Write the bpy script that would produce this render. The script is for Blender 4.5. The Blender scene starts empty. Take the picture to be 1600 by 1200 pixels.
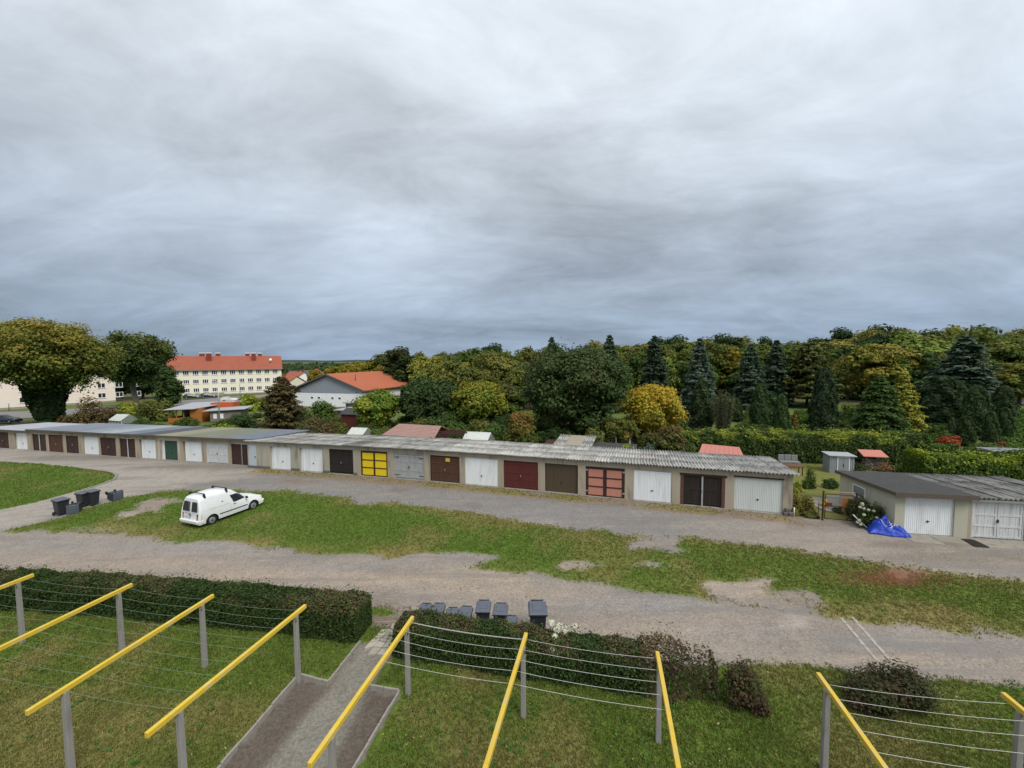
import bpy, bmesh, math, random
import numpy as np
from mathutils import Matrix, Vector

# ------------------------------------------------------------------ scene, camera, light
scene = bpy.context.scene
COL = scene.collection
F_PX, HORIZON, ROLL, CAM_H = 640.0, 560.6, 0.007, 9.0
PITCH = math.atan((600 - HORIZON) / F_PX)
cd = bpy.data.cameras.new('camera')
cd.sensor_width = 36.0
cd.lens = F_PX / 1600 * 36.0
cd.clip_start, cd.clip_end = 0.1, 9000
cam = bpy.data.objects.new('camera', cd)
COL.objects.link(cam)
cam.matrix_world = (Matrix.Translation((0, 0, CAM_H)) @ Matrix.Rotation(math.pi / 2 - PITCH, 4, 'X')
                    @ Matrix.Rotation(-ROLL, 4, 'Z'))
scene.camera = cam
scene.render.resolution_x, scene.render.resolution_y = 1024, 768
scene.view_settings.view_transform = 'Standard'
scene.view_settings.look = 'None'
scene.view_settings.gamma = 1.0
scene.view_settings.use_curve_mapping = False
scene.view_settings.exposure = 0.92

SUN_EL, SUN_AZ = math.radians(50), math.radians(142)     # azimuth clockwise from +Y
world = bpy.data.worlds.new('World')
scene.world = world
world.use_nodes = True
wn = world.node_tree
for n in list(wn.nodes): wn.nodes.remove(n)
def WN(t, **k):
    n = wn.nodes.new(t)
    for a, b in k.items(): setattr(n, a, b)
    return n
def wl(a, b): wn.links.new(a, b)
def wmath(op, a, b=None, c=None, clamp=False):
    n = WN('ShaderNodeMath', operation=op, use_clamp=clamp)
    for i, v in enumerate((a, b, c)):
        if v is None: continue
        if isinstance(v, (int, float)): n.inputs[i].default_value = v
        else: wl(v, n.inputs[i])
    return n.outputs[0]
out = WN('ShaderNodeOutputWorld'); bg = WN('ShaderNodeBackground'); wl(bg.outputs[0], out.inputs[0])
sky = WN('ShaderNodeTexSky', sky_type='NISHITA', sun_disc=False)
sky.sun_elevation, sky.sun_rotation = SUN_EL, SUN_AZ
tc = WN('ShaderNodeTexCoord'); sep = WN('ShaderNodeSeparateXYZ'); wl(tc.outputs['Generated'], sep.inputs[0])
el = wmath('MAXIMUM', sep.outputs[2], 0.0)
den = wmath('ADD', el, 0.24)
cx = wmath('DIVIDE', sep.outputs[0], den); cy = wmath('DIVIDE', sep.outputs[1], den)
comb = WN('ShaderNodeCombineXYZ'); wl(cx, comb.inputs[0]); wl(cy, comb.inputs[1])
mp = WN('ShaderNodeMapping'); wl(comb.outputs[0], mp.inputs[0])
mp.inputs['Rotation'].default_value = (0, 0, math.radians(28)); mp.inputs['Scale'].default_value = (0.8, 1.25, 1)
def wnoise(scale, detail, rough, dist, off):
    m = WN('ShaderNodeMapping'); wl(mp.outputs[0], m.inputs[0]); m.inputs['Location'].default_value = off
    n = WN('ShaderNodeTexNoise'); wl(m.outputs[0], n.inputs['Vector'])
    n.inputs['Scale'].default_value = scale; n.inputs['Detail'].default_value = detail
    n.inputs['Roughness'].default_value = rough; n.inputs['Distortion'].default_value = dist
    return n.outputs[0]
nA = wnoise(0.6, 3, .45, .3, (5.6, .4, 0)); nB = wnoise(1.6, 8, .6, .9, (8.3, 4.1, 2)); nC = wnoise(4.2, 8, .62, .9, (1.3, 9.1, 5))
# elevation ramp of the cloud deck (colour seen at that elevation)
ramp = WN('ShaderNodeValToRGB'); wl(el, ramp.inputs[0])
cr = ramp.color_ramp
cols = [(0.0, (.215, .29, .40)), (.07, (.25, .32, .42)), (.17, (.345, .405, .49)), (.33, (.49, .55, .62)), (.55, (.63, .685, .74)), (1.0, (.75, .79, .83))]
cr.elements[0].position, cr.elements[0].color = cols[0][0], cols[0][1] + (1,)
cr.elements[1].position, cr.elements[1].color = cols[-1][0], cols[-1][1] + (1,)
for p, c in cols[1:-1]:
    e = cr.elements.new(p); e.color = c + (1,)
v = wmath('MULTIPLY_ADD', nA, 1.25, wmath('MULTIPLY', nB, .70))
v = wmath('MULTIPLY_ADD', nC, .30, v)                          # about 1.0 on average
v = wmath('SUBTRACT', v, 1.125)
v = wmath('MULTIPLY_ADD', v, 1.3, 1.05)
v = wmath('MINIMUM', wmath('MAXIMUM', v, .6), 1.45)
mul = WN('ShaderNodeMix', data_type='RGBA', blend_type='MULTIPLY'); mul.inputs[0].default_value = 1
wl(ramp.outputs[0], mul.inputs[6]); wl(v, mul.inputs[7])
nsc = WN('ShaderNodeMix', data_type='RGBA', blend_type='MULTIPLY'); nsc.inputs[0].default_value = 1
wl(sky.outputs[0], nsc.inputs[6]); nsc.inputs[7].default_value = (.1, .1, .1, 1)
mx = WN('ShaderNodeMix', data_type='RGBA'); mx.inputs[0].default_value = .93
wl(nsc.outputs[2], mx.inputs[6]); wl(mul.outputs[2], mx.inputs[7])
wl(mx.outputs[2], bg.inputs[0]); bg.inputs[1].default_value = 0.61

sd = bpy.data.lights.new('sun', 'SUN'); sd.energy = 1.5; sd.angle = math.radians(25); sd.color = (1, .965, .92)
sun = bpy.data.objects.new('sun', sd); COL.objects.link(sun)
sv = Vector((math.sin(SUN_AZ) * math.cos(SUN_EL), math.cos(SUN_AZ) * math.cos(SUN_EL), math.sin(SUN_EL)))
sun.rotation_euler = sv.to_track_quat('Z', 'Y').to_euler(); sun.location = sv * 60

# ------------------------------------------------------------------ pixel -> place helpers
def gz(x, y=0.0):
    """height of the land: level in the middle and right, falling gently to the left"""
    t = np.asarray(-x - 8.0, dtype=float)
    t = np.where(t < 50, np.log1p(np.exp(np.clip(t / 3, -20, 17))) * 3, t)
    r = -3.2 * (1 - np.exp(-.025 * t / 3.2))
    return float(r) if r.ndim == 0 else r
_c, _s = math.cos(ROLL), math.sin(ROLL)
def ray(px, py):
    u, v = px - 800, 600 - py
    u2, v2 = _c * u + _s * v, -_s * u + _c * v
    return (u2, F_PX * math.cos(PITCH) + v2 * math.sin(PITCH), -F_PX * math.sin(PITCH) + v2 * math.cos(PITCH))
def at_z(px, py, z):
    d = ray(px, py); t = (z - CAM_H) / d[2]
    return Vector((d[0] * t, d[1] * t, z))
def G(px, py, dz=0.0):
    """where the sight line through a pixel meets the ground (or a level dz above it)"""
    z = 0.0
    for _ in range(40):
        p = at_z(px, py, z + dz); z = gz(p.x)
    return Vector((p.x, p.y, z))
def at_y(px, py, Y):
    d = ray(px, py); t = Y / d[1]
    return Vector((d[0] * t, Y, CAM_H + d[2] * t))

# ------------------------------------------------------------------ object helpers
def link(o, parent=None):
    COL.objects.link(o)
    if parent is not None: o.parent = parent
    return o
def tag(o, label=None, cat=None, group=None, kind=None):
    for k, v in (('label', label), ('category', cat), ('group', group), ('kind', kind)):
        if v: o[k] = v
    return o
def empty(name, loc=(0, 0, 0), rz=0.0):
    o = bpy.data.objects.new(name, None); link(o); o.location = loc; o.rotation_euler = (0, 0, rz)
    o.empty_display_size = .2
    return o
def thing(name, label, cat, loc=(0, 0, 0), rz=0.0, group=None):
    return tag(empty(name, loc, rz), label, cat, group)
def copy_tree(o, parent=None):
    c = o.copy(); COL.objects.link(c); c.parent = parent
    for ch in o.children: copy_tree(ch, c)
    return c

class MB:
    """collects shapes into one mesh; `f` maps local to output coordinates"""
    def __init__(s, f=None): s.v, s.f, s.m, s.map, s.mat, s.smooth, s.sm = [], [], [], f, 0, False, []
    def add(s, vs, fs):
        k = len(s.v)
        for p in vs:
            p = Vector(p); s.v.append(Vector(s.map(*p)) if s.map else p)
        for f in fs:
            s.f.append([k + i for i in f]); s.m.append(s.mat); s.sm.append(s.smooth)
        return s
    def hexa(s, p): return s.add(p, [(3, 2, 1, 0), (4, 5, 6, 7), (0, 1, 5, 4), (1, 2, 6, 5), (2, 3, 7, 6), (3, 0, 4, 7)])
    def box(s, x0, x1, y0, y1, z0, z1):
        return s.hexa([(x0, y0, z0), (x1, y0, z0), (x1, y1, z0), (x0, y1, z0), (x0, y0, z1), (x1, y0, z1), (x1, y1, z1), (x0, y1, z1)])
    def taper(s, x0, x1, y0, y1, z0, z1, ix, iy):
        return s.hexa([(x0 + ix, y0 + iy, z0), (x1 - ix, y0 + iy, z0), (x1 - ix, y1 - iy, z0), (x0 + ix, y1 - iy, z0), (x0, y0, z1), (x1, y0, z1), (x1, y1, z1), (x0, y1, z1)])
    def poly(s, pts): return s.add(pts, [list(range(len(pts)))])
    def prism(s, pts, z0, z1):
        n = len(pts)
        return s.add([(x, y, z0) for x, y in pts] + [(x, y, z1) for x, y in pts],
                     [list(range(n))[::-1], list(range(n, 2 * n))] + [(i, (i + 1) % n, n + (i + 1) % n, n + i) for i in range(n)])
    def tube(s, pts, rad, n=8, cap=True):
        pts = [Vector(p) for p in pts]; rad = rad if hasattr(rad, '__len__') else [rad] * len(pts)
        vs, fs = [], []; up = None
        for i, p in enumerate(pts):
            d = (pts[min(i + 1, len(pts) - 1)] - pts[max(i - 1, 0)]).normalized()
            if up is None: up = Vector((0, 0, 1)) if abs(d.z) < .9 else Vector((1, 0, 0))
            a = d.cross(up).normalized(); b = d.cross(a).normalized()
            for k in range(n):
                t = 2 * math.pi * k / n; vs.append(p + (a * math.cos(t) + b * math.sin(t)) * rad[i])
        for i in range(len(pts) - 1):
            for k in range(n):
                k2 = (k + 1) % n; fs.append((i * n + k, i * n + k2, (i + 1) * n + k2, (i + 1) * n + k))
        if cap:
            fs.append(list(range(n))); fs.append([(len(pts) - 1) * n + k for k in range(n)][::-1])
        sm = s.smooth; s.smooth = True; s.add(vs, fs); s.smooth = sm
        return s
    def disc(s, c, axis, r, w, n=16):
        a = Vector(axis).normalized(); return s.tube([Vector(c) - a * w / 2, Vector(c) + a * w / 2], r, n)
    def build(s, name, mats, parent=None, bevel=0, world=True):
        """vertices are world coordinates unless world=False; they are stored relative to the parent chain"""
        me = bpy.data.meshes.new(name)
        vs = s.v
        o = bpy.data.objects.new(name, me); link(o, parent)
        if world and parent is not None:
            inv = wmat(parent).inverted(); vs = [inv @ p for p in vs]
        elif world and parent is None and vs:
            c = sum(vs, Vector()) / len(vs); c.z = min(p.z for p in vs); o.location = c; vs = [p - c for p in vs]
        me.from_pydata([tuple(p) for p in vs], [], s.f)
        for m in (mats if isinstance(mats, (list, tuple)) else [mats]): me.materials.append(m)
        if max(s.m, default=0): me.polygons.foreach_set('material_index', s.m)
        me.polygons.foreach_set('use_smooth', s.sm)
        me.update()
        bm = bmesh.new(); bm.from_mesh(me); bmesh.ops.recalc_face_normals(bm, faces=bm.faces)
        bm.to_mesh(me); bm.free()
        if bevel:
            b = o.modifiers.new('bevel', 'BEVEL'); b.width = bevel; b.segments = 2; b.limit_method = 'ANGLE'
        return o
def wmat(o):
    m = Matrix.LocRotScale(o.location, o.rotation_euler, o.scale)
    return wmat(o.parent) @ m if o.parent else m
def np_obj(name, V, F, mat, parent=None, col=None, loc=None, smooth=False):
    """fast mesh from arrays (all faces with the same number of corners); V in the parent's local space"""
    me = bpy.data.meshes.new(name)
    V = np.asarray(V, np.float32); F = np.asarray(F, np.int32); k = F.shape[1]
    me.vertices.add(len(V)); me.vertices.foreach_set('co', V.ravel())
    me.loops.add(F.size); me.loops.foreach_set('vertex_index', F.ravel())
    me.polygons.add(len(F)); me.polygons.foreach_set('loop_start', np.arange(len(F), dtype=np.int32) * k)
    if smooth: me.polygons.foreach_set('use_smooth', np.ones(len(F), bool))
    me.update(calc_edges=True)
    if col is not None:
        a = me.attributes.new('col', 'FLOAT_COLOR', 'FACE')
        a.data.foreach_set('color', np.concatenate([np.asarray(col, np.float32), np.ones((len(F), 1), np.float32)], 1).ravel())
    me.materials.append(mat)
    o = bpy.data.objects.new(name, me); link(o, parent)
    if loc is not None: o.location = loc
    return o

# ------------------------------------------------------------------ materials
def lin(r, g, b): return tuple(((c / 255 + .055) / 1.055) ** 2.4 if c > 10 else c / 255 / 12.92 for c in (r, g, b))
class NT:
    def __init__(s, name):
        s.m = bpy.data.materials.new(name); s.m.use_nodes = True; s.t = s.m.node_tree
        s.b = s.t.nodes['Principled BSDF']; s.out = s.t.nodes['Material Output']
    def n(s, t, **k):
        n = s.t.nodes.new(t)
        for a, b in k.items(): setattr(n, a, b)
        return n
    def l(s, a, b): s.t.links.new(a, b)
    def put(s, sock, v):
        if isinstance(v, (int, float)): sock.default_value = v
        elif isinstance(v, tuple): sock.default_value = v if len(v) == 4 or sock.type == 'VECTOR' else v + (1,)
        else: s.l(v, sock)
    def math(s, op, a, b=0.0, c=0.0, clamp=False):
        n = s.n('ShaderNodeMath', operation=op, use_clamp=clamp)
        for i, v in enumerate((a, b, c)): s.put(n.inputs[i], v)
        return n.outputs[0]
    def mix(s, fac, a, b, blend='MIX'):
        n = s.n('ShaderNodeMix', data_type='RGBA', blend_type=blend); s.put(n.inputs[0], fac); s.put(n.inputs[6], a); s.put(n.inputs[7], b)
        return n.outputs[2]
    def pos(s): return s.n('ShaderNodeNewGeometry').outputs['Position']
    def obj(s): return s.n('ShaderNodeTexCoord').outputs['Object']
    def noise(s, scale, detail=3, rough=.55, vec=None, dist=0):
        n = s.n('ShaderNodeTexNoise'); n.inputs['Scale'].default_value = scale; n.inputs['Detail'].default_value = detail
        n.inputs['Roughness'].default_value = rough; n.inputs['Distortion'].default_value = dist
        s.l(vec if vec is not None else s.pos(), n.inputs['Vector']); return n.outputs[0]
    def smooth(s, v, a, b):
        n = s.n('ShaderNodeMapRange', interpolation_type='SMOOTHSTEP'); s.put(n.inputs[0], v); n.inputs[1].default_value = a; n.inputs[2].default_value = b
        return n.outputs[0]
    def bump(s, h, strength=.3, dist=.02):
        n = s.n('ShaderNodeBump'); n.inputs['Strength'].default_value = strength; n.inputs['Distance'].default_value = dist
        s.l(h, n.inputs['Height']); s.l(n.outputs[0], s.b.inputs['Normal'])
MATS = {}
def paint(name, c, rough=.6, var=.25, scale=3.0, dirt=None, dirt_amt=.35, bump=.15, streak=False, fine=40, spec=.3, tint=False, metal=0.0):
    """painted / rendered / weathered surface: colour with large and small blotches, some dirt"""
    if name in MATS: return MATS[name]
    t = NT(name); c = tuple(c)
    vec = t.pos()
    if streak:
        mpn = t.n('ShaderNodeMapping'); t.l(vec, mpn.inputs[0]); mpn.inputs['Scale'].default_value = (1, 1, .15); svec = mpn.outputs[0]
    else: svec = vec
    big = t.noise(scale, 4, .6, svec); small = t.noise(fine, 3, .6, vec)
    k = t.math('MULTIPLY_ADD', big, var, 1 - var * .5); k = t.math('MULTIPLY', k, t.math('MULTIPLY_ADD', small, var, 1 - var * .5))
    kc = t.n('ShaderNodeCombineXYZ'); [t.l(k, kc.inputs[i]) for i in range(3)]
    colr = t.mix(1.0, c, kc.outputs[0], 'MULTIPLY')
    if dirt:
        dn = t.noise(scale * 1.7, 6, .65, svec, .4)
        colr = t.mix(t.math('MULTIPLY', t.smooth(dn, .48, .72), dirt_amt), colr, tuple(dirt))
    if tint:
        oi = t.n('ShaderNodeObjectInfo'); colr = t.mix(1.0, colr, oi.outputs['Color'], 'MULTIPLY')
    t.l(colr, t.b.inputs['Base Color'])
    t.b.inputs['Roughness'].default_value = rough; t.b.inputs['Specular IOR Level'].default_value = spec
    t.b.inputs['Metallic'].default_value = metal
    if bump: t.bump(small, bump, .01)
    MATS[name] = t.m
    return t.m
def leaf_material():
    t = NT('foliage')
    a = t.n('ShaderNodeAttribute', attribute_name='col'); oi = t.n('ShaderNodeObjectInfo')
    c = t.mix(1.0, a.outputs['Color'], oi.outputs['Color'], 'MULTIPLY')
    t.l(c, t.b.inputs['Base Color']); t.b.inputs['Roughness'].default_value = .65; t.b.inputs['Specular IOR Level'].default_value = .12
    tr = t.n('ShaderNodeBsdfTranslucent'); t.l(c, tr.inputs[0]); ms = t.n('ShaderNodeMixShader'); ms.inputs[0].default_value = .28
    t.l(t.b.outputs[0], ms.inputs[1]); t.l(tr.outputs[0], ms.inputs[2]); t.l(ms.outputs[0], t.out.inputs[0])
    return t.m
LEAF = leaf_material()
BARK = paint('bark', (.075, .06, .045), .9, .5, 6, (.04, .05, .03), .5, .4)
BARK_L = paint('grey_bark', (.14, .125, .105), .9, .5, 6, (.06, .07, .045), .5, .4)
GLASS = NT('window_glass'); GLASS.b.inputs['Base Color'].default_value = (.02, .025, .03, 1); GLASS.b.inputs['Roughness'].default_value = .1; GLASS.b.inputs['Specular IOR Level'].default_value = .3; GLASS = GLASS.m
BLACK = paint('black_rubber', (.014, .014, .015), .75, .3, 8, None, 0, .1)
DARKHOLE = paint('dark_interior', (.012, .011, .010), .9, .2, 3)
# ------------------------------------------------------------------ the ground
RB_C, RB_D = Vector((-2.4526, 28.8168, 0)), Vector((.95157, -.30742, 0))     # front line of the corrugated garage row
RA_C, RA_D = Vector((-40.888, 41.6155, 0)), Vector((.95335, -.30187, 0))     # front line of the felt-roofed row
RB_N, RA_N = Vector((.30742, .95157, 0)), Vector((.30187, .95335, 0))
def gpoly(px): return np.array([tuple(G(*p))[:2] for p in px])
def ell(cx, cy, rx, ry, n=18, seed=0, j=1.0):
    r = random.Random(int(cx * 7 + cy) + seed)
    return gpoly([(cx + rx * math.cos(a) * k, cy + ry * math.sin(a) * k) for a, k in ((2 * math.pi * i / n, 1 + j * r.uniform(-.25, .2)) for i in range(n))])
def sdf(P, poly):
    d = np.full(len(P), 1e9); ins = np.zeros(len(P), bool)
    for i in range(len(poly)):
        a, b = poly[i - 1], poly[i]; e = b - a; w = P - a
        t = np.clip((w @ e) / max(e @ e, 1e-9), 0, 1); q = w - t[:, None] * e
        d = np.minimum(d, (q * q).sum(1))
        c1 = (a[1] > P[:, 1]) != (b[1] > P[:, 1])
        with np.errstate(divide='ignore', invalid='ignore'):
            xx = (b[0] - a[0]) * (P[:, 1] - a[1]) / (b[1] - a[1]) + a[0]
        ins ^= c1 & (P[:, 0] < xx)
    d = np.sqrt(d)
    return np.where(ins, -d, d)
def sstep(v, a, b):
    t = np.clip((v - a) / (b - a), 0, 1); return t * t * (3 - 2 * t)
def vnoise(P, s, seed=0):
    """cheap smooth value noise in 2-D"""
    r = np.random.default_rng(seed); T = r.random((64, 64)); q = P * s; i = np.floor(q).astype(int); f = q - i; f = f * f * (3 - 2 * f)
    g = lambda a, b: T[(i[:, 0] + a) % 64, (i[:, 1] + b) % 64]
    return (g(0, 0) * (1 - f[:, 0]) + g(1, 0) * f[:, 0]) * (1 - f[:, 1]) + (g(0, 1) * (1 - f[:, 0]) + g(1, 1) * f[:, 0]) * f[:, 1]

LAWN_L = gpoly([(-320, 712), (-100, 718), (0, 722), (60, 725), (120, 731), (165, 737), (181, 742), (177, 749), (150, 759), (100, 773), (50, 786), (0, 797), (-100, 815), (-320, 850)])
ISL_LO = [(8, 830), (130, 831), (200, 836), (280, 845), (340, 849), (400, 855), (480, 864), (540, 872), (600, 875), (650, 872), (700, 880), (800, 894), (900, 906), (1000, 920), (1100, 934), (1180, 945), (1250, 957), (1330, 966), (1440, 978), (1500, 986), (1600, 998), (1900, 1040)]
ISL_UP = [(8, 829), (60, 818), (100, 806), (160, 787), (200, 778), (250, 769), (310, 765), (400, 768), (450, 769), (500, 775), (540, 779), (560, 787), (585, 788), (612, 786), (680, 794), (760, 805), (800, 812), (860, 821), (960, 833), (985, 838), (1000, 836), (1060, 838), (1100, 843), (1200, 852), (1300, 869), (1400, 885), (1500, 899), (1600, 913), (1900, 960)]
ISLAND = gpoly(ISL_LO + ISL_UP[::-1])
LAWN_BACK = [tuple(G(*p))[:2] for p in ((2100, 1130), (1600, 1074), (1400, 1056), (1300, 1047), (1195, 1040))] + [(3.6, 11.45), (-3.0, 12.9), (-5.1, 13.4), (-9.1, 14.2), (-19.4, 15.9), (-34, 18.2)]
LAWN_F = np.array(LAWN_BACK + [(-34, 2), (24, 2)])
LANE = np.array([tuple(p) for p in gpoly([(-320, 828), (-100, 829)] + ISL_LO)] + LAWN_BACK)
# path with its two beds (edged with kerb stones)
PATH_PX_L = [(563, 1006), (513, 1068), (467, 1057), (345, 1200)]
PATH_PX_R = [(622, 1008), (576, 1075), (624, 1083), (556, 1200)]
pl = [G(*p) for p in PATH_PX_L]; pr = [G(*p) for p in PATH_PX_R]
def extend(a, b, k): return b + (b - a).normalized() * k
pl.append(extend(pl[2], pl[3], 3.0)); pr.append(extend(pr[2], pr[3], 3.0))
PATH = np.array([tuple(p)[:2] for p in pl + pr[::-1]])
# the worn strip down the middle
PATH_MID = np.array([tuple(p)[:2] for p in [G(563, 1006), G(516, 1068), G(400, 1210), extend(G(516, 1068), G(400, 1210), 3), extend(G(578, 1075), G(505, 1210), 3), G(505, 1210), G(578, 1075), G(620, 1010)]])
YARD = gpoly([(-320, 690), (0, 699), (200, 714), (400, 728), (418, 733), (395, 745), (330, 752), (285, 762), (190, 779), (100, 806), (8, 829), (-100, 829), (-320, 850)])
C_F = Vector((19.30, 20.25, 0)); C_D = Vector((math.cos(math.radians(10.5)), -math.sin(math.radians(10.5)), 0)); C_N = Vector((-C_D.y, C_D.x, 0))
GARDEN = np.array([(16.1, 23.3), (16.9, 22.2), (18.7, 21.75), (19.3, 20.6), (20.4, 26.0), (34, 24.5), (60, 36), (24, 40), (18.0, 29.2)])

STEP = .165
gx = np.arange(-67, 36, STEP); gy = np.arange(4.4, 53, STEP)
X, Y = np.meshgrid(gx, gy)
Pv = np.stack([X.ravel(), Y.ravel()], 1)
def rown(P): # distance behind the garage fronts
    nb = (P - np.array(RB_C)[:2]) @ np.array(RB_N)[:2]
    return nb
Zg = gz(Pv[:, 0])
s_path = sdf(Pv, PATH); s_island = sdf(Pv, ISLAND); s_ll = sdf(Pv, LAWN_L); s_fl = sdf(Pv, LAWN_F); s_gard = sdf(Pv, GARDEN)
s_lane = sdf(Pv, LANE); s_yard = sdf(Pv, YARD); nb = rown(Pv)
wob = (vnoise(Pv, .9, 1) - .5) * .9 + (vnoise(Pv, 2.7, 2) - .5) * .5
gr = np.maximum.reduce([sstep(-(s_island + wob * .7), -.8, .8), sstep(-(s_ll + wob * .12), -.12, .14), sstep(-(s_fl + wob * .3), -.25, .3) * sstep(s_path, .0, .06),
                        sstep(-s_gard, -.2, .4) * .9, sstep(nb, 6.0, 6.6)])
# the dry verge along the garage fronts
verge = sstep(nb, -1.75, -1.1) * (1 - sstep(nb, -.25, .1)) * sstep(Pv[:, 0], -22.5, -21) * (1 - sstep(Pv[:, 0], 15.3, 16.3)) * (.26 + .5 * vnoise(Pv, .55, 5))
gr = np.maximum(gr, verge)
dry = .06 + .5 * sstep(vnoise(Pv, .22, 7) * .6 + vnoise(Pv, .8, 8) * .4, .42, .75)
dry = np.where(s_fl < 0, dry + .2, dry)
dry = dry + .3 * (1 - sstep(-s_island, .2, 1.6)) * (s_island < .6) + .25 * sstep(Pv[:, 0], 5, 10) * (s_island < .3)
dry = np.where(verge > .2, .95, dry)
dry = np.where(s_gard < 0, .6, dry)
hard = np.tile(np.array([.195, .184, .176]), (len(Pv), 1))                 # asphalt lane
def coat(sd, c, soft, k=1.0):
    w = (1 - sstep(sd, -soft, soft)) * k; global hard
    hard = hard * (1 - w[:, None]) + np.array(c) * w[:, None]
coat(s_yard + wob * .8, (.285, .262, .235), .6)
coat(s_lane + wob * .3, (.252, .218, .19), .5)
coat(s_path, (.105, .088, .072), .05)
coat(sdf(Pv, PATH_MID) + wob * .12, (.19, .18, .155), .18)
w_ = sstep(Pv[:, 0], 7, 14) * (s_island > 0) * (nb < 0) * (s_lane > 0); hard = hard * (1 - .8 * w_[:, None]) + np.array((.268, .23, .196)) * .8 * w_[:, None]
w_ = (verge > .05) * 1.0; hard = hard * (1 - .8 * w_[:, None]) + np.array((.20, .15, .105)) * .8 * w_[:, None]
patches = [  # bare, sandy, stony or damp spots, plus dark shade painted near the garages: pixel ellipse, colour, strength, grass removed
    ((1032, 853, 45, 15), (.235, .2, .18), .9, .95), ((1165, 922, 62, 16), (.34, .275, .215), .9, .95), ((1240, 940, 45, 16), (.22, .18, .15), .8, .7), ((1262, 985, 75, 26), (.19, .165, .145), .6, 0), ((1243, 975, 26, 13), (.37, .325, .29), .9, 0), ((900, 884, 40, 8), (.27, .22, .18), .8, .7), ((1015, 884, 36, 8), (.27, .22, .18), .8, .7),
    ((235, 797, 32, 9), (.25, .2, .155), .9, .75), ((270, 785, 42, 6), (.25, .2, .155), .8, .6), ((190, 805, 18, 5), (.3, .25, .2), .8, .6), ((160, 825, 60, 5), (.25, .2, .155), .6, .4), ((345, 850, 40, 6), (.26, .21, .17), .7, .5), ((700, 873, 70, 9), (.25, .215, .19), .8, .75), ((560, 872, 40, 6), (.27, .23, .19), .8, .6),
    ((1372, 903, 65, 18), (.21, .085, .045), .75, .45), ((1420, 900, 30, 10), (.2, .1, .05), .5, .3),
    ((600, 962, 40, 25), (.13, .095, .07), .75, 0), ((590, 955, 26, 10), (.1, .1, .05), .3, -.9), ((490, 735, 55, 7), (.115, .105, .09), .55, 0), ((650, 850, 60, 7), (.205, .2, .2), .5, 0),
    ((700, 900, 170, 12), (.36, .285, .215), .7, 0), ((430, 900, 160, 12), (.33, .265, .205), .6, 0), ((200, 880, 150, 10), (.31, .255, .205), .6, 0), ((380, 775, 60, 4), (.17, .15, .13), .6, 0), ((930, 962, 120, 8), (.2, .17, .145), .5, 0), ((620, 890, 60, 6), (.16, .125, .1), .5, 0), ((1330, 1030, 120, 8), (.33, .27, .215), .6, 0), ((830, 815, 60, 5), (.26, .23, .205), .6, 0), ((1000, 815, 60, 6), (.17, .16, .155), .6, 0), ((560, 885, 120, 8), (.215, .205, .205), .6, 0), ((300, 858, 120, 8), (.225, .22, .222), .7, 0), ((120, 850, 110, 9), (.225, .215, .21), .6, 0), ((1000, 945, 150, 14), (.225, .215, .212), .7, 0), ((1150, 985, 90, 12), (.21, .2, .2), .6, 0), ((1400, 1000, 130, 14), (.215, .205, .2), .6, 0),
    ((760, 925, 120, 8), (.32, .26, .21), .5, 0), ((1050, 985, 150, 9), (.31, .255, .21), .5, 0), ((640, 800, 90, 8), (.2, .195, .195), .5, 0), ((900, 800, 120, 9), (.2, .195, .195), .6, 0), ((1150, 822, 120, 8), (.24, .225, .21), .5, 0),
    ((463, 752, 30, 3), (.19, .12, .09), .6, 0), ((628, 766, 16, 3), (.15, .11, .09), .6, 0), ((730, 790, 22, 4), (.14, .12, .105), .5, 0), ((1180, 800, 60, 5), (.17, .13, .1), .6, 0), ((1290, 820, 60, 6), (.17, .135, .11), .7, 0), ((1500, 872, 110, 9), (.165, .14, .115), .6, 0), ((1430, 850, 80, 6), (.15, .125, .1), .6, 0),
    ((300, 730, 110, 5), (.14, .128, .11), .65, 0), ((130, 715, 110, 4), (.14, .128, .11), .65, 0), ((240, 745, 100, 5), (.3, .275, .245), .5, 0), ((425, 737, 30, 4), (.33, .26, .17), .7, 0), ((330, 757, 60, 3), (.17, .15, .13), .5, 0), ((60, 800, 60, 4), (.31, .28, .25), .5, 0)]
for e, c, k, rem in patches:
    sd = sdf(Pv, ell(*e)); hw = .25 * abs(G(e[0], e[1] - e[3]).y - G(e[0], e[1] + e[3]).y) + .12
    coat(sd + wob * hw * 1.2, c, hw * 1.2, k)
    gr = np.clip(gr - rem * (1 - sstep(sd + wob * hw * 1.2, -hw, hw)), 0, 1)
# vehicle ruts / gravel tracks along the lane
Zg = Zg - .075 * (1 - sstep(s_path, -.1, .04)) + .03 * (vnoise(Pv, .35, 11) - .5) + .05 * sstep(-s_island, 0, 1.2) + .04 * sstep(-s_ll, 0, .3)

ix = np.arange(len(gx) * len(gy)).reshape(len(gy), len(gx))
Q = np.stack([ix[:-1, :-1], ix[:-1, 1:], ix[1:, 1:], ix[1:, :-1]], -1).reshape(-1, 4)
Pc = Pv[Q].mean(1)
keep = (np.abs(Pc[:, 0]) < 1.42 * Pc[:, 1] + 7) & (rown(Pc) < 9.5) | (sdf(Pc, GARDEN) < 0)
Q, Pc = Q[keep], Pc[keep]
reg = np.full(len(Q), 0)
reg[sdf(Pc, YARD) < 0] = 1; reg[sdf(Pc, LANE) < 0] = 2; reg[rown(Pc) > 2.5] = 6; reg[sdf(Pc, GARDEN) < 0] = 6
reg[sdf(Pc, ISLAND) < 0] = 3; reg[sdf(Pc, LAWN_L) < 0] = 4; reg[sdf(Pc, LAWN_F) < 0] = 5; reg[sdf(Pc, PATH) < 0] = 7

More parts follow.
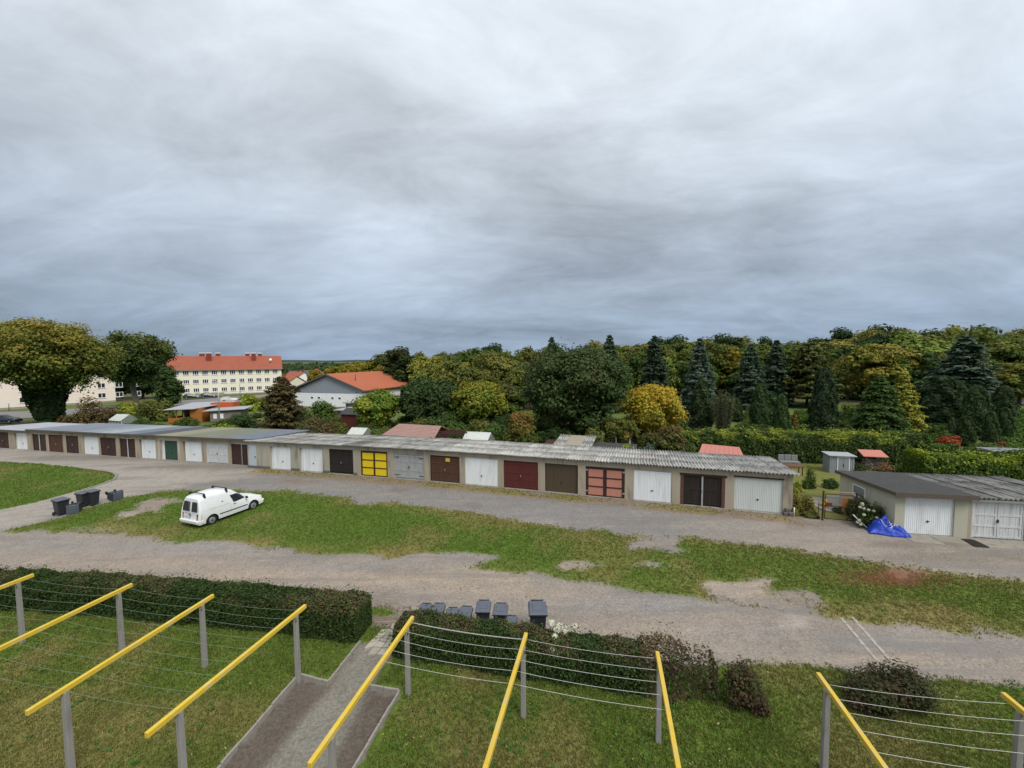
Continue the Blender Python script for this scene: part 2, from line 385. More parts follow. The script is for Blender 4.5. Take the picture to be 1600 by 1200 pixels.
def ground_material():
    t = NT('ground_cover'); p = t.pos()
    ga = t.n('ShaderNodeAttribute', attribute_name='grass').outputs['Fac']; da = t.n('ShaderNodeAttribute', attribute_name='dry').outputs['Fac']
    ha = t.n('ShaderNodeAttribute', attribute_name='hard').outputs['Color']
    n1, n2, n3, n4 = t.noise(1.6, 4), t.noise(9, 5, .6), t.noise(45, 4, .7), t.noise(170, 2, .7)
    m = t.math('ADD', ga, t.math('MULTIPLY_ADD', n2, 1.0, -.5)); m = t.math('ADD', m, t.math('MULTIPLY_ADD', n3, .7, -.35))
    m = t.smooth(m, .36, .66)
    d = t.math('ADD', da, t.math('MULTIPLY_ADD', n2, 1.1, -.55)); d = t.math('ADD', d, t.math('MULTIPLY_ADD', n1, .5, -.25)); d = t.smooth(d, .1, .95)
    g = t.mix(d, (.098, .162, .022), (.235, .20, .075))
    g = t.mix(t.smooth(n3, .35, .75), t.mix(1.0, g, (.55, .55, .5), 'MULTIPLY'), t.mix(1.0, g, (1.25, 1.22, 1.15), 'MULTIPLY'))
    # stones of different grey in the hard ground
    vo = t.n('ShaderNodeTexVoronoi'); vo.inputs['Scale'].default_value = 22; t.l(p, vo.inputs['Vector'])
    sp = t.n('ShaderNodeSeparateColor'); t.l(vo.outputs['Color'], sp.inputs[0])
    k = t.math('MULTIPLY_ADD', sp.outputs[0], .4, .8); k = t.math('MULTIPLY', k, t.math('MULTIPLY_ADD', n2, .5, .75)); k = t.math('MULTIPLY', k, t.math('MULTIPLY_ADD', n1, .4, .8))
    k = t.math('MULTIPLY', k, t.math('MULTIPLY_ADD', n4, .5, .75))
    kc = t.n('ShaderNodeCombineXYZ'); [t.l(k, kc.inputs[i]) for i in range(3)]
    h = t.mix(1.0, ha, kc.outputs[0], 'MULTIPLY')
    h = t.mix(t.smooth(t.noise(14, 6, .75), .66, .78), h, (.42, .38, .33))
    h = t.mix(t.math('MULTIPLY', t.smooth(t.noise(3, 7, .72, None, .6), .56, .70), .5), h, (.13, .10, .08))
    mp_ = t.n('ShaderNodeMapping'); t.l(p, mp_.inputs[0]); mp_.inputs['Rotation'].default_value = (0, 0, math.radians(13)); mp_.inputs['Scale'].default_value = (.13, 1, 1)
    tr1, tr2 = t.noise(1.1, 6, .6, mp_.outputs[0], .3), t.noise(3.4, 5, .6, mp_.outputs[0], .2)      # wheel tracks run along the lanes
    tk = t.n('ShaderNodeAttribute', attribute_name='track').outputs['Fac']
    h = t.mix(t.math('MULTIPLY', t.math('MULTIPLY', t.smooth(tr1, .47, .66), .6), tk), h, (.165, .16, .16)); h = t.mix(t.math('MULTIPLY', t.math('MULTIPLY', t.smooth(tr2, .55, .72), .45), tk), h, (.34, .285, .23))
    h = t.mix(1.0, h, (1.01, .985, .935), 'MULTIPLY')
    t.l(t.mix(m, h, g), t.b.inputs['Base Color']); t.b.inputs['Roughness'].default_value = .92; t.b.inputs['Specular IOR Level'].default_value = .15
    t.bump(t.math('ADD', t.math('MULTIPLY', n3, .6), t.math('MULTIPLY', sp.outputs[1], .4)), .55, .03)
    return t.m
GROUND = ground_material()
def ground_piece(name, mask):
    q = Q[mask]; used, inv = np.unique(q, return_inverse=True); P = Pv[used]
    o = np_obj(name, np.column_stack([P, Zg[used]]), inv.reshape(-1, 4), GROUND, smooth=True)
    me = o.data
    for nm, arr in (('grass', gr), ('dry', dry), ('track', 1.0 * (s_fl > 0))):
        a = me.attributes.new(nm, 'FLOAT', 'POINT'); a.data.foreach_set('value', arr[used].astype(np.float32))
    a = me.attributes.new('hard', 'FLOAT_COLOR', 'POINT'); a.data.foreach_set('color', np.column_stack([hard[used], np.ones(len(used))]).astype(np.float32).ravel())
    return tag(o, kind='structure')
PIECE = {}
for k, nm in enumerate(('asphalt_lane', 'concrete_yard', 'gravel_lane', 'lawn_island', 'lawn_by_yard', 'drying_lawn', 'garden_ground', 'path')):
    PIECE[nm] = ground_piece(nm, reg == k)

# the land beyond, out to the horizon, one sheet 0.1 m below the detailed ground
def spread(a, b, first, growth):
    v = [0.0]; s = first
    while v[-1] < max(abs(a), abs(b)): v.append(v[-1] + s); s *= growth
    v = np.array(v); return np.unique(np.concatenate([-v[v <= -a + s] if a < 0 else [], v[v <= b + s]]))
lx, ly = spread(-6000, 6000, 4, 1.09), spread(-400, 7000, 4, 1.09)
LX, LY = np.meshgrid(lx, ly); LP = np.stack([LX.ravel(), LY.ravel()], 1)
iy = np.arange(LP.shape[0]).reshape(len(ly), len(lx))
LQ = np.stack([iy[:-1, :-1], iy[:-1, 1:], iy[1:, 1:], iy[1:, :-1]], -1).reshape(-1, 4)
def land_material():
    t = NT('land'); n1, n2, n3 = t.noise(.05, 5), t.noise(.6, 5, .65), t.noise(6, 4, .7)
    c = t.mix(t.smooth(n2, .3, .7), (.06, .10, .022), (.12, .135, .04)); c = t.mix(t.smooth(n1, .5, .62), c, (.085, .075, .045))
    c = t.mix(t.smooth(n3, .4, .75), c, t.mix(1.0, c, (1.5, 1.45, 1.3), 'MULTIPLY'))
    t.l(c, t.b.inputs['Base Color']); t.b.inputs['Roughness'].default_value = .95; t.b.inputs['Specular IOR Level'].default_value = .1; t.bump(n3, .5, .1); return t.m
LAND = land_material()
tag(np_obj('ground', np.column_stack([LP, gz(LP[:, 0]) - .12]), LQ, LAND, smooth=True), kind='structure')

# ------------------------------------------------------------------ grass: short blades standing on the lawns
rngg = np.random.default_rng(4)
def sample_grass(n_try, y_far):
    u = rngg.random((n_try, 2)); yy = 5 * (y_far / 5) ** u[:, 0]; xx = (u[:, 1] * 2 - 1) * (1.3 * yy + 4)
    return np.stack([xx, yy], 1)
C_ = sample_grass(440000, 44)
i0 = np.clip(((C_[:, 0] - gx[0]) / STEP).astype(int), 0, len(gx) - 2); j0 = np.clip(((C_[:, 1] - gy[0]) / STEP).astype(int), 0, len(gy) - 2)
vi = ix[j0, i0]
ok = (gr[vi] * (.6 + .8 * vnoise(C_, 5, 21)) > .62 * rngg.random(len(C_)) + .25) & (s_gard[vi] > 0) & (nb[vi] < .0) & (s_path[vi] > .12)
C_, vi = C_[ok], vi[ok]
n = len(C_); dist = C_[:, 1]
hgt = (.024 + .04 * rngg.random(n)) * (1 + .008 * dist); wid = (.007 + .0009 * dist)
BV, BF, BC = [], [], []
dv = dry[vi]
for b in range(3):
    a = rngg.random(n) * 2 * np.pi; ox = (rngg.random((n, 2)) - .5) * .09
    base = C_ + ox; tz = Zg[vi]
    w = np.stack([np.cos(a), np.sin(a)], 1) * wid[:, None]; lean = (rngg.random((n, 2)) - .5) * hgt[:, None] * 1.6
    v0 = np.column_stack([base - w, tz - .01]); v1 = np.column_stack([base + w, tz - .01]); v2 = np.column_stack([base + lean, tz + hgt * (.6 + .8 * rngg.random(n))])
    k = len(BV) * 3 * n
    BV.append(np.stack([v0, v1, v2], 1).reshape(-1, 3)); BF.append(np.arange(3 * n).reshape(-1, 3) + b * 3 * n)
    f = np.clip(dv + (rngg.random(n) - .5) * .9, 0, 1)[:, None]
    BC.append((np.array([.098, .17, .023]) * (1 - f) + np.array([.245, .205, .075]) * f) * (.6 + .8 * rngg.random((n, 1))))
tag(np_obj('grass', np.concatenate(BV), np.concatenate(BF), LEAF, col=np.concatenate(BC)), 'short patchy grass growing on the lawns', 'grass', kind='stuff')

# fallen leaves, mostly on the drying lawn and the reddish spot of the island
n = 2600
L_ = np.concatenate([sample_grass(2600, 26), np.stack([rngg.normal(15.2, 1.15, 2600), rngg.normal(15.95, .38, 2600)], 1)])
i0 = np.clip(((L_[:, 0] - gx[0]) / STEP).astype(int), 0, len(gx) - 2); j0 = np.clip(((L_[:, 1] - gy[0]) / STEP).astype(int), 0, len(gy) - 2); vi = ix[j0, i0]
ok = (gr[vi] > .3) | (rngg.random(len(L_)) < .12); L_, vi = L_[ok], vi[ok]; n = len(L_)
a = rngg.random(n) * 6.3; s_ = .018 + .022 * rngg.random(n); t1 = np.column_stack([np.cos(a), np.sin(a), (rngg.random(n) - .5) * .8]) * s_[:, None]; t2 = np.column_stack([-np.sin(a), np.cos(a), (rngg.random(n) - .5) * .8]) * s_[:, None] * .6
c0 = np.column_stack([L_, Zg[vi] + .035])
LV = np.stack([c0 - t1, c0 - t2, c0 + t1, c0 + t2], 1).reshape(-1, 3)
pal = np.array([(.36, .28, .10), (.30, .20, .07), (.22, .13, .06), (.42, .36, .2), (.26, .10, .045)]); lc = pal[rngg.integers(0, 5, n)]; red = (np.abs(L_[:, 0] - 15.3) < 4) & (np.abs(L_[:, 1] - 15.9) < 2); lc[red] = np.array([(.25, .095, .05), (.20, .08, .045), (.28, .13, .06)])[rngg.integers(0, 3, red.sum())]
tag(np_obj('fallen_leaves', LV, np.arange(4 * n).reshape(-1, 4), LEAF, col=lc), 'dry fallen leaves scattered over the grass', 'leaves', kind='stuff')

# loose stones on the lanes, and low broad-leaved weeds in the lawns
n = 26000; S_ = sample_grass(n, 36); i0 = np.clip(((S_[:, 0] - gx[0]) / STEP).astype(int), 0, len(gx) - 2); j0 = np.clip(((S_[:, 1] - gy[0]) / STEP).astype(int), 0, len(gy) - 2); vi = ix[j0, i0]
ok = (gr[vi] < .35) & (s_path[vi] > .1) & (nb[vi] < -.1) & (s_yard[vi] > .3) & (vnoise(S_, .5, 31) + .35 * vnoise(S_, 2, 32) > .55); S_, vi = S_[ok], vi[ok]; n = len(S_); r_ = .010 + .022 * rngg.random(n) ** 3 + .0004 * S_[:, 1]
oct_ = np.array([(1, 0, 0), (0, 1, 0), (-1, 0, 0), (0, -1, 0), (0, 0, .7)]); a = rngg.random(n) * 6.28; ca, sa = np.cos(a), np.sin(a)
ov = oct_[None] * r_[:, None, None] * (.7 + .6 * rngg.random((n, 5, 1))); SV = np.stack([ov[..., 0] * ca[:, None] - ov[..., 1] * sa[:, None] + S_[:, :1], ov[..., 0] * sa[:, None] + ov[..., 1] * ca[:, None] + S_[:, 1:], ov[..., 2] + Zg[vi][:, None]], -1).reshape(-1, 3)
SF = (np.arange(n)[:, None, None] * 5 + np.array([(0, 1, 4), (1, 2, 4), (2, 3, 4), (3, 0, 4)])[None]).reshape(-1, 3)
sc_ = np.repeat(np.array([(.30, .27, .23), (.22, .20, .19), (.42, .38, .32), (.16, .14, .125)])[rngg.integers(0, 4, n)], 4, 0)
tag(np_obj('loose_stones', SV, SF, LEAF, col=sc_), 'loose gravel stones lying on the lanes', 'gravel', kind='stuff')
n = 380; S_ = sample_grass(n * 2, 18); i0 = np.clip(((S_[:, 0] - gx[0]) / STEP).astype(int), 0, len(gx) - 2); j0 = np.clip(((S_[:, 1] - gy[0]) / STEP).astype(int), 0, len(gy) - 2); vi = ix[j0, i0]
ok = (gr[vi] > .7) & (s_path[vi] > .2) & (vnoise(S_, .45, 41) > .42); S_, vi = S_[ok], vi[ok]; WV, WF, WC = [], [], []
for q in range(9):
    n = len(S_); a = q * 2 * math.pi / 9 + rngg.random(n); l_ = .05 + .06 * rngg.random(n); d_ = np.column_stack([np.cos(a), np.sin(a), .25 + .3 * rngg.random(n)]) * l_[:, None]; w_ = np.column_stack([-np.sin(a), np.cos(a), a * 0]) * l_[:, None] * .3; c0 = np.column_stack([S_ + (rngg.random((n, 2)) - .5) * .06, Zg[vi] + .012])
    WV.append(np.stack([c0, c0 + d_ * .55 - w_, c0 + d_, c0 + d_ * .55 + w_], 1).reshape(-1, 3)); WF.append(np.arange(4 * n).reshape(-1, 4) + q * 4 * n); WC.append(np.array([.06, .135, .026]) * (.7 + .7 * rngg.random((n, 1))))
tag(np_obj('weeds', np.concatenate(WV), np.concatenate(WF), LEAF, col=np.concatenate(WC)), 'low broad-leaved weeds in the drying lawn', 'weeds', kind='stuff')

def zground(x, y):
    """height of the detailed ground at a point"""
    i = min(max(int((x - gx[0]) / STEP), 0), len(gx) - 2); j = min(max(int((y - gy[0]) / STEP), 0), len(gy) - 2); return float(Zg[ix[j:j + 2, i:i + 2]].mean())
# ------------------------------------------------------------------ plants
def leaf_quads(C, N, size, rng, aspect=.62):
    n = len(C); N = N / np.maximum(np.linalg.norm(N, axis=1, keepdims=True), 1e-6)
    r = rng.normal(size=(n, 3)); u = np.cross(N, r); u /= np.maximum(np.linalg.norm(u, axis=1, keepdims=True), 1e-6); v = np.cross(N, u)
    s = (size * (.5 + 1.0 * rng.random(n)))[:, None] if np.ndim(size) == 0 else size[:, None]
    b = N * s * .25
    V = np.stack([C - u * s, C - v * s * aspect + b, C + u * s, C + v * s * aspect + b], 1).reshape(-1, 3)
    return V, np.arange(4 * n).reshape(-1, 4)
def pick(pal, n, rng, jit=.35):
    """colours drawn from (colour, weight) pairs with brightness jitter"""
    c = np.array([p[0] for p in pal]); w = np.array([p[1] for p in pal], float)
    return c[rng.choice(len(pal), n, p=w / w.sum())] * (1 - jit / 2 + jit * rng.random((n, 1)))
def twigs(mb, base, tips, r0, rng, n=5):
    for tp in tips:
        tp = Vector(tp); b = Vector(base); mid = b.lerp(tp, .5) + Vector((rng.normal() * .06, rng.normal() * .06, .08)) * (tp - b).length
        mb.tube([b, mid, tp], [r0, r0 * .6, r0 * .15], n, False)

def broadleaf(H, R, z0, pal, seed, leaf=.2, clumps=60, per=300, top=None, squash=1.0, trunk_r=None, bark=None, clump_k=.26, loose=1.0, shape='round'):
    """meshes of one tree, base at the origin: trunk with limbs, and a crown of leaf-sized faces in clumps"""
    rng = np.random.default_rng(seed)
    zc, hz = (z0 + H) / 2, (H - z0) / 2
    d = rng.normal(size=(clumps, 3)); d /= np.linalg.norm(d, axis=1, keepdims=True)
    rad = (.35 + .65 * rng.random(clumps) ** .5)
    ck = clump_k * R
    P = d * rad[:, None] * np.array([R - ck * .7, R - ck * .7, max(hz - ck * .7, .3)])
    if shape == 'cone': P[:, :2] *= (1.05 - .75 * (P[:, 2:3] / hz * .5 + .5))
    if shape == 'dome': P[:, :2] *= np.where(P[:, 2:3] < 0, 1.18, 1.0); P[:, 2] = np.where(P[:, 2] < 0, P[:, 2] * rng.uniform(.4, 1.55, clumps), P[:, 2])
    if shape == 'umbrella': P[:, :2] *= (.62 + .5 * (P[:, 2:3] / hz * .5 + .5))
    P[:, :2] += rng.normal(size=(clumps, 2)) * .05 * R
    P[:, 2] += zc
    Cs, Ns, Co = [], [], []
    tcol = pick(pal, clumps, rng, .5)
    for i in range(clumps):
        m = int(per * (.6 + .8 * rng.random())); q = rng.normal(size=(m, 3)); q /= np.linalg.norm(q, axis=1, keepdims=True)
        r = ck * (.5 + .85 * rng.random()) * (rng.random(m) ** .45) * loose * np.where(rng.random(m) < .1, 1.0 + .7 * rng.random(m), 1.0)
        c = P[i] + q * r[:, None] * np.array([1.15, 1.15, .8 * squash]); Cs.append(c)
        Ns.append(q + np.array([0, 0, .7]) + rng.normal(size=(m, 3)) * .45)
        base = tcol[i] * .6 + pick(pal, m, rng) * .4
        if top is not None:
            f = np.clip((c[:, 2] - z0) / (H - z0) * 1.25 - .35 + rng.normal(size=m) * .15 + (rng.random() - .5) * .5, 0, 1)[:, None]
            base = base * (1 - f) + np.array(top) * f * (.75 + .5 * rng.random((m, 1)))
        Co.append(base)
    V, F = leaf_quads(np.concatenate(Cs), np.concatenate(Ns), leaf, rng)
    mb = MB(); tr = trunk_r or .03 * H
    zt = z0 + (H - z0) * .45; k = Vector((rng.normal() * .03 * H, rng.normal() * .03 * H, zt))
    mb.tube([(0, 0, -.15), (0, 0, .3), k * .5, k], [tr * 1.5, tr * 1.1, tr * .85, tr * .5], 8)
    twigs(mb, k * .8, P[rng.permutation(clumps)[:min(14, clumps)]], tr * .38, rng)
    return V, F, np.concatenate(Co), mb
def plant(name, label, cat, loc, parts, group=None, tint=None, rz=0.0, scale=1.0, bark=None, crown='crown', stem='trunk'):
    V, F, C, mb = parts
    t = thing(name, label, cat, loc, rz, group); t.scale = (scale,) * 3
    c = np_obj(crown, V, F, LEAF, t, C)
    if tint: c.color = tuple(tint) + (1,)
    if mb is not None: mb.build(stem, bark or BARK, t, world=False)
    return t
def replant(src, loc, rz, scale, tint=None, label=None, group=None):
    t = copy_tree(src); t.location = loc; t.rotation_euler = (0, 0, rz); t.scale = scale if hasattr(scale, '__len__') else (scale,) * 3
    if label: t['label'] = label
    if group: t['group'] = group
    if tint:
        for ch in t.children:
            if ch.name.split('.')[0] == 'crown': ch.color = tuple(tint) + (1,)
    return t
def conifer(H, R, pal, seed, whorls=26, leaf=.22, z0=.4, droop=.25, nb_=8, dens=1.0, power=.85, lift=0.0):
    rng = np.random.default_rng(seed); Cs, Ns = [], []; mb = MB()
    mb.tube([(0, 0, -.1), (0, 0, H * .5), (0, 0, H)], [H * .018 + .05, H * .011 + .02, .015], 7)
    for w in range(whorls):
        f = (w + rng.random() * .6) / whorls; z = z0 + (H - z0) * f
        L = R * (1 - f) ** power * (.8 + .35 * rng.random()) + .12
        for b in range(nb_):
            a = 2 * math.pi * (b + rng.random() * .8) / nb_ + w * .9; Lb = L * (.7 + .45 * rng.random())
            m = max(4, int(Lb / leaf * 5 * dens)); s = rng.random(m) ** .8; side = (rng.random(m) - .5) * 2
            wd = Lb * .28 * np.sin(np.clip(s, .08, .96) * math.pi) ** .8 + leaf * .4
            x = s * Lb; y = side * wd; zz = z - droop * Lb * s ** 1.3 + lift * Lb * s - np.abs(side) * wd * .25 + rng.normal(size=m) * leaf * .35
            ca, sa = math.cos(a), math.sin(a)
            Cs.append(np.stack([x * ca - y * sa, x * sa + y * ca, zz], 1))
            Ns.append(np.stack([np.full(m, ca * .45), np.full(m, sa * .45), np.full(m, 1.0)], 1) + rng.normal(size=(m, 3)) * .35)
            if Lb > .8 and b % 2 == 0: mb.tube([(0, 0, z), (ca * Lb * .9, sa * Lb * .9, z - droop * Lb * .8 + lift * Lb * .9)], [.035, .008], 4, False)
    Cn = np.concatenate(Cs); V, F = leaf_quads(Cn, np.concatenate(Ns), leaf, rng, .5)
    return V, F, pick(pal, len(Cn), rng, .55), mb
def thuja(H, R, pal, seed, n=5000, leaf=.13, blunt=.5, lobes=5):
    """dense column or cone of upright scale-leaf sprays"""
    rng = np.random.default_rng(seed)
    f = rng.random(n) ** 1.25; a = rng.random(n) * 2 * math.pi
    prof = np.minimum(1, (f + .03) / .12) ** .5 * (1 - f) ** blunt
    bump = 1 + .10 * np.sin(a * lobes + f * 9 + seed) + .08 * np.sin(a * 3 - f * 17)
    lump = vnoise(np.stack([a * R * .9, f * H], 1), 1.5, seed) * .55 + vnoise(np.stack([a * R, f * H + 3], 1), 3.6, seed + 1) * .3; r = R * prof * bump * (.62 + .62 * lump) * (.72 + .36 * rng.random(n) ** .6)
    C = np.stack([r * np.cos(a), r * np.sin(a), f * H], 1)
    N = np.stack([np.cos(a), np.sin(a), np.full(n, .35)], 1) + rng.normal(size=(n, 3)) * .5
    V, F = leaf_quads(C, N, leaf, rng, .55)
    mb = MB(); mb.tube([(0, 0, -.1), (0, 0, H * .85)], [R * .14 + .03, .02], 6)
    # inner mass of old brown twigs
    k = int(n * .25); f2 = rng.random(k) * .93; a2 = rng.random(k) * 6.283; r2 = R * np.minimum(1, (f2 + .03) / .12) ** .5 * (1 - f2) ** blunt * .6
    V2, F2 = leaf_quads(np.stack([r2 * np.cos(a2), r2 * np.sin(a2), f2 * H], 1), np.stack([np.cos(a2), np.sin(a2), a2 * 0], 1), leaf * 2.2, rng, .8)
    c2 = np.tile(np.array([[.03, .032, .014]]), (k, 1))
    return np.concatenate([V, V2]), np.concatenate([F, F2 + len(V)]), np.concatenate([pick(pal, n, rng, .6), c2]), mb
def hedge(name, label, path, width, height, pal, seed, dens=1500, leaf=.035, rag=.08, top_pal=None, parts=False, core=(.018, .02, .010), uneven=.0, group=None, cat='hedge', fade=0.0):
    """clipped hedge along a ground path [(x,y)..]: leafy shell with uneven faces round a solid dark core that blocks the view through"""
    rng = np.random.default_rng(seed); path = [Vector((p[0], p[1], 0)) for p in path]
    t = thing(name, label, cat, (path[0].x, path[0].y, gz(path[0].x)), 0, group)
    org = np.array([path[0].x, path[0].y, gz(path[0].x)])
    Cs, Ns, Tp = [], [], []; mb = MB(); tot = sum((b - a).length for a, b in zip(path, path[1:]))
    acc = 0
    for a, b in zip(path, path[1:]):
        L = (b - a).length; d = (b - a) / L; nrm = Vector((-d.y, d.x, 0)); first, last = a is path[0], b is path[-1]
        n = int(dens * L * (2 * height + width))
        s = rng.random(n) * L; per = 2 * height + width; q = rng.random(n) * per
        u = np.where(q < height, -width / 2, np.where(q < height + width, q - height - width / 2, width / 2))
        z = np.where(q < height, q, np.where(q < height + width, height, per - q))
        ends = rng.random(n) < (width * height / (L * per)) * (int(first) + int(last)) * 1.3
        u = np.where(ends, (rng.random(n) - .5) * width, u); z = np.where(ends, rng.random(n) * height, z)
        es = np.where(rng.random(n) < .5, 0.0 if first else L, L if last else 0.0); s = np.where(ends, es, s)
        # rounded corners and lumps
        lump = np.sin((s + acc) * 1.9 + seed) * .5 + np.sin((s + acc) * 5.3 + u * 4 + z * 3) * .5
        hh = 1 + uneven * (np.sin((s + acc) * .83 + seed) * .6 + np.sin((s + acc) * 2.31) * .4)
        inset = (rng.random(n) ** 1.5) * rag * 2.2 - rag * .5 - lump * rag * .5 - rag * 2.6 * (rng.random(n) < .08) * rng.random(n) - rag * 1.6 * (vnoise(np.stack([s + acc + u * .7, z + u], 1), 2.6, seed) - .5)
        nu = np.where(np.abs(u) > width / 2 - 1e-6, np.sign(u), 0); nz = np.where(z > height - 1e-6, 1.0, 0)
        edge = np.clip((z / height - .8) / .2, 0, 1) * np.clip((np.abs(u) / (width / 2) - .7) / .3, 0, 1)
        u2 = u - np.sign(u) * np.abs(nu) * inset - np.sign(u) * edge * .07; z2 = (z - nz * inset - edge * .05) * hh
        if fade: # thinning out towards the end
            keepp = rng.random(n) > fade * np.clip((s + acc) / tot * 1.6 - .6, 0, 1); 
        else: keepp = np.ones(n, bool)
        gzv = gz(np.array(a.x + d.x * s))
        c = np.stack([a.x + d.x * s + nrm.x * u2, a.y + d.y * s + nrm.y * u2, gzv + z2 + .02], 1)
        N = np.stack([nrm.x * nu, nrm.y * nu, nz + .35], 1) + rng.normal(size=(n, 3)) * .55
        Cs.append(c[keepp]); Ns.append(N[keepp]); Tp.append((z / height)[keepp])
        w2, h2 = width / 2 - rag * 1.5, height - rag * 1.6
        if h2 > .15 and not fade:
            m = max(2, int(L / 1.2)); e0 = rag * 1.5 if first else 0; e1 = L - (rag * 1.5 if last else 0)
            for j in range(m):
                p0, p1 = a + d * (e0 + (e1 - e0) * j / m), a + d * (e0 + (e1 - e0) * (j + 1) / m)
                hs = [h2 * (1 + uneven * (math.sin((k_ + acc) * .83 + seed) * .6 + math.sin((k_ + acc) * 2.31) * .4)) for k_ in ((p0 - a).length, (p1 - a).length)]
                g0, g1 = gz(p0.x), gz(p1.x)
                bot = [p0 - nrm * w2, p1 - nrm * w2, p1 + nrm * w2, p0 + nrm * w2]; gs = [g0, g1, g1, g0]; hh_ = [hs[0], hs[1], hs[1], hs[0]]
                mb.hexa([(p.x, p.y, g - .05) for p, g in zip(bot, gs)] + [(p.x, p.y, g + h) for p, g, h in zip(bot, gs, hh_)])
        acc += L
    C = np.concatenate(Cs); N = np.concatenate(Ns); tp = np.concatenate(Tp)
    patch = vnoise(C[:, :2] * 1.0 + C[:, 2:3] * .7, 1.1, seed)
    col = pick(pal, len(C), rng, .6)
    if top_pal is not None:
        k = (np.clip((tp - .72) / .25, 0, 1) * sstep(patch + rng.normal(size=len(C)) * .12, .35, .6))[:, None]
        col = col * (1 - k) + pick(top_pal, len(C), rng, .6) * k
    V, F = leaf_quads(C - org, N, leaf, rng, .6)
    np_obj('foliage', V, F, LEAF, t, col)
    if mb.v: mb.build('twigs', HEDGE_CORE, t)  # solid dark box added inside the leaves to stop see-through
    return t
HEDGE_CORE = paint('hedge_core', (.022, .021, .012), .95, .6, 9, (.04, .03, .018), .5, .5, fine=60)
def shrub(name, label, loc, H, R, pal, seed, leaf=.06, n=3500, top=None, group=None, stems=7, tint=None, fill=.5, cat='shrub', squash=1.0, k=14):
    """bush: stems from the ground and leaves spread through a lumpy dome"""
    rng = np.random.default_rng(seed)
    d = rng.normal(size=(k, 3)); d[:, 2] = np.abs(d[:, 2]) * .8; d /= np.linalg.norm(d, axis=1, keepdims=True)
    P = d * np.array([R * .68, R * .68 * squash, H * .72]) * (.45 + .55 * rng.random((k, 1)) ** .5); P[:, 2] = np.clip(P[:, 2] + H * .08, .1 * H, None)
    Cs, Ns, Co = [], [], []
    tcol = pick(pal, k, rng, .5)
    for i in range(k):
        m = n // k; q = rng.normal(size=(m, 3)); q /= np.linalg.norm(q, axis=1, keepdims=True)
        rr = .42 * (rng.random(m) ** fill)[:, None] * np.array([R, R * squash, H * .72]); c = P[i] + q * rr; c[:, 2] = np.abs(c[:, 2])
        Cs.append(c); Ns.append(q + np.array([0, 0, .6]) + rng.normal(size=(m, 3)) * .4); b = tcol[i] * .6 + pick(pal, m, rng) * .4
        if top is not None:
            f = np.clip(c[:, 2] / H * 1.4 - .6 + rng.normal(size=m) * .2, 0, 1)[:, None]; b = b * (1 - f) + np.array(top) * f * (.7 + .6 * rng.random((m, 1)))
        Co.append(b)
    V, F = leaf_quads(np.concatenate(Cs), np.concatenate(Ns), leaf, rng)
    mb = MB()
    for i in range(stems):
        mb.tube([(rng.normal() * .06 * R, rng.normal() * .06 * R, -.05), tuple(P[i % k] * .55), tuple(P[i % k])], [.018 + .006 * H, .012 + .003 * H, .004], 5, False)
    return plant(name, label, cat, loc, (V, F, np.concatenate(Co), mb), group, tint, crown='foliage', stem='stems')

# palettes (real leaf colours)
GREEN = [((0.075, 0.123, 0.025), 4), ((0.105, 0.152, 0.031), 3), ((0.052, 0.087, 0.020), 3)]
DGREEN = [((0.045, 0.080, 0.022), 4), ((0.063, 0.102, 0.027), 3), ((0.033, 0.055, 0.017), 2)]
RUSTY = [((0.050, 0.092, 0.027), 6), ((0.072, 0.118, 0.033), 4), ((0.14, 0.095, 0.038), .8)]
AUTUMN = [((0.119, 0.145, 0.027), 3), ((0.194, 0.181, 0.031), 3), ((0.254, 0.174, 0.035), 2), ((0.075, 0.109, 0.025), 3)]
YELLOW = [((0.48, 0.37, 0.037), 3), ((0.36, 0.33, 0.037), 4), ((0.22, 0.24, 0.04), 3), ((0.50, 0.32, 0.037), 1)]
LIME = [((0.239, 0.290, 0.037), 4), ((0.149, 0.217, 0.031), 3), ((0.373, 0.348, 0.043), 2)]
OLIVE = [((0.127, 0.145, 0.032), 4), ((0.179, 0.167, 0.035), 3), ((0.082, 0.109, 0.025), 3)]
BLUE = [((0.100, 0.142, 0.098), 4), ((0.070, 0.105, 0.07), 3), ((0.135, 0.180, 0.130), 2)]
SPRUCE = [((0.045, 0.072, 0.030), 4), ((0.063, 0.096, 0.037), 3), ((0.033, 0.052, 0.022), 2)]
BROWN = [((0.112, 0.087, 0.037), 4), ((0.082, 0.080, 0.031), 3), ((0.164, 0.109, 0.043), 2)]
HEDGE = [((0.033, 0.058, 0.016), 5), ((0.048, 0.080, 0.021), 3), ((0.067, 0.102, 0.025), 1.5)]
PURPLE = [((0.075, 0.043, 0.030), 4), ((0.105, 0.061, 0.037), 3), ((0.052, 0.058, 0.020), 3)]
# ------------------------------------------------------------------ garages
RENDER_B = paint('beige_render', (.35, .30, .225), .9, .4, 1.2, (.15, .12, .09), .85, .35, streak=True, tint=True)
RENDER_C = paint('pale_render', (.40, .385, .30), .9, .25, 1.0, (.22, .2, .15), .5, .3, streak=True)
WHITE = paint('white_door_paint', (.72, .74, .74), .45, .14, 1.5, (.46, .43, .37), .5, .03, streak=True)
CREAMY = paint('off_white_door_paint', (.55, .575, .55), .5, .12, 1.5, (.4, .38, .33), .4, .03, streak=True)
PEEL = paint('peeling_white_paint', (.52, .53, .52), .75, .25, 5, (.30, .29, .27), .75, .3, streak=True, fine=60)
GREYP = paint('grey_door_paint', (.33, .335, .33), .7, .25, 4, (.2, .19, .17), .6, .25, streak=True)
PALEBLUE = paint('pale_blue_grey_paint', (.42, .46, .49), .6, .2, 3, (.3, .3, .3), .4, .1, streak=True)
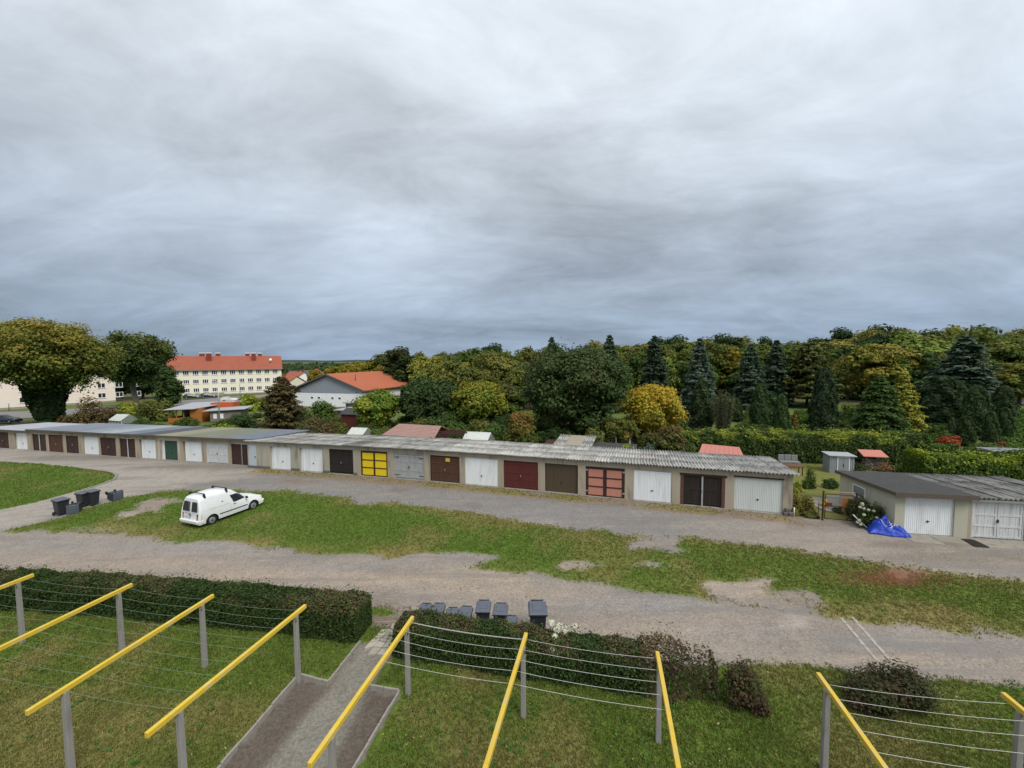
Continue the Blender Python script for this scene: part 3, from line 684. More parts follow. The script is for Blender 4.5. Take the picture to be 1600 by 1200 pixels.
BROWN1 = paint('dark_brown_wood', (.05, .024, .018), .7, .4, 4, (.09, .06, .045), .5, .25, streak=True)
BROWN2 = paint('brown_wood', (.085, .04, .024), .7, .4, 4, (.045, .025, .018), .6, .25, streak=True)
BROWN3 = paint('olive_brown_metal', (.085, .062, .038), .5, .25, 3, (.05, .04, .03), .4, .05, streak=True)
OXBLOOD = paint('oxblood_paint', (.105, .024, .02), .6, .4, 4, (.06, .02, .017), .5, .15, streak=True)
NEARBLACK = paint('weathered_black_wood', (.022, .017, .014), .8, .5, 5, (.05, .035, .028), .6, .3, streak=True)
GREEND = paint('dark_green_paint', (.028, .07, .045), .5, .2, 2, (.03, .05, .035), .4, .05, streak=True)
YELLOWP = paint('yellow_door_paint', (.72, .52, .012), .45, .12, 2, (.5, .36, .02), .3, .03)
PINKP = paint('faded_pink_boards', (.47, .20, .14), .8, .3, 5, (.36, .2, .15), .6, .25, streak=True, fine=50)
FRAMEW = paint('dark_door_frame_wood', (.035, .018, .014), .8, .4, 5, (.1, .07, .05), .4, .25)
REDWOOD = paint('reddish_frame_wood', (.10, .05, .038), .8, .4, 5, (.05, .03, .025), .5, .25)
IRON = paint('dull_iron', (.06, .055, .05), .5, .4, 9, (.1, .05, .03), .4, .15, metal=.6)
SILVER = paint('bare_metal', (.45, .46, .47), .4, .2, 6, (.25, .22, .2), .4, .05, metal=.7)
PLINTH = paint('dark_plinth', (.13, .12, .105), .9, .4, 4, (.07, .06, .05), .6, .4)
BRICK = paint('red_brick', (.26, .12, .075), .9, .4, 8, (.3, .25, .2), .4, .3)
def asbestos():
    t = NT('asbestos_cement'); ob = t.obj(); p = t.pos()
    m = t.n('ShaderNodeMapping'); t.l(ob, m.inputs[0]); m.inputs['Scale'].default_value = (1, .09, 1)
    oi = t.n('ShaderNodeObjectInfo'); ad = t.n('ShaderNodeVectorMath', operation='ADD'); t.l(m.outputs[0], ad.inputs[0]); cm = t.n('ShaderNodeCombineXYZ'); t.l(t.math('MULTIPLY', oi.outputs['Random'], 37.0), cm.inputs[2]); t.l(cm.outputs[0], ad.inputs[1])
    st = t.noise(13, 4, .65, ad.outputs[0]); bl_ = t.noise(1.8, 5, .6, p, .5); fn = t.noise(28, 3, .6, p)
    c = t.mix(t.smooth(st, .46, .70), (.40, .395, .375), (.13, .125, .115)); c = t.mix(t.math('MULTIPLY', t.smooth(bl_, .5, .7), .55), c, (.16, .15, .125)); c = t.mix(t.math('MULTIPLY', t.smooth(fn, .6, .75), .5), c, (.5, .49, .46))
    c = t.mix(1.0, c, oi.outputs['Color'], 'MULTIPLY'); t.l(c, t.b.inputs['Base Color']); t.b.inputs['Roughness'].default_value = .92; t.b.inputs['Specular IOR Level'].default_value = .15; t.bump(fn, .3, .01); return t.m
ASB = asbestos()
FELT = paint('roofing_felt', (.17, .178, .19), .85, .3, .8, (.26, .265, .265), .5, .25, tint=True, fine=30)
FELTK = paint('dark_roofing_felt', (.048, .046, .044), .9, .35, 1.5, (.09, .085, .075), .5, .35, fine=40)
SIGN_Y = paint('yellow_sign', (.7, .42, .05), .5, .1, 6)
FASCIA = paint('old_fascia_board', (.10, .08, .065), .85, .5, 6, (.05, .04, .03), .6, .3)

class Row:
    def __init__(s, c, d, n, zf, zb, depth):
        s.c, s.d, s.n, s.zf, s.zb, s.depth = c, d, n, zf, zb, depth
    def W(s, t, n, z):
        p = s.c + s.d * t + s.n * n; q = s.c + s.d * t
        return (p.x, p.y, z + gz(q.x))
    def mb(s): return MB(s.W)

def ribbed(mb, t0, t1, n, z0, z1, pitch=.09, amp=.012):
    k = max(4, int(round((t1 - t0) / pitch))); vs, fs = [], []; prof = []
    for i in range(k):
        a, w = t0 + (t1 - t0) * i / k, (t1 - t0) / k
        prof += [(a, n), (a + w * .38, n), (a + w * .5, n - amp), (a + w * .88, n - amp)]
    prof.append((t1, n))
    for t, q in prof: vs += [(t, q, z0), (t, q, z1)]
    fs = [(2 * i, 2 * i + 2, 2 * i + 3, 2 * i + 1) for i in range(len(prof) - 1)]
    mb.add(vs, fs); mb.box(t0, t1, n + .004, n + .045, z0, z1)
def door_tilt(R, root, t0, t1, zt, mat, rec=.14, jamb=None, ribs=True, lbl=None, frame=None):
    m = R.mb(); ribbed(m, t0 + .04, t1 - .04, rec, .05, zt - .04) if ribs else m.box(t0 + .04, t1 - .04, rec, rec + .05, .05, zt - .04)
    d = m.build('garage_door', mat, root)
    if lbl: d['label'] = lbl
    f = R.mb(); f.box(t0, t0 + .04, rec - .02, rec + .06, .0, zt); f.box(t1 - .04, t1, rec - .02, rec + .06, .0, zt); f.box(t0 + .04, t1 - .04, rec - .02, rec + .06, zt - .04, zt)
    f.build('door_frame', frame or mat, d)
    tc_ = (t0 + t1) / 2; h = R.mb(); h.box(tc_ - .06, tc_ + .06, rec - .05, rec - .014, .70, .735); h.box(tc_ - .015, tc_ + .015, rec - .04, rec - .014, .66, .77)
    h.build('handle', IRON, d)
    return d
def door_wood(R, root, t0, t1, zt, mat, rec=.06, rails=(.12, .95, 1.75), post=None, braces=False, hinges=True, sign=False, handle=SILVER, lbl=None, gap=.0, frame=FRAMEW, boards=.14):
    d = None; tm = (t0 + t1) / 2
    f = R.mb(); f.box(t0, t0 + .07, rec - .02, rec + .1, 0, zt); f.box(t1 - .07, t1, rec - .02, rec + .1, 0, zt); f.box(t0 + .07, t1 - .07, rec - .02, rec + .1, zt - .08, zt)
    d = f.build('garage_door', frame, root)
    if lbl: d['label'] = lbl
    for a, b in ((t0 + .075, tm - .008), (tm + .008, t1 - .075)):
        m = R.mb(); k = max(3, int((b - a) / boards))
        for i in range(k): # upright boards with open joints
            m.box(a + (b - a) * i / k, a + (b - a) * (i + 1) / k - .008, rec + .012 + .004 * (i % 2), rec + .04, .06 + gap, zt - .1)
        for z in rails: m.box(a + .003, b - .003, rec - .006, rec + .0115, z, z + .1)
        m.box(a + .003, a + .09, rec - .004, rec + .0115, .07 + gap, zt - .105); m.box(b - .09, b - .003, rec - .004, rec + .0115, .07 + gap, zt - .105)
        lf = m.build('door_leaf', mat, d)
    if hinges:
        for z in (.28, zt - .35):
            for a, b in ((t0 + .02, t0 + .42), (t1 - .42, t1 - .02)):
                h = R.mb(); h.box(a, b, rec - .026, rec - .0205, z, z + .045); h.build('hinge', IRON, d)
    if post is not None:
        p = R.mb(); p.box(tm - .045, tm + .045, rec - .05, rec - .0205, .02, zt - .02); p.build('cover_strip', post, d)
    if handle is not None:
        h = R.mb(); h.box(tm - .02, tm + .02, rec - .075, rec - .0505 if post is not None else rec - .021, .86, 1.02); h.build('handle', handle, d)
    if sign:
        q = R.mb(); q.box(tm + .06, tm + .4, rec - .026, rec - .0065, zt - .42, zt - .16); q.build('notice_plate', SIGN_Y, d)
    return d
def door_panels(R, root, t0, t1, zt, mat, rec=.06, lbl=None, boards=0, hinge=False):
    tm = (t0 + t1) / 2; f = R.mb(); fw = .17 if boards else .11
    zz = [.07 + (zt - .2) * i / 3 for i in range(4)]
    f.box(t0, t0 + fw, rec - .03, rec + .08, 0, zt); f.box(t1 - fw, t1, rec - .03, rec + .08, 0, zt); f.box(tm - fw * .6, tm + fw * .6, rec - .03, rec + .08, 0, zt - fw)
    f.box(t0 + fw, t1 - fw, rec - .028, rec + .08, zt - fw, zt)
    for a, b in ((t0 + fw, tm - fw * .6), (tm + fw * .6, t1 - fw)):
        for i in range(4): f.box(a, b, rec - .026, rec + .06, max(zz[i] - .035, .0), zz[i] + .03 if i < 3 else zt - fw)
        f.box(a, b, rec + .045, rec + .07, .05, zt - fw)
    d = f.build('garage_door', FRAMEW, root)
    if lbl: d['label'] = lbl
    for a, b in ((t0 + fw, tm - fw * .6), (tm + fw * .6, t1 - fw)):
        for i in range(3):
            m = R.mb(); z0, z1 = zz[i] + .036, (zz[i + 1] - .04 if i < 2 else zt - fw - .005)
            k = boards or 1
            for j in range(k): m.box(a + .004 + (b - a - .008) * j / k, a + .004 + (b - a - .008) * (j + 1) / k - (.005 if boards else 0), rec + .0, rec + .04, z0, z1)
            m.build('panel', mat, d)
    if hinge:
        for z in (.3, zt - .3):
            for a, b in ((t0 - .02, t0 + .14), (t1 - .14, t1 + .02)):
                h = R.mb(); h.box(a, b, rec - .05, rec - .0305, z, z + .1); h.build('hinge', SILVER, d)
    h = R.mb(); h.box(tm - .03, tm + .01, rec - .06, rec - .031, 1.0, 1.12); h.build('handle', IRON, d)
    return d
def shell(R, root, t0, t1, d0, d1, zt, wall, ends=(False, False), tint=(1, 1, 1), lin_z=None, plinth=0):
    """front piers and lintel, back wall, party or end walls"""
    m = R.mb(); th = .24; zf, zb, D = R.zf, R.zb, R.depth
    zat = lambda n: zf + (zb - zf) * n / D
    def blk(a, b, n0, n1, z0): m.hexa([(a, n0, z0), (b, n0, z0), (b, n1, z0), (a, n1, z0), (a, n0, zat(n0)), (b, n0, zat(n0)), (b, n1, zat(n1)), (a, n1, zat(n1))])
    blk(t0, d0, 0, th, -.3); blk(d1, t1, 0, th, -.3); blk(d0, d1, 0, th, zt)
    blk(t0, t1, D - .2, D, -.3)
    blk(t0, t0 + (.22 if ends[0] else .09), th, D - .2, -.3)
    if ends[1]: blk(t1 - .22, t1, th, D - .2, -.3)
    w = m.build('wall', wall, root); w.color = tuple(tint) + (1,)
    fl = R.mb(); fl.box(t0 + .1, t1 - .01, th, D - .2, -.2, .015); fl.build('floor', PLINTH, root)
    if plinth:
        q = R.mb(); q.box(t0, d0, -.025, -.0005, -.2, plinth); q.build('plinth', PLINTH, root); q = R.mb(); q.box(d1, t1, -.025, -.0005, -.2, plinth); q.build('plinth', PLINTH, root)
    s = R.mb(); s.box(d0, d1, -.12, th + .02, -.2, .03); s.build('threshold', CONC, root)
CONC = paint('old_concrete', (.27, .25, .215), .9, .35, 2.5, (.15, .13, .11), .55, .35)
# corrugated sheets: one mesh, 5 waves, about 0.95 x 2.1 m
def sheet_mesh(nw=5, pitch=.19, length=2.12, amp=.042, th=.008):
    vs, fs = [], []; n = nw * 8
    for s in (0, 1):
        for k in range(n + 1):
            a = 2 * math.pi * k / 8
            for y in (0, length): vs.append((k * pitch / 8 - nw * pitch / 2, y, amp * math.cos(a) - s * th))
    m = (n + 1) * 2
    for k in range(n):
        fs.append((2 * k, 2 * k + 2, 2 * k + 3, 2 * k + 1)); fs.append((m + 2 * k + 1, m + 2 * k + 3, m + 2 * k + 2, m + 2 * k)); fs.append((2 * k, m + 2 * k, m + 2 * k + 2, 2 * k + 2)); fs.append((2 * k + 1, 2 * k + 3, m + 2 * k + 3, m + 2 * k + 1))
    me = bpy.data.meshes.new('roof_sheet'); me.from_pydata(vs, [], fs); me.materials.append(ASB)
    me.polygons.foreach_set('use_smooth', [True] * len(fs)); me.update(); return me
SHEET = sheet_mesh()
def sheet(R, root, t, n, z, rng, dark=1.0, pitch_ang=None, dz=0, mossy=.25):
    """lay one corrugated sheet with its lower front edge at (t, n)"""
    o = bpy.data.objects.new('roof_sheet', SHEET); link(o, root)
    sl = math.atan2(R.zb - R.zf, R.depth) if pitch_ang is None else pitch_ang
    yaw = math.atan2(R.d.y, R.d.x) + rng.normal() * .004
    p = Vector(R.W(t, n, z + dz)); along = math.atan2(gz((R.c + R.d * (t + .5)).x) - gz((R.c + R.d * (t - .5)).x), 1.0)
    M = Matrix.Translation(p) @ Matrix.Rotation(yaw, 4, 'Z') @ Matrix.Rotation(-along, 4, 'Y') @ Matrix.Rotation(sl + rng.normal() * .003, 4, 'X')
    L = wmat(root).inverted() @ M; o.location, o.rotation_euler = L.to_translation(), L.to_euler()
    g = dark * (.78 + .38 * rng.random()); k = rng.random()
    o.color = (g, g * (1 - .03 * k), g * (1 - .07 * k), 1)
    return o
def corrugate(R, roots, t0, t1, rng, rows=3, dark=lambda t, r: 1.0, over=.28, length=2.12, lap=.16):
    k = int(round((t1 - t0) / .945)); w = (t1 - t0) / k
    for i in range(k):
        t = t0 + w * (i + .5); root = next((r for a, b, r in roots if a <= t < b), roots[-1][2])
        for r in range(rows):
            n = -over + r * (length - lap); z = R.zf + .065 + (R.zb - R.zf) * n / R.depth 
            sheet(R, root, t, n, z, rng, dark(t, r), None, .011 * (rows - r) + .012 * (i % 2))
def garage(R, name_label, t0, t1, d0, d1, zt, wall, ends=(False, False), tint=(1, 1, 1), group=None, plinth=0):
    c = R.W((t0 + t1) / 2, R.depth / 2, 0)
    g = thing('garage', name_label, 'garage', c, math.atan2(R.d.y, R.d.x), group)
    shell(R, g, t0, t1, d0, d1, zt, wall, ends, tint, None, plinth)
    return g

# --- row under corrugated sheets
RB = Row(RB_C - RB_N * .1, RB_D, RB_N, 2.30, 1.98, 5.7)
DB = [(-19.2, -16.96, 'tilt'), (-16.0, -13.65, 'tilt'), (-12.98, -10.65, 'black'), (-9.93, -7.49, 'yellow'), (-6.9, -4.34, 'grey'), (-3.8, -1.42, 'brown'), (-.97, 1.54, 'tiltr'), (1.95, 4.42, 'red'),
      (4.89, 7.12, 'olive'), (7.63, 10.1, 'pink'), (10.61, 12.9, 'tiltr'), (13.38, 15.84, 'dark'), (16.33, 18.81, 'cream')]
LB = ['garage with plain white door and narrow pale blue side door abutting the felt roofs', 'garage with plain white door beside the black wooden doors',
      'garage with black weathered wooden double doors', 'garage with bright yellow six-panel double doors', 'garage with grey painted wooden double doors', 'garage with dark brown doors carrying a small yellow notice',
      'garage with ribbed white door between brown doors and oxblood doors', 'garage with oxblood red double doors', 'garage with olive brown ribbed metal door', 'garage with faded pink panels in dark frames on its doors',
      'garage with ribbed white door between the pink-panelled doors and black doors', 'garage with black double doors in a reddish wooden frame and a grey centre strip', 'garage with wide off-white ribbed door at the corrugated row end by the garden gate']
bnd = [-21.75] + [(DB[i][1] + DB[i + 1][0]) / 2 for i in range(12)] + [19.3]
rb = np.random.default_rng(5); rootsB = []
tintsB = [(1.02, 1.12, 1.18), (1.02, 1.12, 1.18), (1.0, 1.08, 1.1)] + [(1, 1, 1)] * 10
for i, (d0, d1, kind) in enumerate(DB):
    zt = 1.98 if kind not in ('yellow', 'black') else 2.02
    g = garage(RB, LB[i], bnd[i], bnd[i + 1], d0, d1, zt, RENDER_B, (i == 0, i == 12), tintsB[i], None, .22 if i < 3 else 0)
    rootsB.append((bnd[i], bnd[i + 1], g))
    if kind == 'tilt':
        j = RB.mb(); j.box(d0, d0 + .3, .17, .2, 0, zt); j.build('jamb_board', WHITE, g)
        door_tilt(RB, g, d0 + .3, d1, zt, WHITE, .12, ribs=False)
    elif kind == 'tiltr': door_tilt(RB, g, d0, d1, zt, WHITE, .05, frame=GREYP if i == 10 else WHITE)
    elif kind == 'cream':
        door_tilt(RB, g, d0, d1 - .0, zt, CREAMY, .09)
        b = RB.mb(); b.box(d0 - .05, d1 + .05, -.02, .0, zt, zt + .09); b.build('lintel_board', FRAMEW, g)
    elif kind == 'olive': door_tilt(RB, g, d0 + .06, d1 - .06, zt, BROWN3, .12, frame=BROWN3)
    elif kind == 'black': door_wood(RB, g, d0, d1, zt, NEARBLACK, rails=(.15, .85, 1.6), gap=.08)
    elif kind == 'grey': door_wood(RB, g, d0, d1, zt, GREYP, frame=GREYP, rails=(.12, .62, 1.3, 1.72), handle=IRON)
    elif kind == 'brown': door_wood(RB, g, d0, d1, zt, BROWN2, rails=(.1, .7, 1.35, 1.75), sign=True, hinges=False, boards=.11)
    elif kind == 'red': door_wood(RB, g, d0, d1, zt, OXBLOOD, frame=OXBLOOD, rails=(.12, .62, 1.1, 1.7), hinges=False)
    elif kind == 'dark':
        door_wood(RB, g, d0 + .18, d1 - .18, zt - .1, NEARBLACK, post=GREYP, hinges=False, gap=.03)
        for a, b in ((d0, d0 + .18), (d1 - .18, d1)):
            q = RB.mb(); q.box(a, b, -.01, .12, 0, zt - .1); q.build('frame_post', REDWOOD, g)
        q = RB.mb(); q.box(d0 - .04, d1 + .1, -.03, .12, zt - .1, zt + .02); q.build('frame_head', FRAMEW, g)
    elif kind == 'yellow': door_panels(RB, g, d0, d1, zt, YELLOWP)
    elif kind == 'pink': door_panels(RB, g, d0, d1, zt, PINKP, boards=7, hinge=True)
q = RB.mb(); q.box(-21.55, -20.75, -.02, .0, .02, 2.0); nd = q.build('side_door', PALEBLUE, rootsB[0][2]); q = RB.mb(); q.box(-20.88, -20.82, -.07, -.0205, .95, 1.05); q.build('handle', IRON, nd)
corrugate(RB, rootsB, -21.85, 19.55, rb, dark=lambda t, r: .52 if -11.6 < t < -9.2 and r < 2 else (.80 if t < -3 else 1.02 if t < 9 else .98))
# rubble stones at the last pier
for k, (a, n_, z) in enumerate(((18.95, -.12, .0), (19.2, -.16, .02), (19.05, -.08, .2))):
    q = RB.mb(); q.taper(a - .13, a + .14, n_ - .1, n_ + .1, z - .05, z + .2, .03, .02); q.build('stone', PLINTH, rootsB[-1][2], .02)
q = RB.mb(); q.tube([(19.36, -.12, -.05), (19.36, -.1, .5)], .03, 8); q.build('drain_pipe', WHITE, rootsB[-1][2])

# --- row under roofing felt
RA = Row(RA_C - RA_N * .1, RA_D, RA_N, 2.36, 2.12, 5.9)
DA = [(-23.9, -21.5, 'b1'), (-20.95, -18.42, 'b1'), (-17.35, -14.8, 'tilt'), (-13.78, -11.31, 'post'), (-10.83, -8.3, 'wood'), (-7.76, -5.61, 'b1'), (-4.8, -2.31, 'white'), (-2.0, .41, 'b1'), (1.03, 3.35, 'post'), (3.95, 6.32, 'white'), (6.95, 9.33, 'green'), (10.05, 12.53, 'white'), (13.11, 15.81, 'peel'), (16.24, 18.71, 'post2')]
LA = ['felt-roofed garage with dark doors, the last of the low pale-roofed pair', 'felt-roofed garage with near-black brown doors under the lower pale roof', 'felt-roofed garage with white door set back behind a white jamb, under the lower pale roof',
      'felt-roofed garage with brown doors and pale centre strip beside the reddish plank doors', 'felt-roofed garage with reddish brown plank double doors', 'felt-roofed garage with dark brown doors between plank doors and a plain white door',
      'felt-roofed garage with white door flanked by two brown-doored garages', 'felt-roofed garage with dark brown doors between a white door and centre-strip doors', 'felt-roofed garage with brown doors, pale centre strip and white side posts', 'felt-roofed garage with white door beside the green one',
      'felt-roofed garage with dark green door in a pale frame', 'felt-roofed garage with white door between the green door and peeling white doors', 'felt-roofed garage with peeling white wooden double doors', 'felt-roofed garage with ragged dark brown doors and grey strip, last before the corrugated roofs']
bA = [-24.4] + [(DA[i][1] + DA[i + 1][0]) / 2 for i in range(13)] + [19.05]
felt_tint = [(1.9, 1.9, 1.85)] * 3 + [(1.05, 1.1, 1.2), (1, 1.05, 1.15), (.95, 1, 1.1), (1.2, 1.25, 1.3), (1.55, 1.6, 1.65), (.8, .85, .92), (.42, .43, .45), (1.3, 1.2, .75), (.95, .93, .6), (.9, .9, .68), (.78, .85, .98)]
for i, (d0, d1, kind) in enumerate(DA):
    low = -.17 if i < 3 else 0
    RA.zf, RA.zb = 2.36 + low, 2.12 + low
    zt = 1.93; wt = (1.35, 1.4, 1.45) if kind == 'green' else (1, .98, .95)
    g = garage(RA, LA[i], bA[i], bA[i + 1], d0, d1, zt, RENDER_B, (i == 0, i == 13), wt)
    if kind in ('white', 'tilt', 'green'):
        if kind != 'white': j = RA.mb(); j.box(d0, d0 + .5, .19, .22, 0, zt); j.build('jamb_board', WHITE, g)
        door_tilt(RA, g, d0 + (.5 if kind != 'white' else .18 if i > 8 else 0), d1, zt, GREEND if kind == 'green' else WHITE, .13, ribs=False)
    elif kind == 'peel': door_wood(RA, g, d0, d1, zt, PEEL, frame=PEEL, rails=(.1, .8, 1.5), handle=IRON, hinges=False)
    elif kind == 'wood': door_wood(RA, g, d0, d1, zt, BROWN2, rails=(.1, .6, 1.2, 1.7), hinges=False)
    elif kind in ('post', 'post2'): door_wood(RA, g, d0, d1, zt, BROWN1, post=SILVER if kind == 'post2' else PEEL, hinges=kind == 'post2')
    else: door_wood(RA, g, d0, d1, zt, BROWN1, hinges=False)
    if kind in ('post', 'post2'): q = RA.mb(); q.box(d0 + .5, d1 - .35, -.03, .0, zt - .0, zt + .05); q.build('head_strip', PEEL, g)
    a, b = bA[i] - (.2 if i == 0 else 0), bA[i + 1] + (.12 if i == 13 else 0)
    m = RA.mb(); z1, z2 = RA.zf, RA.zb; e = .3
    if i == 2: b -= .002
    zz = lambda n: z1 + (z2 - z1) * n / RA.depth
    m.hexa([(a, -e, zz(-e) + .001), (b, -e, zz(-e) + .001), (b, RA.depth + .2, zz(RA.depth + .2) + .001), (a, RA.depth + .2, zz(RA.depth + .2) + .001)] + [(a, -e, zz(-e) + .1), (b, -e, zz(-e) + .1), (b, RA.depth + .2, zz(RA.depth + .2) + .1), (a, RA.depth + .2, zz(RA.depth + .2) + .1)])
    rf = m.build('roof', FELT, g); rf.color = felt_tint[i] + (1,)
    m = RA.mb(); m.hexa([(a, -e - .022, zz(-e) - .06), (b, -e - .022, zz(-e) - .06), (b, -e - .002, zz(-e) - .06), (a, -e - .002, zz(-e) - .06), (a, -e - .022, zz(-e) + .095), (b, -e - .022, zz(-e) + .095), (b, -e - .002, zz(-e) + .095), (a, -e - .002, zz(-e) + .095)])
    m.build('eaves_board', FASCIA, rf)
RA.zf, RA.zb = 2.36, 2.12

# --- the two garages beyond the garden gate
RC = Row(C_F, C_D, C_N, 2.08, 1.85, 4.6)
gC = garage(RC, 'pale rendered garage with ribbed white door, black felt roof and latticed side window', 0, 3.12, .42, 2.56, 1.93, RENDER_C, (True, True))
door_tilt(RC, gC, .42, 2.56, 1.93, WHITE, .10)
m = RC.mb(); e = .28; zz = lambda n: 2.08 + (1.85 - 2.08) * n / 4.6
m.hexa([(-.18, -e, zz(-e) + .02), (3.3, -e, zz(-e) + .02), (3.3, 4.8, zz(4.8) + .02), (-.18, 4.8, zz(4.8) + .02), (-.18, -e, zz(-e) + .13), (3.3, -e, zz(-e) + .13), (3.3, 4.8, zz(4.8) + .13), (-.18, 4.8, zz(4.8) + .13)])
rf = m.build('roof', FELTK, gC)
m = RC.mb(); m.box(-.2, 3.32, -e - .03, -e - .001, zz(-e) - .09, zz(-e) + .15); m.hexa([(-.215, -e, zz(-e) - .03), (-.182, -e, zz(-e) - .03), (-.182, 4.8, zz(4.8) - .03), (-.215, 4.8, zz(4.8) - .03), (-.215, -e, zz(-e) + .15), (-.182, -e, zz(-e) + .15), (-.182, 4.8, zz(4.8) + .15), (-.215, 4.8, zz(4.8) + .15)])
m.build('eaves_board', FASCIA, rf)
wf = RC.mb()   # latticed side window
for a, b, z0, z1 in ((2.2, 2.26, .95, 1.62), (3.24, 3.3, .95, 1.62), (2.26, 3.24, .95, 1.01), (2.26, 3.24, 1.56, 1.62)): wf.box(-.05, -.001, a, b, z0, z1)
w = wf.build('window', WHITE, gC)
gl = RC.mb(); gl.box(-.02, -.002, 2.26, 3.24, 1.01, 1.56); gl.build('pane', GLASS, w)
lt = RC.mb()
for i in range(-5, 12):
    for sgn in (1, -1):
        n0 = 2.26 + i * .11; pts = []
        for k in range(12):
            n_ = n0 + k * .05; z_ = 1.01 + k * .05 if sgn > 0 else 1.56 - k * .05
            if 2.26 <= n_ <= 3.24 and 1.01 <= z_ <= 1.56: pts.append((-.04, n_, z_))
        if len(pts) > 1: lt.tube([pts[0], pts[-1]], .006, 4)
lt.build('lattice', WHITE, w)
RD = Row(C_F, C_D, C_N, 2.02, 1.83, 4.6)
gD = garage(RD, 'garage with wide peeling white plank double doors next to the black felt roof', 3.12, 5.75, 3.28, 5.45, 1.9, RENDER_B, (False, False))
door_wood(RD, gD, 3.28, 5.45, 1.9, PEEL, frame=PEEL, rails=(.1, .62, 1.18), hinges=False, handle=IRON, boards=.12)
q = RD.mb(); q.box(3.2, 5.6, -.03, .0, 1.9, 1.98); q.build('lintel_board', WHITE, gD)
gE = garage(RD, 'garage with a bare red brick pier, next to the peeling white doors', 5.75, 8.4, 6.1, 8.1, 1.9, BRICK, (False, True)); door_wood(RD, gE, 6.1, 8.1, 1.9, BROWN1)
corrugate(RD, [(3.3, 5.75, gD), (5.75, 9, gE)], 3.36, 8.6, rb, dark=lambda t, r: .62, length=2.12, lap=.55)
# ------------------------------------------------------------------ buildings behind the gardens
TILE = paint('red_roof_tiles', (.29, .085, .048), .85, .3, .6, (.20, .085, .055), .6, .3, fine=14)
TILE_O = paint('orange_roof_tiles', (.36, .105, .05), .85, .2, .5, (.28, .10, .055), .5, .2, fine=14)
TILE_D = paint('dark_roof', (.10, .085, .09), .85, .3, .7)
CREAM = paint('cream_facade', (.77, .73, .58), .9, .08, .4, (.7, .66, .53), .3, .1)
PINKW = paint('rose_cream_facade', (.80, .69, .60), .9, .08, .4, (.73, .63, .55), .3, .1)
WHITEW = paint('white_facade', (.78, .79, .80), .85, .08, .5, (.55, .56, .56), .3, .1)
SLATE = paint('grey_gable_cladding', (.25, .27, .31), .7, .10, 1.0, None, 0, .05)
FRAMEP = paint('white_window_frame', (.75, .76, .77), .5, .06, 3)
BASEW = paint('plinth_render', (.30, .27, .22), .9, .2, 1)
CHIM = paint('chimney_brick', (.20, .045, .03), .9, .3, 3)
def local(o, ang):
    """map (along, back, up) to world for a building with its front-left corner at o"""
    ca, sa = math.cos(ang), math.sin(ang)
    return lambda x, y, z: (o.x + x * ca - y * sa, o.y + x * sa + y * ca, o.z + z)
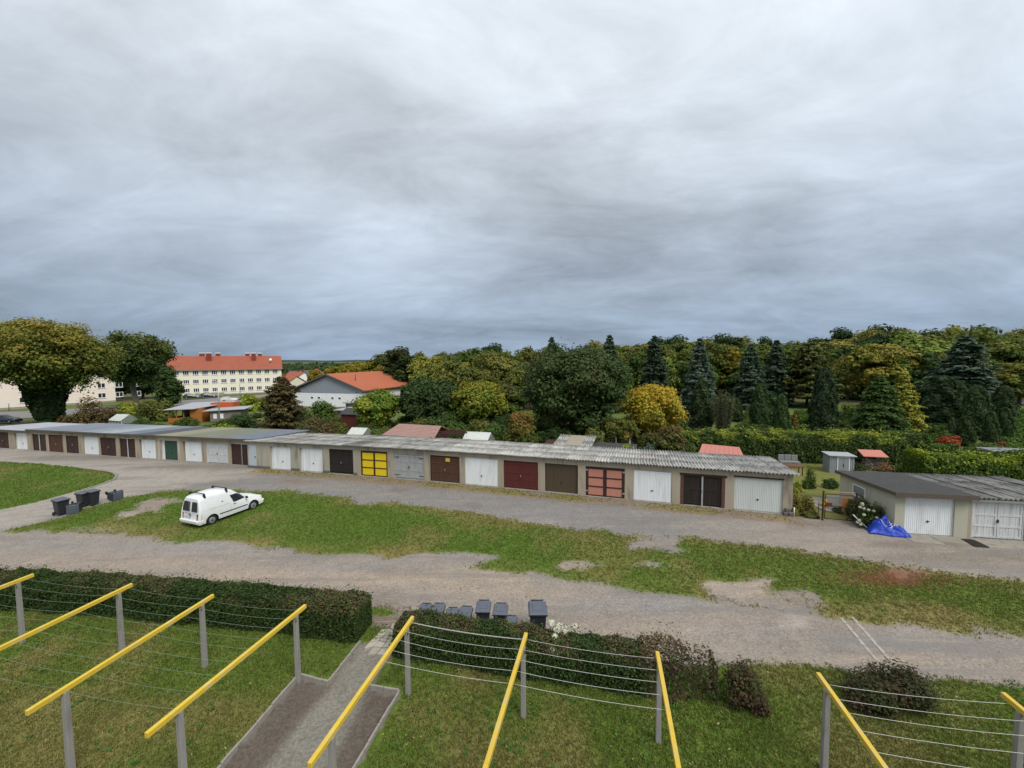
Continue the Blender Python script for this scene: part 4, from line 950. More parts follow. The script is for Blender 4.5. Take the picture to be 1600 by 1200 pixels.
def block(label, A, B, depth, wall_h, ridge_h, rows, cols, wall, roof, win=(1.5, 1.25), z_first=1.3, storey=2.75, hip=0, chim=(), over=.5, skip=(), tri=False):
    """apartment house: A left and B right end of the base of its front"""
    L = (B - A).length; ang = math.atan2((B - A).y, (B - A).x); o = Vector((A.x, A.y, min(gz(A.x), gz(B.x)) - .1)); f = local(o, ang)
    t = thing('apartment_building', label, 'building', o, ang)
    m = MB(f); m.box(0, L, 0, depth, 0, wall_h); m.add([(0, 0, wall_h), (0, depth, wall_h), (0, depth / 2, ridge_h)], [(0, 1, 2)]); m.add([(L, 0, wall_h), (L, depth, wall_h), (L, depth / 2, ridge_h)], [(0, 1, 2)])
    m.build('wall', wall, t)
    b = MB(f); b.box(-.04, L + .04, -.05, -.003, -.3, .55); b.build('plinth', BASEW, t)
    sl = (ridge_h - wall_h) / (depth / 2); r = MB(f); h = .18; ye = -over; ze = wall_h - sl * over
    for s in (0, 1):
        yy = lambda y: y if s == 0 else depth - y
        P = [(-over * .6, yy(ye), ze), (L + over * .6, yy(ye), ze), (L + over * .6 - hip, yy(depth / 2), ridge_h), (-over * .6 + hip, yy(depth / 2), ridge_h)]
        r.hexa([(x, y, z + .01) for x, y, z in P] + [(x, y, z + h) for x, y, z in P])
    rf = r.build('roof', roof, t)
    g = MB(f); g.box(-over * .6, L + over * .6, ye - .14, ye - .01, ze - .02, ze + .12); g.build('gutter', SILVER, rf)
    for cxp, cyp, cw in chim:
        c = MB(f); zc = ridge_h - abs(cyp - depth / 2) * sl; c.box(cxp - cw / 2, cxp + cw / 2, cyp - .4, cyp + .4, zc - .6, ridge_h + 1.0); ch = c.build('chimney', CHIM, rf)
        c = MB(f); c.box(cxp - cw / 2 - .1, cxp + cw / 2 + .1, cyp - .5, cyp + .5, ridge_h + 1.0, ridge_h + 1.22); c.build('chimney_cap', FRAMEP, rf)
    for j in range(rows):
        for i, xc in enumerate(cols):
            if (i, j) in skip: continue
            ww, hh = win; z0 = z_first + j * storey; x0 = xc - ww / 2
            fr = MB(f)
            for a, b_, c0, c1 in ((x0, x0 + .09, z0, z0 + hh), (x0 + ww - .09, x0 + ww, z0, z0 + hh), (x0 + .09, x0 + ww - .09, z0, z0 + .09), (x0 + .09, x0 + ww - .09, z0 + hh - .09, z0 + hh)): fr.box(a, b_, -.05, -.002, c0, c1)
            mids = (.33, .67) if tri else (.5,)
            for q in mids: fr.box(x0 + ww * q - .06, x0 + ww * q + .06, -.05, -.002, z0 + .09, z0 + hh - .09)
            fr.box(x0 - .08, x0 + ww + .08, -.14, -.002, z0 - .07, z0 - .001)
            wd = fr.build('window', FRAMEP, t)
            pn = MB(f)
            xs = [x0 + .09] + [x0 + ww * q for q in mids] + [x0 + ww - .09]
            for a, b_ in zip(xs, xs[1:]): pn.box(a + (.061 if a != xs[0] else 0), b_ - (.061 if b_ != xs[-1] else 0), -.02, -.003, z0 + .091, z0 + hh - .091)
            pn.build('pane', GLASS, wd)
    return t, f, L
# rose-cream apartment house behind the big tree
A, B = G(-60, 645), G(181, 627)
block('rose cream apartment house with white windows, half hidden by the ivy-clad tree', A, B, 10, 8.4, 12.0, 3, [3.5, 9.0, 15.5, 22.5, 26.0, 29.8] if (B - A).length < 36 else [3 + i * (((B - A).length - 6) / 6) for i in range(7)], PINKW, TILE, storey=2.62, z_first=1.4, win=(1.55, 1.3))
# cream apartment house with the long red roof
B = G(441, 612); A0 = G(287, 620); A = A0 + (A0 - B).normalized() * 3.5
Lc = (B - A).length
t, f, L = block('long cream apartment house with red tiled roof and chimneys', A, B, 10.5, 8.3, 12.1, 3, [2.0 + i * (Lc - 3.8) / 11 for i in range(12)], CREAM, TILE, storey=2.6, z_first=1.35, win=(1.45, 1.25), hip=0, chim=[(Lc * .335, 3.4, 1.3), (Lc * .27, 5.6, 1.3), (Lc * .41, 5.8, 1.2), (Lc * .74, 3.4, 1.2), (Lc * .68, 5.7, 1.1), (Lc * .80, 5.8, 1.1)], tri=True)
m = MB(f); m.tube([(Lc * .9, 2.0, 10.3), (Lc * .9, 1.8, 10.9)], .04, 6); m.disc((Lc * .9, 1.7, 11.0), (0, -1, .3), .42, .05, 14); m.build('satellite_dish', FRAMEP, t)
m = MB(f); m.box(Lc * .22, Lc * .46, -1.6, -.15, .9, 1.0); m.box(Lc * .22, Lc * .46, -1.6, -1.5, 0, .9); m.build('terrace', BASEW, t)
# hall with grey gable and orange roof
def hall():
    pk0, pk1 = at_y(511, 585.4, 86), at_y(634, 578, 116)
    ax = (Vector((pk1.x, pk1.y, 0)) - Vector((pk0.x, pk0.y, 0))); Lh = ax.length + 1; ax.normalize(); ang = math.atan2(ax.y, ax.x) - math.pi / 2
    zg = gz(pk0.x) - .2; ridge = pk0.z - zg
    hw = 8.4; ca, sa = math.cos(ang), math.sin(ang); o = Vector((pk0.x - hw * ca, pk0.y - hw * sa, zg)); f = local(o, ang); W2 = 2 * hw; eh = 3.75
    t = thing('hall', 'white hall with grey gable and wide orange roof', 'building', o, ang)
    m = MB(f); m.box(0, W2, 0, Lh, 0, 2.95); m.build('wall', WHITEW, t)
    m = MB(f); m.add([(0, -.03, 2.951), (W2, -.03, 2.951), (W2, -.03, eh - .3), (hw, -.03, ridge - .1), (0, -.03, eh - .3), (0, Lh, 2.951), (W2, Lh, 2.951), (W2, Lh, eh - .3), (hw, Lh, ridge - .1), (0, Lh, eh - .3)], [(0, 1, 2, 3, 4), (5, 9, 8, 7, 6), (0, 5, 6, 1), (1, 6, 7, 2), (0, 4, 9, 5)])
    m.build('gable', SLATE, t)
    r = MB(f); sl = (ridge - eh) / hw
    for s in (0, 1):
        xx = lambda x: x if s == 0 else W2 - x
        P = [(xx(-.8), -.5, eh - sl * .8), (xx(-.8), Lh + .5, eh - sl * .8), (xx(hw), Lh + .5, ridge), (xx(hw), -.5, ridge)]
        r.hexa([(x, y, z + .005) for x, y, z in P] + [(x, y, z + .2) for x, y, z in P])
    rf = r.build('roof', TILE_O, t)
    e = MB(f)
    for s in (0, 1):
        xx = lambda x: x if s == 0 else W2 - x
        P = [(xx(-.8), -.56, eh - sl * .8 - .1), (xx(hw), -.56, ridge - .1), (xx(hw), -.505, ridge - .1), (xx(-.8), -.505, eh - sl * .8 - .1)]
        e.hexa(P + [(x, y, z + .34) for x, y, z in P])
    e.build('verge_board', TILE_D, rf)
    for xk in (4.4, 6.2, 9.6, 11.4):
        w = MB(f); w.box(xk - .32, xk + .32, -.06, -.002, 1.75, 2.15); wo = w.build('window', FRAMEP, t); w = MB(f); w.box(xk - .27, xk + .27, -.075, -.061, 1.8, 2.1); w.build('pane', GLASS, wo)
    p = MB(f); zc = ridge - sl * (4.3); p.tube([(hw + 4.3, 3.5, zc - .3), (hw + 4.3, 3.5, zc + 1.6)], .09, 8); p.build('vent_pipe', TILE_D, rf)
hall()
def house(label, px, py_top, Y, w, d, wall_h, ridge_h, ang, wall, roof, base=None, name='house', win=2):
    p = at_y(px, py_top, Y); z0 = p.z - ridge_h if base is None else base; o = Vector((p.x, p.y, z0)); f = local(o, ang); t = thing(name, label, 'house', o, ang)
    if z0 > gz(p.x) - .5: z0 = gz(p.x) - .1; wall_h += o.z - z0; ridge_h += o.z - z0; o.z = z0; t.location = o; f = local(o, ang)
    m = MB(f); m.box(-w / 2, w / 2, 0, d, 0, wall_h); 
    for y in (0, d): m.add([(-w / 2, y, wall_h), (w / 2, y, wall_h), (0, y, ridge_h)], [(0, 1, 2)])
    m.build('wall', wall, t); r = MB(f); sl = (ridge_h - wall_h) / (w / 2)
    for s in (-1, 1):
        P = [(s * (w / 2 + .4), -.3, wall_h - sl * .4), (s * (w / 2 + .4), d + .3, wall_h - sl * .4), (0, d + .3, ridge_h), (0, -.3, ridge_h)]; r.hexa([(x, y, z + .005) for x, y, z in P] + [(x, y, z + .16) for x, y, z in P])
    rf = r.build('roof', roof, t)
    for k in range(win):
        xk = (k - (win - 1) / 2) * w / max(win, 1) * .8; q = MB(f); q.box(xk - .5, xk + .5, -.05, -.002, wall_h - 1.7, wall_h - .5); wo = q.build('window', FRAMEP, t); q = MB(f); q.box(xk - .42, xk + .42, -.06, -.051, wall_h - 1.62, wall_h - .58); q.build('pane', GLASS, wo)
    c = MB(f); c.box(-.1 + w * .1, .45 + w * .1, d * .6, d * .6 + .5, wall_h, ridge_h + .7); c.build('chimney', CHIM, rf)
    return t
house('small beige gabled house between the dark crowns of two trees', 806, 581, 78, 9, 9, 4.3, 7.6, math.radians(-34), paint('beige_gable', (.44, .34, .23), .9, .2, .6), paint('brown_red_tiles', (.26, .13, .09), .85, .3, .8, (.18, .1, .08), .5, .3))
house('dark-roofed village house next to the cream apartment block', 452, 580, 190, 11, 10, 6, 10, math.radians(-25), WHITEW, TILE_D)
house('red-roofed village house behind the orange hall roof', 475, 582, 175, 12, 10, 4.5, 8, math.radians(60), WHITEW, TILE)
house('village house with bright red roof beside the dark-roofed one', 463, 588, 150, 12, 10, 4, 7, math.radians(75), CREAM, TILE)
house('reddish roofed village house far behind the hall', 492, 577, 240, 12, 10, 5, 9, math.radians(20), WHITEW, TILE)
def bungalow():
    a, b = at_y(1556, 634, 78), at_y(1640, 640, 74); z0 = 0; L = 11.0; ang = math.atan2((b - a).y, (b - a).x); o = Vector((a.x, a.y, -.1)); f = local(o, ang); h = at_y(1570, 607, 78).z + .1
    t = thing('bungalow', 'white flat-roofed bungalow behind the cemetery conifers', 'house', o, ang)
    m = MB(f); m.box(0, L, 0, 7, 0, h); m.build('wall', WHITEW, t); m = MB(f); m.box(-.4, L + .4, -.5, 7.3, h + .003, h + .28); m.build('roof', TILE_D, t)
    for x in (5.6, 8.4): q = MB(f); q.box(x, x + 1.3, -.05, -.002, h - 1.9, h - .6); wo = q.build('window', FRAMEP, t); q = MB(f); q.box(x + .1, x + 1.2, -.06, -.051, h - 1.8, h - .7); q.build('pane', GLASS, wo)
    q = MB(f); q.box(-4.5, -.8, 2, 6, 0, h - .6); q.build('annexe', WHITEW, t); q = MB(f); q.box(-4.8, -.6, 1.7, 6.2, h - .597, h - .4); q.build('annexe_roof', FRAMEP, t)
bungalow()

# ------------------------------------------------------------------ sheds, huts and garden things
WOODO = paint('orange_stained_wood', (.33, .12, .025), .7, .3, 4, (.2, .08, .02), .5, .15, streak=True)
WOODD = paint('dark_stained_wood', (.06, .025, .018), .8, .4, 4, None, 0, .2)
METALR = paint('galvanised_roof', (.32, .33, .345), .55, .2, 2, (.35, .33, .3), .4, .05)
SHEDM = paint('grey_metal_shed', (.24, .255, .275), .5, .12, 2, (.2, .19, .17), .3, .05)
ROOFP = paint('salmon_metal_roof', (.45, .17, .13), .6, .10, 2, (.4, .14, .1), .3, .05)
ROOFT = paint('faded_brown_tiles', (.33, .20, .17), .85, .3, 3, (.22, .15, .125), .5, .3)
POLY = paint('milky_polycarbonate', (.50, .52, .47), .4, .15, 3, (.32, .36, .25), .4, .05)
STONEW = paint('rough_wall', (.2, .17, .14), .9, .4, 3, (.1, .09, .075), .5, .4)
def hut_orange():
    a = G(263, 661); b = G(347, 657); ang = math.radians(8); o = Vector((a.x, a.y, gz(a.x))); f = local(o, ang); t = thing('garden_hut', 'orange wooden garden hut with open porch and pale metal roof', 'hut', o, ang)
    L = 8.6
    m = MB(f); m.box(3.2, 5.0, .1, 3.5, 0, 2.3); m.build('wall', WOODO, t); m = MB(f); m.box(5.2, 8.6, 2.2, 4.6, 0, 2.9); m.build('rear_wall', paint('red_orange_boards', (.42, .09, .03), .7, .3, 4, None, 0, .1, streak=True), t)
    m = MB(f); m.box(0, 2.2, 0, .06, 0, .8); m.box(0, .06, .06, 3.4, 0, .8); m.build('porch_parapet', WOODO, t)
    for x in (.06, 1.15, 2.2): m = MB(f); m.box(x, x + .12, .061, .18, 0, 2.1); m.build('post', WOODO, t)
    m = MB(f); m.box(.1, 3.2, 3.3, 3.4, 0, 2.2); m.build('porch_back', WOODD, t)
    m = MB(f); m.hexa([(-.4, -.5, 2.12), (4.0, -.5, 2.2), (8.7, 4.8, 2.92), (1.0, 4.8, 2.75), (-.4, -.5, 2.2), (4.0, -.5, 2.28), (8.7, 4.8, 3.0), (1.0, 4.8, 2.83)]); m.build('roof', METALR, t)
    o2 = Vector((a.x + 6.6, a.y + .3, gz(a.x + 6))); f2 = local(o2, ang); t2 = thing('lean_to_shed', 'low grey lean-to with thin white roof beside the orange hut', 'shed', o2, ang)
    m = MB(f2); m.box(0, 4.6, 0, 2.6, 0, 1.7); m.build('wall', STONEW, t2); m = MB(f2); m.hexa([(-1.0, -.4, 1.72), (5.4, -.4, 1.95), (5.4, 3, 2.15), (-1.0, 3, 1.9), (-1.0, -.4, 1.8), (5.4, -.4, 2.03), (5.4, 3, 2.23), (-1.0, 3, 1.98)]); m.build('roof', METALR, t2)
    for x in (.5, 1.5): m = MB(f2); m.box(x, x + .5, -.04, -.002, .5, 1.3); m.build('window', FRAMEP, t2)
hut_orange()
def greenhouse(label, px0, px1, py0, py_base, ang, h_wall, h_ridge, depth, panes=5, Y=None):
    a, b = G(px0, py_base), G(px1, py_base)
    if Y: a, b = at_y(px0, py_base, Y), at_y(px1, py_base, Y); a.z = gz(a.x); b.z = gz(b.x)
    L = abs((b - a).length); o = Vector((a.x, a.y, gz(a.x))); f = local(o, ang); t = thing('greenhouse', label, 'greenhouse', o, ang)
    m = MB(f); m.box(.02, L - .02, .02, depth - .02, -.1, .35); m.build('base_wall', CONC, t)
    for i in range(panes):
        x0, x1 = L * i / panes + .02, L * (i + 1) / panes - .02
        q = MB(f); q.hexa([(x0, -.1, h_wall - .02), (x1, -.1, h_wall - .02), (x1, depth / 2, h_ridge - .02), (x0, depth / 2, h_ridge - .02), (x0, -.1, h_wall), (x1, -.1, h_wall), (x1, depth / 2, h_ridge), (x0, depth / 2, h_ridge)]); q.build('roof_pane', POLY, t)
        q = MB(f); q.hexa([(x0, depth / 2, h_ridge - .02), (x1, depth / 2, h_ridge - .02), (x1, depth + .1, h_wall - .02), (x0, depth + .1, h_wall - .02), (x0, depth / 2, h_ridge), (x1, depth / 2, h_ridge), (x1, depth + .1, h_wall), (x0, depth + .1, h_wall)]); q.build('roof_pane', POLY, t)
        q = MB(f); q.box(x0, x1, 0, .02, .35, h_wall - .02); q.build('wall_pane', POLY_W, t)
    m = MB(f)
    for i in range(panes + 1):
        x = L * i / panes; m.box(x - .018, x + .018, -.03, -.001, 0, h_wall); m.tube([(x, -.12, h_wall + .015), (x, depth / 2, h_ridge + .02), (x, depth + .12, h_wall + .015)], .02, 5)
    m.tube([(0, depth / 2, h_ridge + .02), (L, depth / 2, h_ridge + .02)], .025, 5); m.tube([(0, -.12, h_wall + .01), (L, -.12, h_wall + .01)], .025, 5); m.build('frame', FRAMEP, t)
    for x in (0, L): q = MB(f); q.add([(x, 0, .35), (x, depth, .35), (x, depth, h_wall), (x, depth / 2, h_ridge - .03), (x, 0, h_wall)], [(0, 1, 2, 3, 4)]); q.build('gable_pane', POLY_W, t)
    return t
POLY_W = paint('greenhouse_wall_glass', (.22, .235, .2), .25, .3, 4, (.1, .12, .08), .5, .0)
rot = math.atan2(RB_D.y, RB_D.x)
greenhouse('greenhouse with milky ridged roof panes behind the corrugated row', 721, 763, 673, 693, rot, 1.5, 2.3, 2.2, 5, 36.6)
greenhouse('low pale greenhouse beside the leafy green bush', 540, 569, 665, 680, rot, 1.4, 2.2, 2.0, 3, 41.3)
greenhouse('small striped greenhouse behind the felt-roofed garages', 171, 200, 650, 664, rot, 1.3, 2.1, 2, 4, 61)
def tiled_hut():
    a, b = at_y(603, 690, 38.6), at_y(677, 694, 36.9); L = (b - a).length; o = Vector((a.x, a.y, gz(a.x))); ang = math.atan2((b - a).y, (b - a).x); f = local(o, ang); t = thing('summer_house', 'dark wooden summer house with faded brown tiled roof', 'hut', o, ang)
    ze, zr, d = 1.95, 2.75, 3.4
    m = MB(f); m.box(.25, L - .25, .3, d - .3, 0, ze); m.build('wall', WOODD, t)
    m = MB(f); m.box(-.1, L + .1, -.2, -.14, ze - .16, ze + .02); m.build('eaves_board', WOODD, t)
    base = MB(f); base.hexa([(-.25, -.25, ze - .02), (L + .25, -.25, ze - .02), (L - .1, d / 2, zr), (.35, d / 2, zr), (-.25, -.25, ze + .03), (L + .25, -.25, ze + .03), (L - .1, d / 2, zr + .05), (.35, d / 2, zr + .05)]); base.hexa([(-.25, d + .25, ze - .02), (L + .25, d + .25, ze - .02), (L - .1, d / 2, zr), (.35, d / 2, zr), (-.25, d + .25, ze + .03), (L + .25, d + .25, ze + .03), (L - .1, d / 2, zr + .05), (.35, d / 2, zr + .05)]); rf = base.build('roof', ROOFT, t)
    rr = random.Random(3)
    for j in range(9): # tile courses
        for i in range(16):
            u0, u1 = i / 16, (i + 1) / 16; v0, v1 = j / 9, (j + 1.12) / 9
            def pt(u, v, h): v = min(v, 1); y = -.27 + (d / 2 + .27) * v; xl, xr = -.25 + .6 * v, L + .25 - .35 * v; return (xl + (xr - xl) * u, y, ze + .05 + (zr - ze) * v + h)
            hh = .02 + rr.random() * .012; q = MB(f); q.hexa([pt(u0 + .002, v0, .004), pt(u1 - .002, v0, .004), pt(u1 - .002, v1, .0), pt(u0 + .002, v1, .0), pt(u0 + .002, v0, hh + .012), pt(u1 - .002, v0, hh + .012), pt(u1 - .002, v1, .006), pt(u0 + .002, v1, .006)]); q.build('tile', ROOFT, rf)
tiled_hut()
def pergola():
    p = at_y(700, 690, 36.8); o = Vector((p.x - .6, p.y, gz(p.x))); f = local(o, rot); t = thing('pergola', 'dark wooden pergola between the summer house and the greenhouse', 'pergola', o, rot)
    for x in (0, 1.6):
        for y in (0, 1.8): m = MB(f); m.box(x, x + .1, y, y + .1, -.1, 2.25); m.build('post', WOODD, t)
    for y in (0, .6, 1.2, 1.8): m = MB(f); m.box(-.3, 2.0, y, y + .08, 2.251, 2.36); m.build('rafter', WOODD, t)
pergola()
def patched_shed():
    o3 = RB_C + RB_N * 6.1 + RB_D * 4.2; z = gz(o3.x); o = Vector((o3.x, o3.y, z)); f = local(o, rot); t = thing('lean_to_shed', 'ramshackle shed with patched corrugated roof right behind the corrugated row', 'shed', o, rot)
    m = MB(f); m.box(.1, 2.9, .3, 3.0, -.1, 1.7); m.build('wall', STONEW, t)
    m = MB(f); m.hexa([(.85, -.2, 1.86), (2.15, -.2, 1.86), (2.15, 3.4, 2.12), (.85, 3.4, 2.12), (.85, -.2, 1.9), (2.15, -.2, 1.9), (2.15, 3.4, 2.16), (.85, 3.4, 2.16)]); m.build('roof_panel', paint('bare_board', (.3, .26, .2), .9, .3, 4, (.18, .15, .12), .4, .2), t)
    R_ = Row(Vector((o.x, o.y, 0)), RB_D, RB_N, 1.86, 2.06, 3.0); rg = np.random.default_rng(9)
    for k in (.38, 2.62): sheet(R_, t, k, -.3, 1.87, rg, .85); sheet(R_, t, k, 1.6, 1.98, rg, .8)
    q = MB(f); q.box(-1.2, .0, 1.4, 3.2, 0, 1.7); q.build('side_wall', WOODD, t); q = MB(f); q.box(3.0, 6.5, 1.2, 3.4, 1.55, 1.66); q.build('flat_roof', FELTK, t); q = MB(f); q.box(3.1, 6.4, 1.4, 3.2, 0, 1.549); q.build('flat_wall', WOODD, t)
patched_shed()
def railing():
    t = None; y0 = RB_C + RB_N * 12.5 + RB_D * 6.2; f = local(Vector((y0.x, y0.y, gz(y0.x))), rot); t = thing('garden_fence', 'dark slatted fence with pale posts under the big dark tree', 'fence', (y0.x, y0.y, gz(y0.x)), rot)
    for x in (0, 1.25, 2.5, 3.75): m = MB(f); m.box(x, x + .12, 0, .12, 0, 1.95); m.build('post', FRAMEP, t)
    for z in (.5, .95, 1.4, 1.8): m = MB(f); m.box(-.3, 4.2, .121, .15, z, z + .1); m.build('rail', WOODD, t)
railing()
def salmon_roof():
    P = [at_y(1085, 699, 33.0), at_y(1142, 700, 31.6), at_y(1164, 716.5, 29.4), at_y(1092, 716, 31.0)]
    c = (P[3] + P[2]) / 2; o = Vector((P[3].x, P[3].y, 0)); ang = math.atan2((P[2] - P[3]).y, (P[2] - P[3]).x); f = local(o, ang); L = (P[2] - P[3]).length; t = thing('garden_shed', 'garden shed with smooth salmon red metal roof', 'shed', o, ang)
    m = MB(f); m.box(.2, L - .2, .25, 2.6, 0, 1.330); m.build('wall', WOODD, t); m = MB(f); m.hexa([(-.1, -.1, 1.340), (L + .1, -.1, 1.340), (L - .5, 2.8, 1.830), (-.1, 2.8, 1.830), (-.1, -.1, 1.400), (L + .1, -.1, 1.400), (L - .5, 2.8, 1.890), (-.1, 2.8, 1.890)]); rf = m.build('roof', ROOFP, t)
    for i in range(1, 9): x = L * i / 9; q = MB(f); q.hexa([(x - .015, -.1, 1.401), (x + .015, -.1, 1.401), (x * .9 + .015, 2.8, 1.891), (x * .9 - .015, 2.8, 1.891), (x - .015, -.1, 1.425), (x + .015, -.1, 1.425), (x * .9 + .015, 2.8, 1.915), (x * .9 - .015, 2.8, 1.915)]); q.build('seam', ROOFP, rf)
salmon_roof()
def metal_shed():
    a, b = G(1296, 739), G(1333, 737); ang = math.radians(-14); o = Vector((a.x, a.y, 0)); f0_ = local(o, ang); f = lambda x, y, z: f0_(x * .84, y * .84, z * .9); t = thing('metal_shed', 'small grey metal garden shed with white-framed double door', 'shed', o, ang)
    W2, D2, h = 1.95, 1.3, 1.5
    m = MB(f)
    for i in range(14): x = W2 * i / 14; m.box(x, x + W2 / 14 - .02, 0, .03, 0, h)
    for i in range(14): y = D2 * i / 14; m.box(-.001, .03, .031 + y, y + D2 / 14, 0, h - .01)
    m.box(.035, W2 - .01, .031, D2, 0, h - .01); m.build('wall', SHEDM, t)
    m = MB(f); m.hexa([(-.12, -.15, h + .0), (W2 + .12, -.15, h + .0), (W2 + .12, D2 + .15, h + .05), (-.12, D2 + .15, h + .05), (-.12, -.15, h + .06), (W2 + .12, -.15, h + .06), (W2 + .12, D2 + .15, h + .10), (-.12, D2 + .15, h + .10)]); m.build('roof', METALR, t)
    m = MB(f); m.box(.58, .64, -.035, -.001, 0, 1.45); m.box(1.5, 1.56, -.035, -.001, 0, 1.45); m.box(.64, 1.5, -.035, -.001, 1.39, 1.45); d = m.build('door_frame', FRAMEP, t)
    for x in (.65, 1.08): m = MB(f); m.box(x, x + .41, -.025, -.002, .02, 1.38); m.build('door_leaf', SHEDM, d)
    m = MB(f); m.box(1.03, 1.11, -.04, -.026, .6, .85); m.build('handle', IRON, d)
metal_shed()
def woodpile():
    a = G(1350, 735); o = Vector((a.x, a.y, 0)); ang = math.radians(-14); f0_ = local(o, ang); f = lambda x, y, z: f0_(x * .64, y * .55, z * .8); t = thing('firewood_shelter', 'open firewood shelter with small salmon red roof', 'shelter', o, ang)
    for x in (0, 2.0):
        for y in (0, 1.0): m = MB(f); m.box(x, x + .08, y, y + .08, 0, 1.5 + .2 * (y > 0)); m.build('post', WOODD, t)
    m = MB(f); m.hexa([(-.25, -.35, 1.42), (2.35, -.35, 1.42), (2.25, 1.3, 1.86), (-.25, 1.3, 1.86), (-.25, -.35, 1.47), (2.35, -.35, 1.47), (2.25, 1.3, 1.91), (-.25, 1.3, 1.91)]); m.build('roof', ROOFP, t)
    rr = random.Random(5); tb = BARK_L
    for j in range(7):
        for i in range(11):
            x = .14 + i * .165 + (j % 2) * .08 + rr.uniform(-.02, .02); z = .1 + j * .15; r = rr.uniform(.055, .085)
            m = MB(f); m.tube([(x, .1 + rr.uniform(-.04, .04), z), (x, .9, z)], r, 7); lo = m.build('log', tb if rr.random() < .7 else CONC); tag(lo, 'cut log stacked under the salmon red shelter roof', 'log', 'logs stacked in the firewood shelter')
woodpile()
def bench():
    a = G(1219, 731); o = Vector((a.x, a.y, 0)); ang = math.radians(-10); f = local(o, ang); t = thing('garden_bench', 'grey upholstered garden bench on the grass before the tall hedge', 'bench', o, ang); GREYF = paint('grey_cushion', (.19, .19, .19), .9, .2, 5)
    m = MB(f); m.box(.05, 1.5, 0, .55, .42, .52); m.build('seat', GREYF, t)
    for i in range(3): m = MB(f); m.box(.05 + i * .49, .52 + i * .49, .5, .62, .53, .98); m.build('back_cushion', GREYF, t, .03)
    for x in (.05, 1.44):
        for y in (.0, .5): m = MB(f); m.box(x, x + .06, y, y + .05, 0, .419); m.build('leg', SILVER, t)
    b = G(1240, 741); o = Vector((b.x, b.y, 0)); f = local(o, ang); t = thing('garden_table', 'low garden table with a red brown top beside the climbing plant', 'table', o, ang)
    m = MB(f); m.box(-.55, .55, -.35, .35, .62, .68); m.build('table_top', paint('red_brown_table', (.13, .05, .035), .6, .3, 5), t)
    for x in (-.5, .45):
        for y in (-.3, .25): m = MB(f); m.box(x, x + .05, y, y + .05, -.02, .619); m.build('leg', IRON, t)
bench()
# roof of an open shelter and a flat-roofed building behind the bright hedge on the right
def right_sheds():
    a = at_y(1450, 735, 30); o = Vector((a.x, a.y, 0)); f = local(o, math.radians(-10)); t = thing('garden_shelter', 'open garden shelter with sloping pale roof at the end of the tall hedge', 'shelter', o, math.radians(-10))
    for x in (0, .9):
        for y in (0, 1.0): m = MB(f); m.box(x, x + .07, y * .6, y * .6 + .07, 0, 1.85 - .36 * (x > .1)); m.build('post', WOODD, t)
    m = MB(f); m.hexa([(-.2, -.2, 1.95), (1.05, -.2, 1.5), (1.05, .8, 1.5), (-.2, .8, 1.95), (-.2, -.2, 2.0), (1.05, -.2, 1.55), (1.05, .8, 1.55), (-.2, .8, 2.0)]); m.build('roof', METALR, t)
    m = MB(f); m.box(.15, .85, .5, .6, 0, 1.1); m.build('panel', CONC, t)
    p = at_y(1438, 735, 29.5); m = MB(); m.box(p.x - .04, p.x + .04, p.y - .04, p.y + .04, -.05, 1.55); tag(m.build('fence_post', FRAMEP), 'thin white post standing in front of the tall hedge', 'post')
    a = at_y(1568, 722, 31); o = Vector((a.x, a.y, 0)); f = local(o, math.radians(-12)); t = thing('flat_roofed_shed', 'long low shed with grey flat roof behind the yellow-green hedge', 'shed', o, math.radians(-12))
    m = MB(f); m.box(0, 9, 0, 1.7, 0, 1.45); m.build('wall', RENDER_C, t); m = MB(f); m.box(-.3, 9.4, -.4, 2.0, 1.453, 1.56); m.build('roof', FELT, t)
    for x in (1.0, 4.2): q = MB(f); q.box(x, x + 2.2, -.03, -.002, .6, 1.3); q.build('window', GLASS, t)
right_sheds()
# dark hut in the allotments and a second little one
def dark_hut():
    a = at_y(534, 672, 56); o = Vector((a.x, a.y, gz(a.x))); f = local(o, rot); t = thing('garden_hut', 'small dark red hut with a black roof among the bushes', 'hut', o, rot); m = MB(f); m.box(0, 3, 0, 2.5, -.2, 1.9); m.build('wall', OXBLOOD, t); m = MB(f); m.hexa([(-.2, -.2, 1.9), (3.2, -.2, 1.9), (3.2, 1.3, 2.6), (-.2, 1.3, 2.6), (-.2, -.2, 1.98), (3.2, -.2, 1.98), (3.2, 1.3, 2.68), (-.2, 1.3, 2.68)]); m.hexa([(-.2, 2.8, 1.9), (3.2, 2.8, 1.9), (3.2, 1.3, 2.6), (-.2, 1.3, 2.6), (-.2, 2.8, 1.98), (3.2, 2.8, 1.98), (3.2, 1.3, 2.68), (-.2, 1.3, 2.68)]); m.build('roof', FELTK, t)
    a = at_y(527, 656, 60); o = Vector((a.x, a.y, gz(a.x))); f = local(o, rot); t = thing('garden_hut', 'grey hut with white roof edge below the hall', 'hut', o, rot); m = MB(f); m.box(0, 5, 0, 3, -.2, 2.0); m.build('wall', STONEW, t); m = MB(f); m.box(-.3, 5.3, -.4, 3.3, 2.001, 2.15); m.build('roof', METALR, t)
    a = at_y(540, 632, 80); o = Vector((a.x, a.y, gz(a.x))); f = local(o, rot); t = thing('garage_block', 'long low grey flat-roofed building in front of the white hall', 'building', o, rot); m = MB(f); m.box(0, 14, 0, 5, -.2, 1.1); m.build('wall', STONEW, t); m = MB(f); m.box(-.4, 14.4, -.4, 5.3, 1.101, 1.3); m.build('roof', METALR, t)
dark_hut()

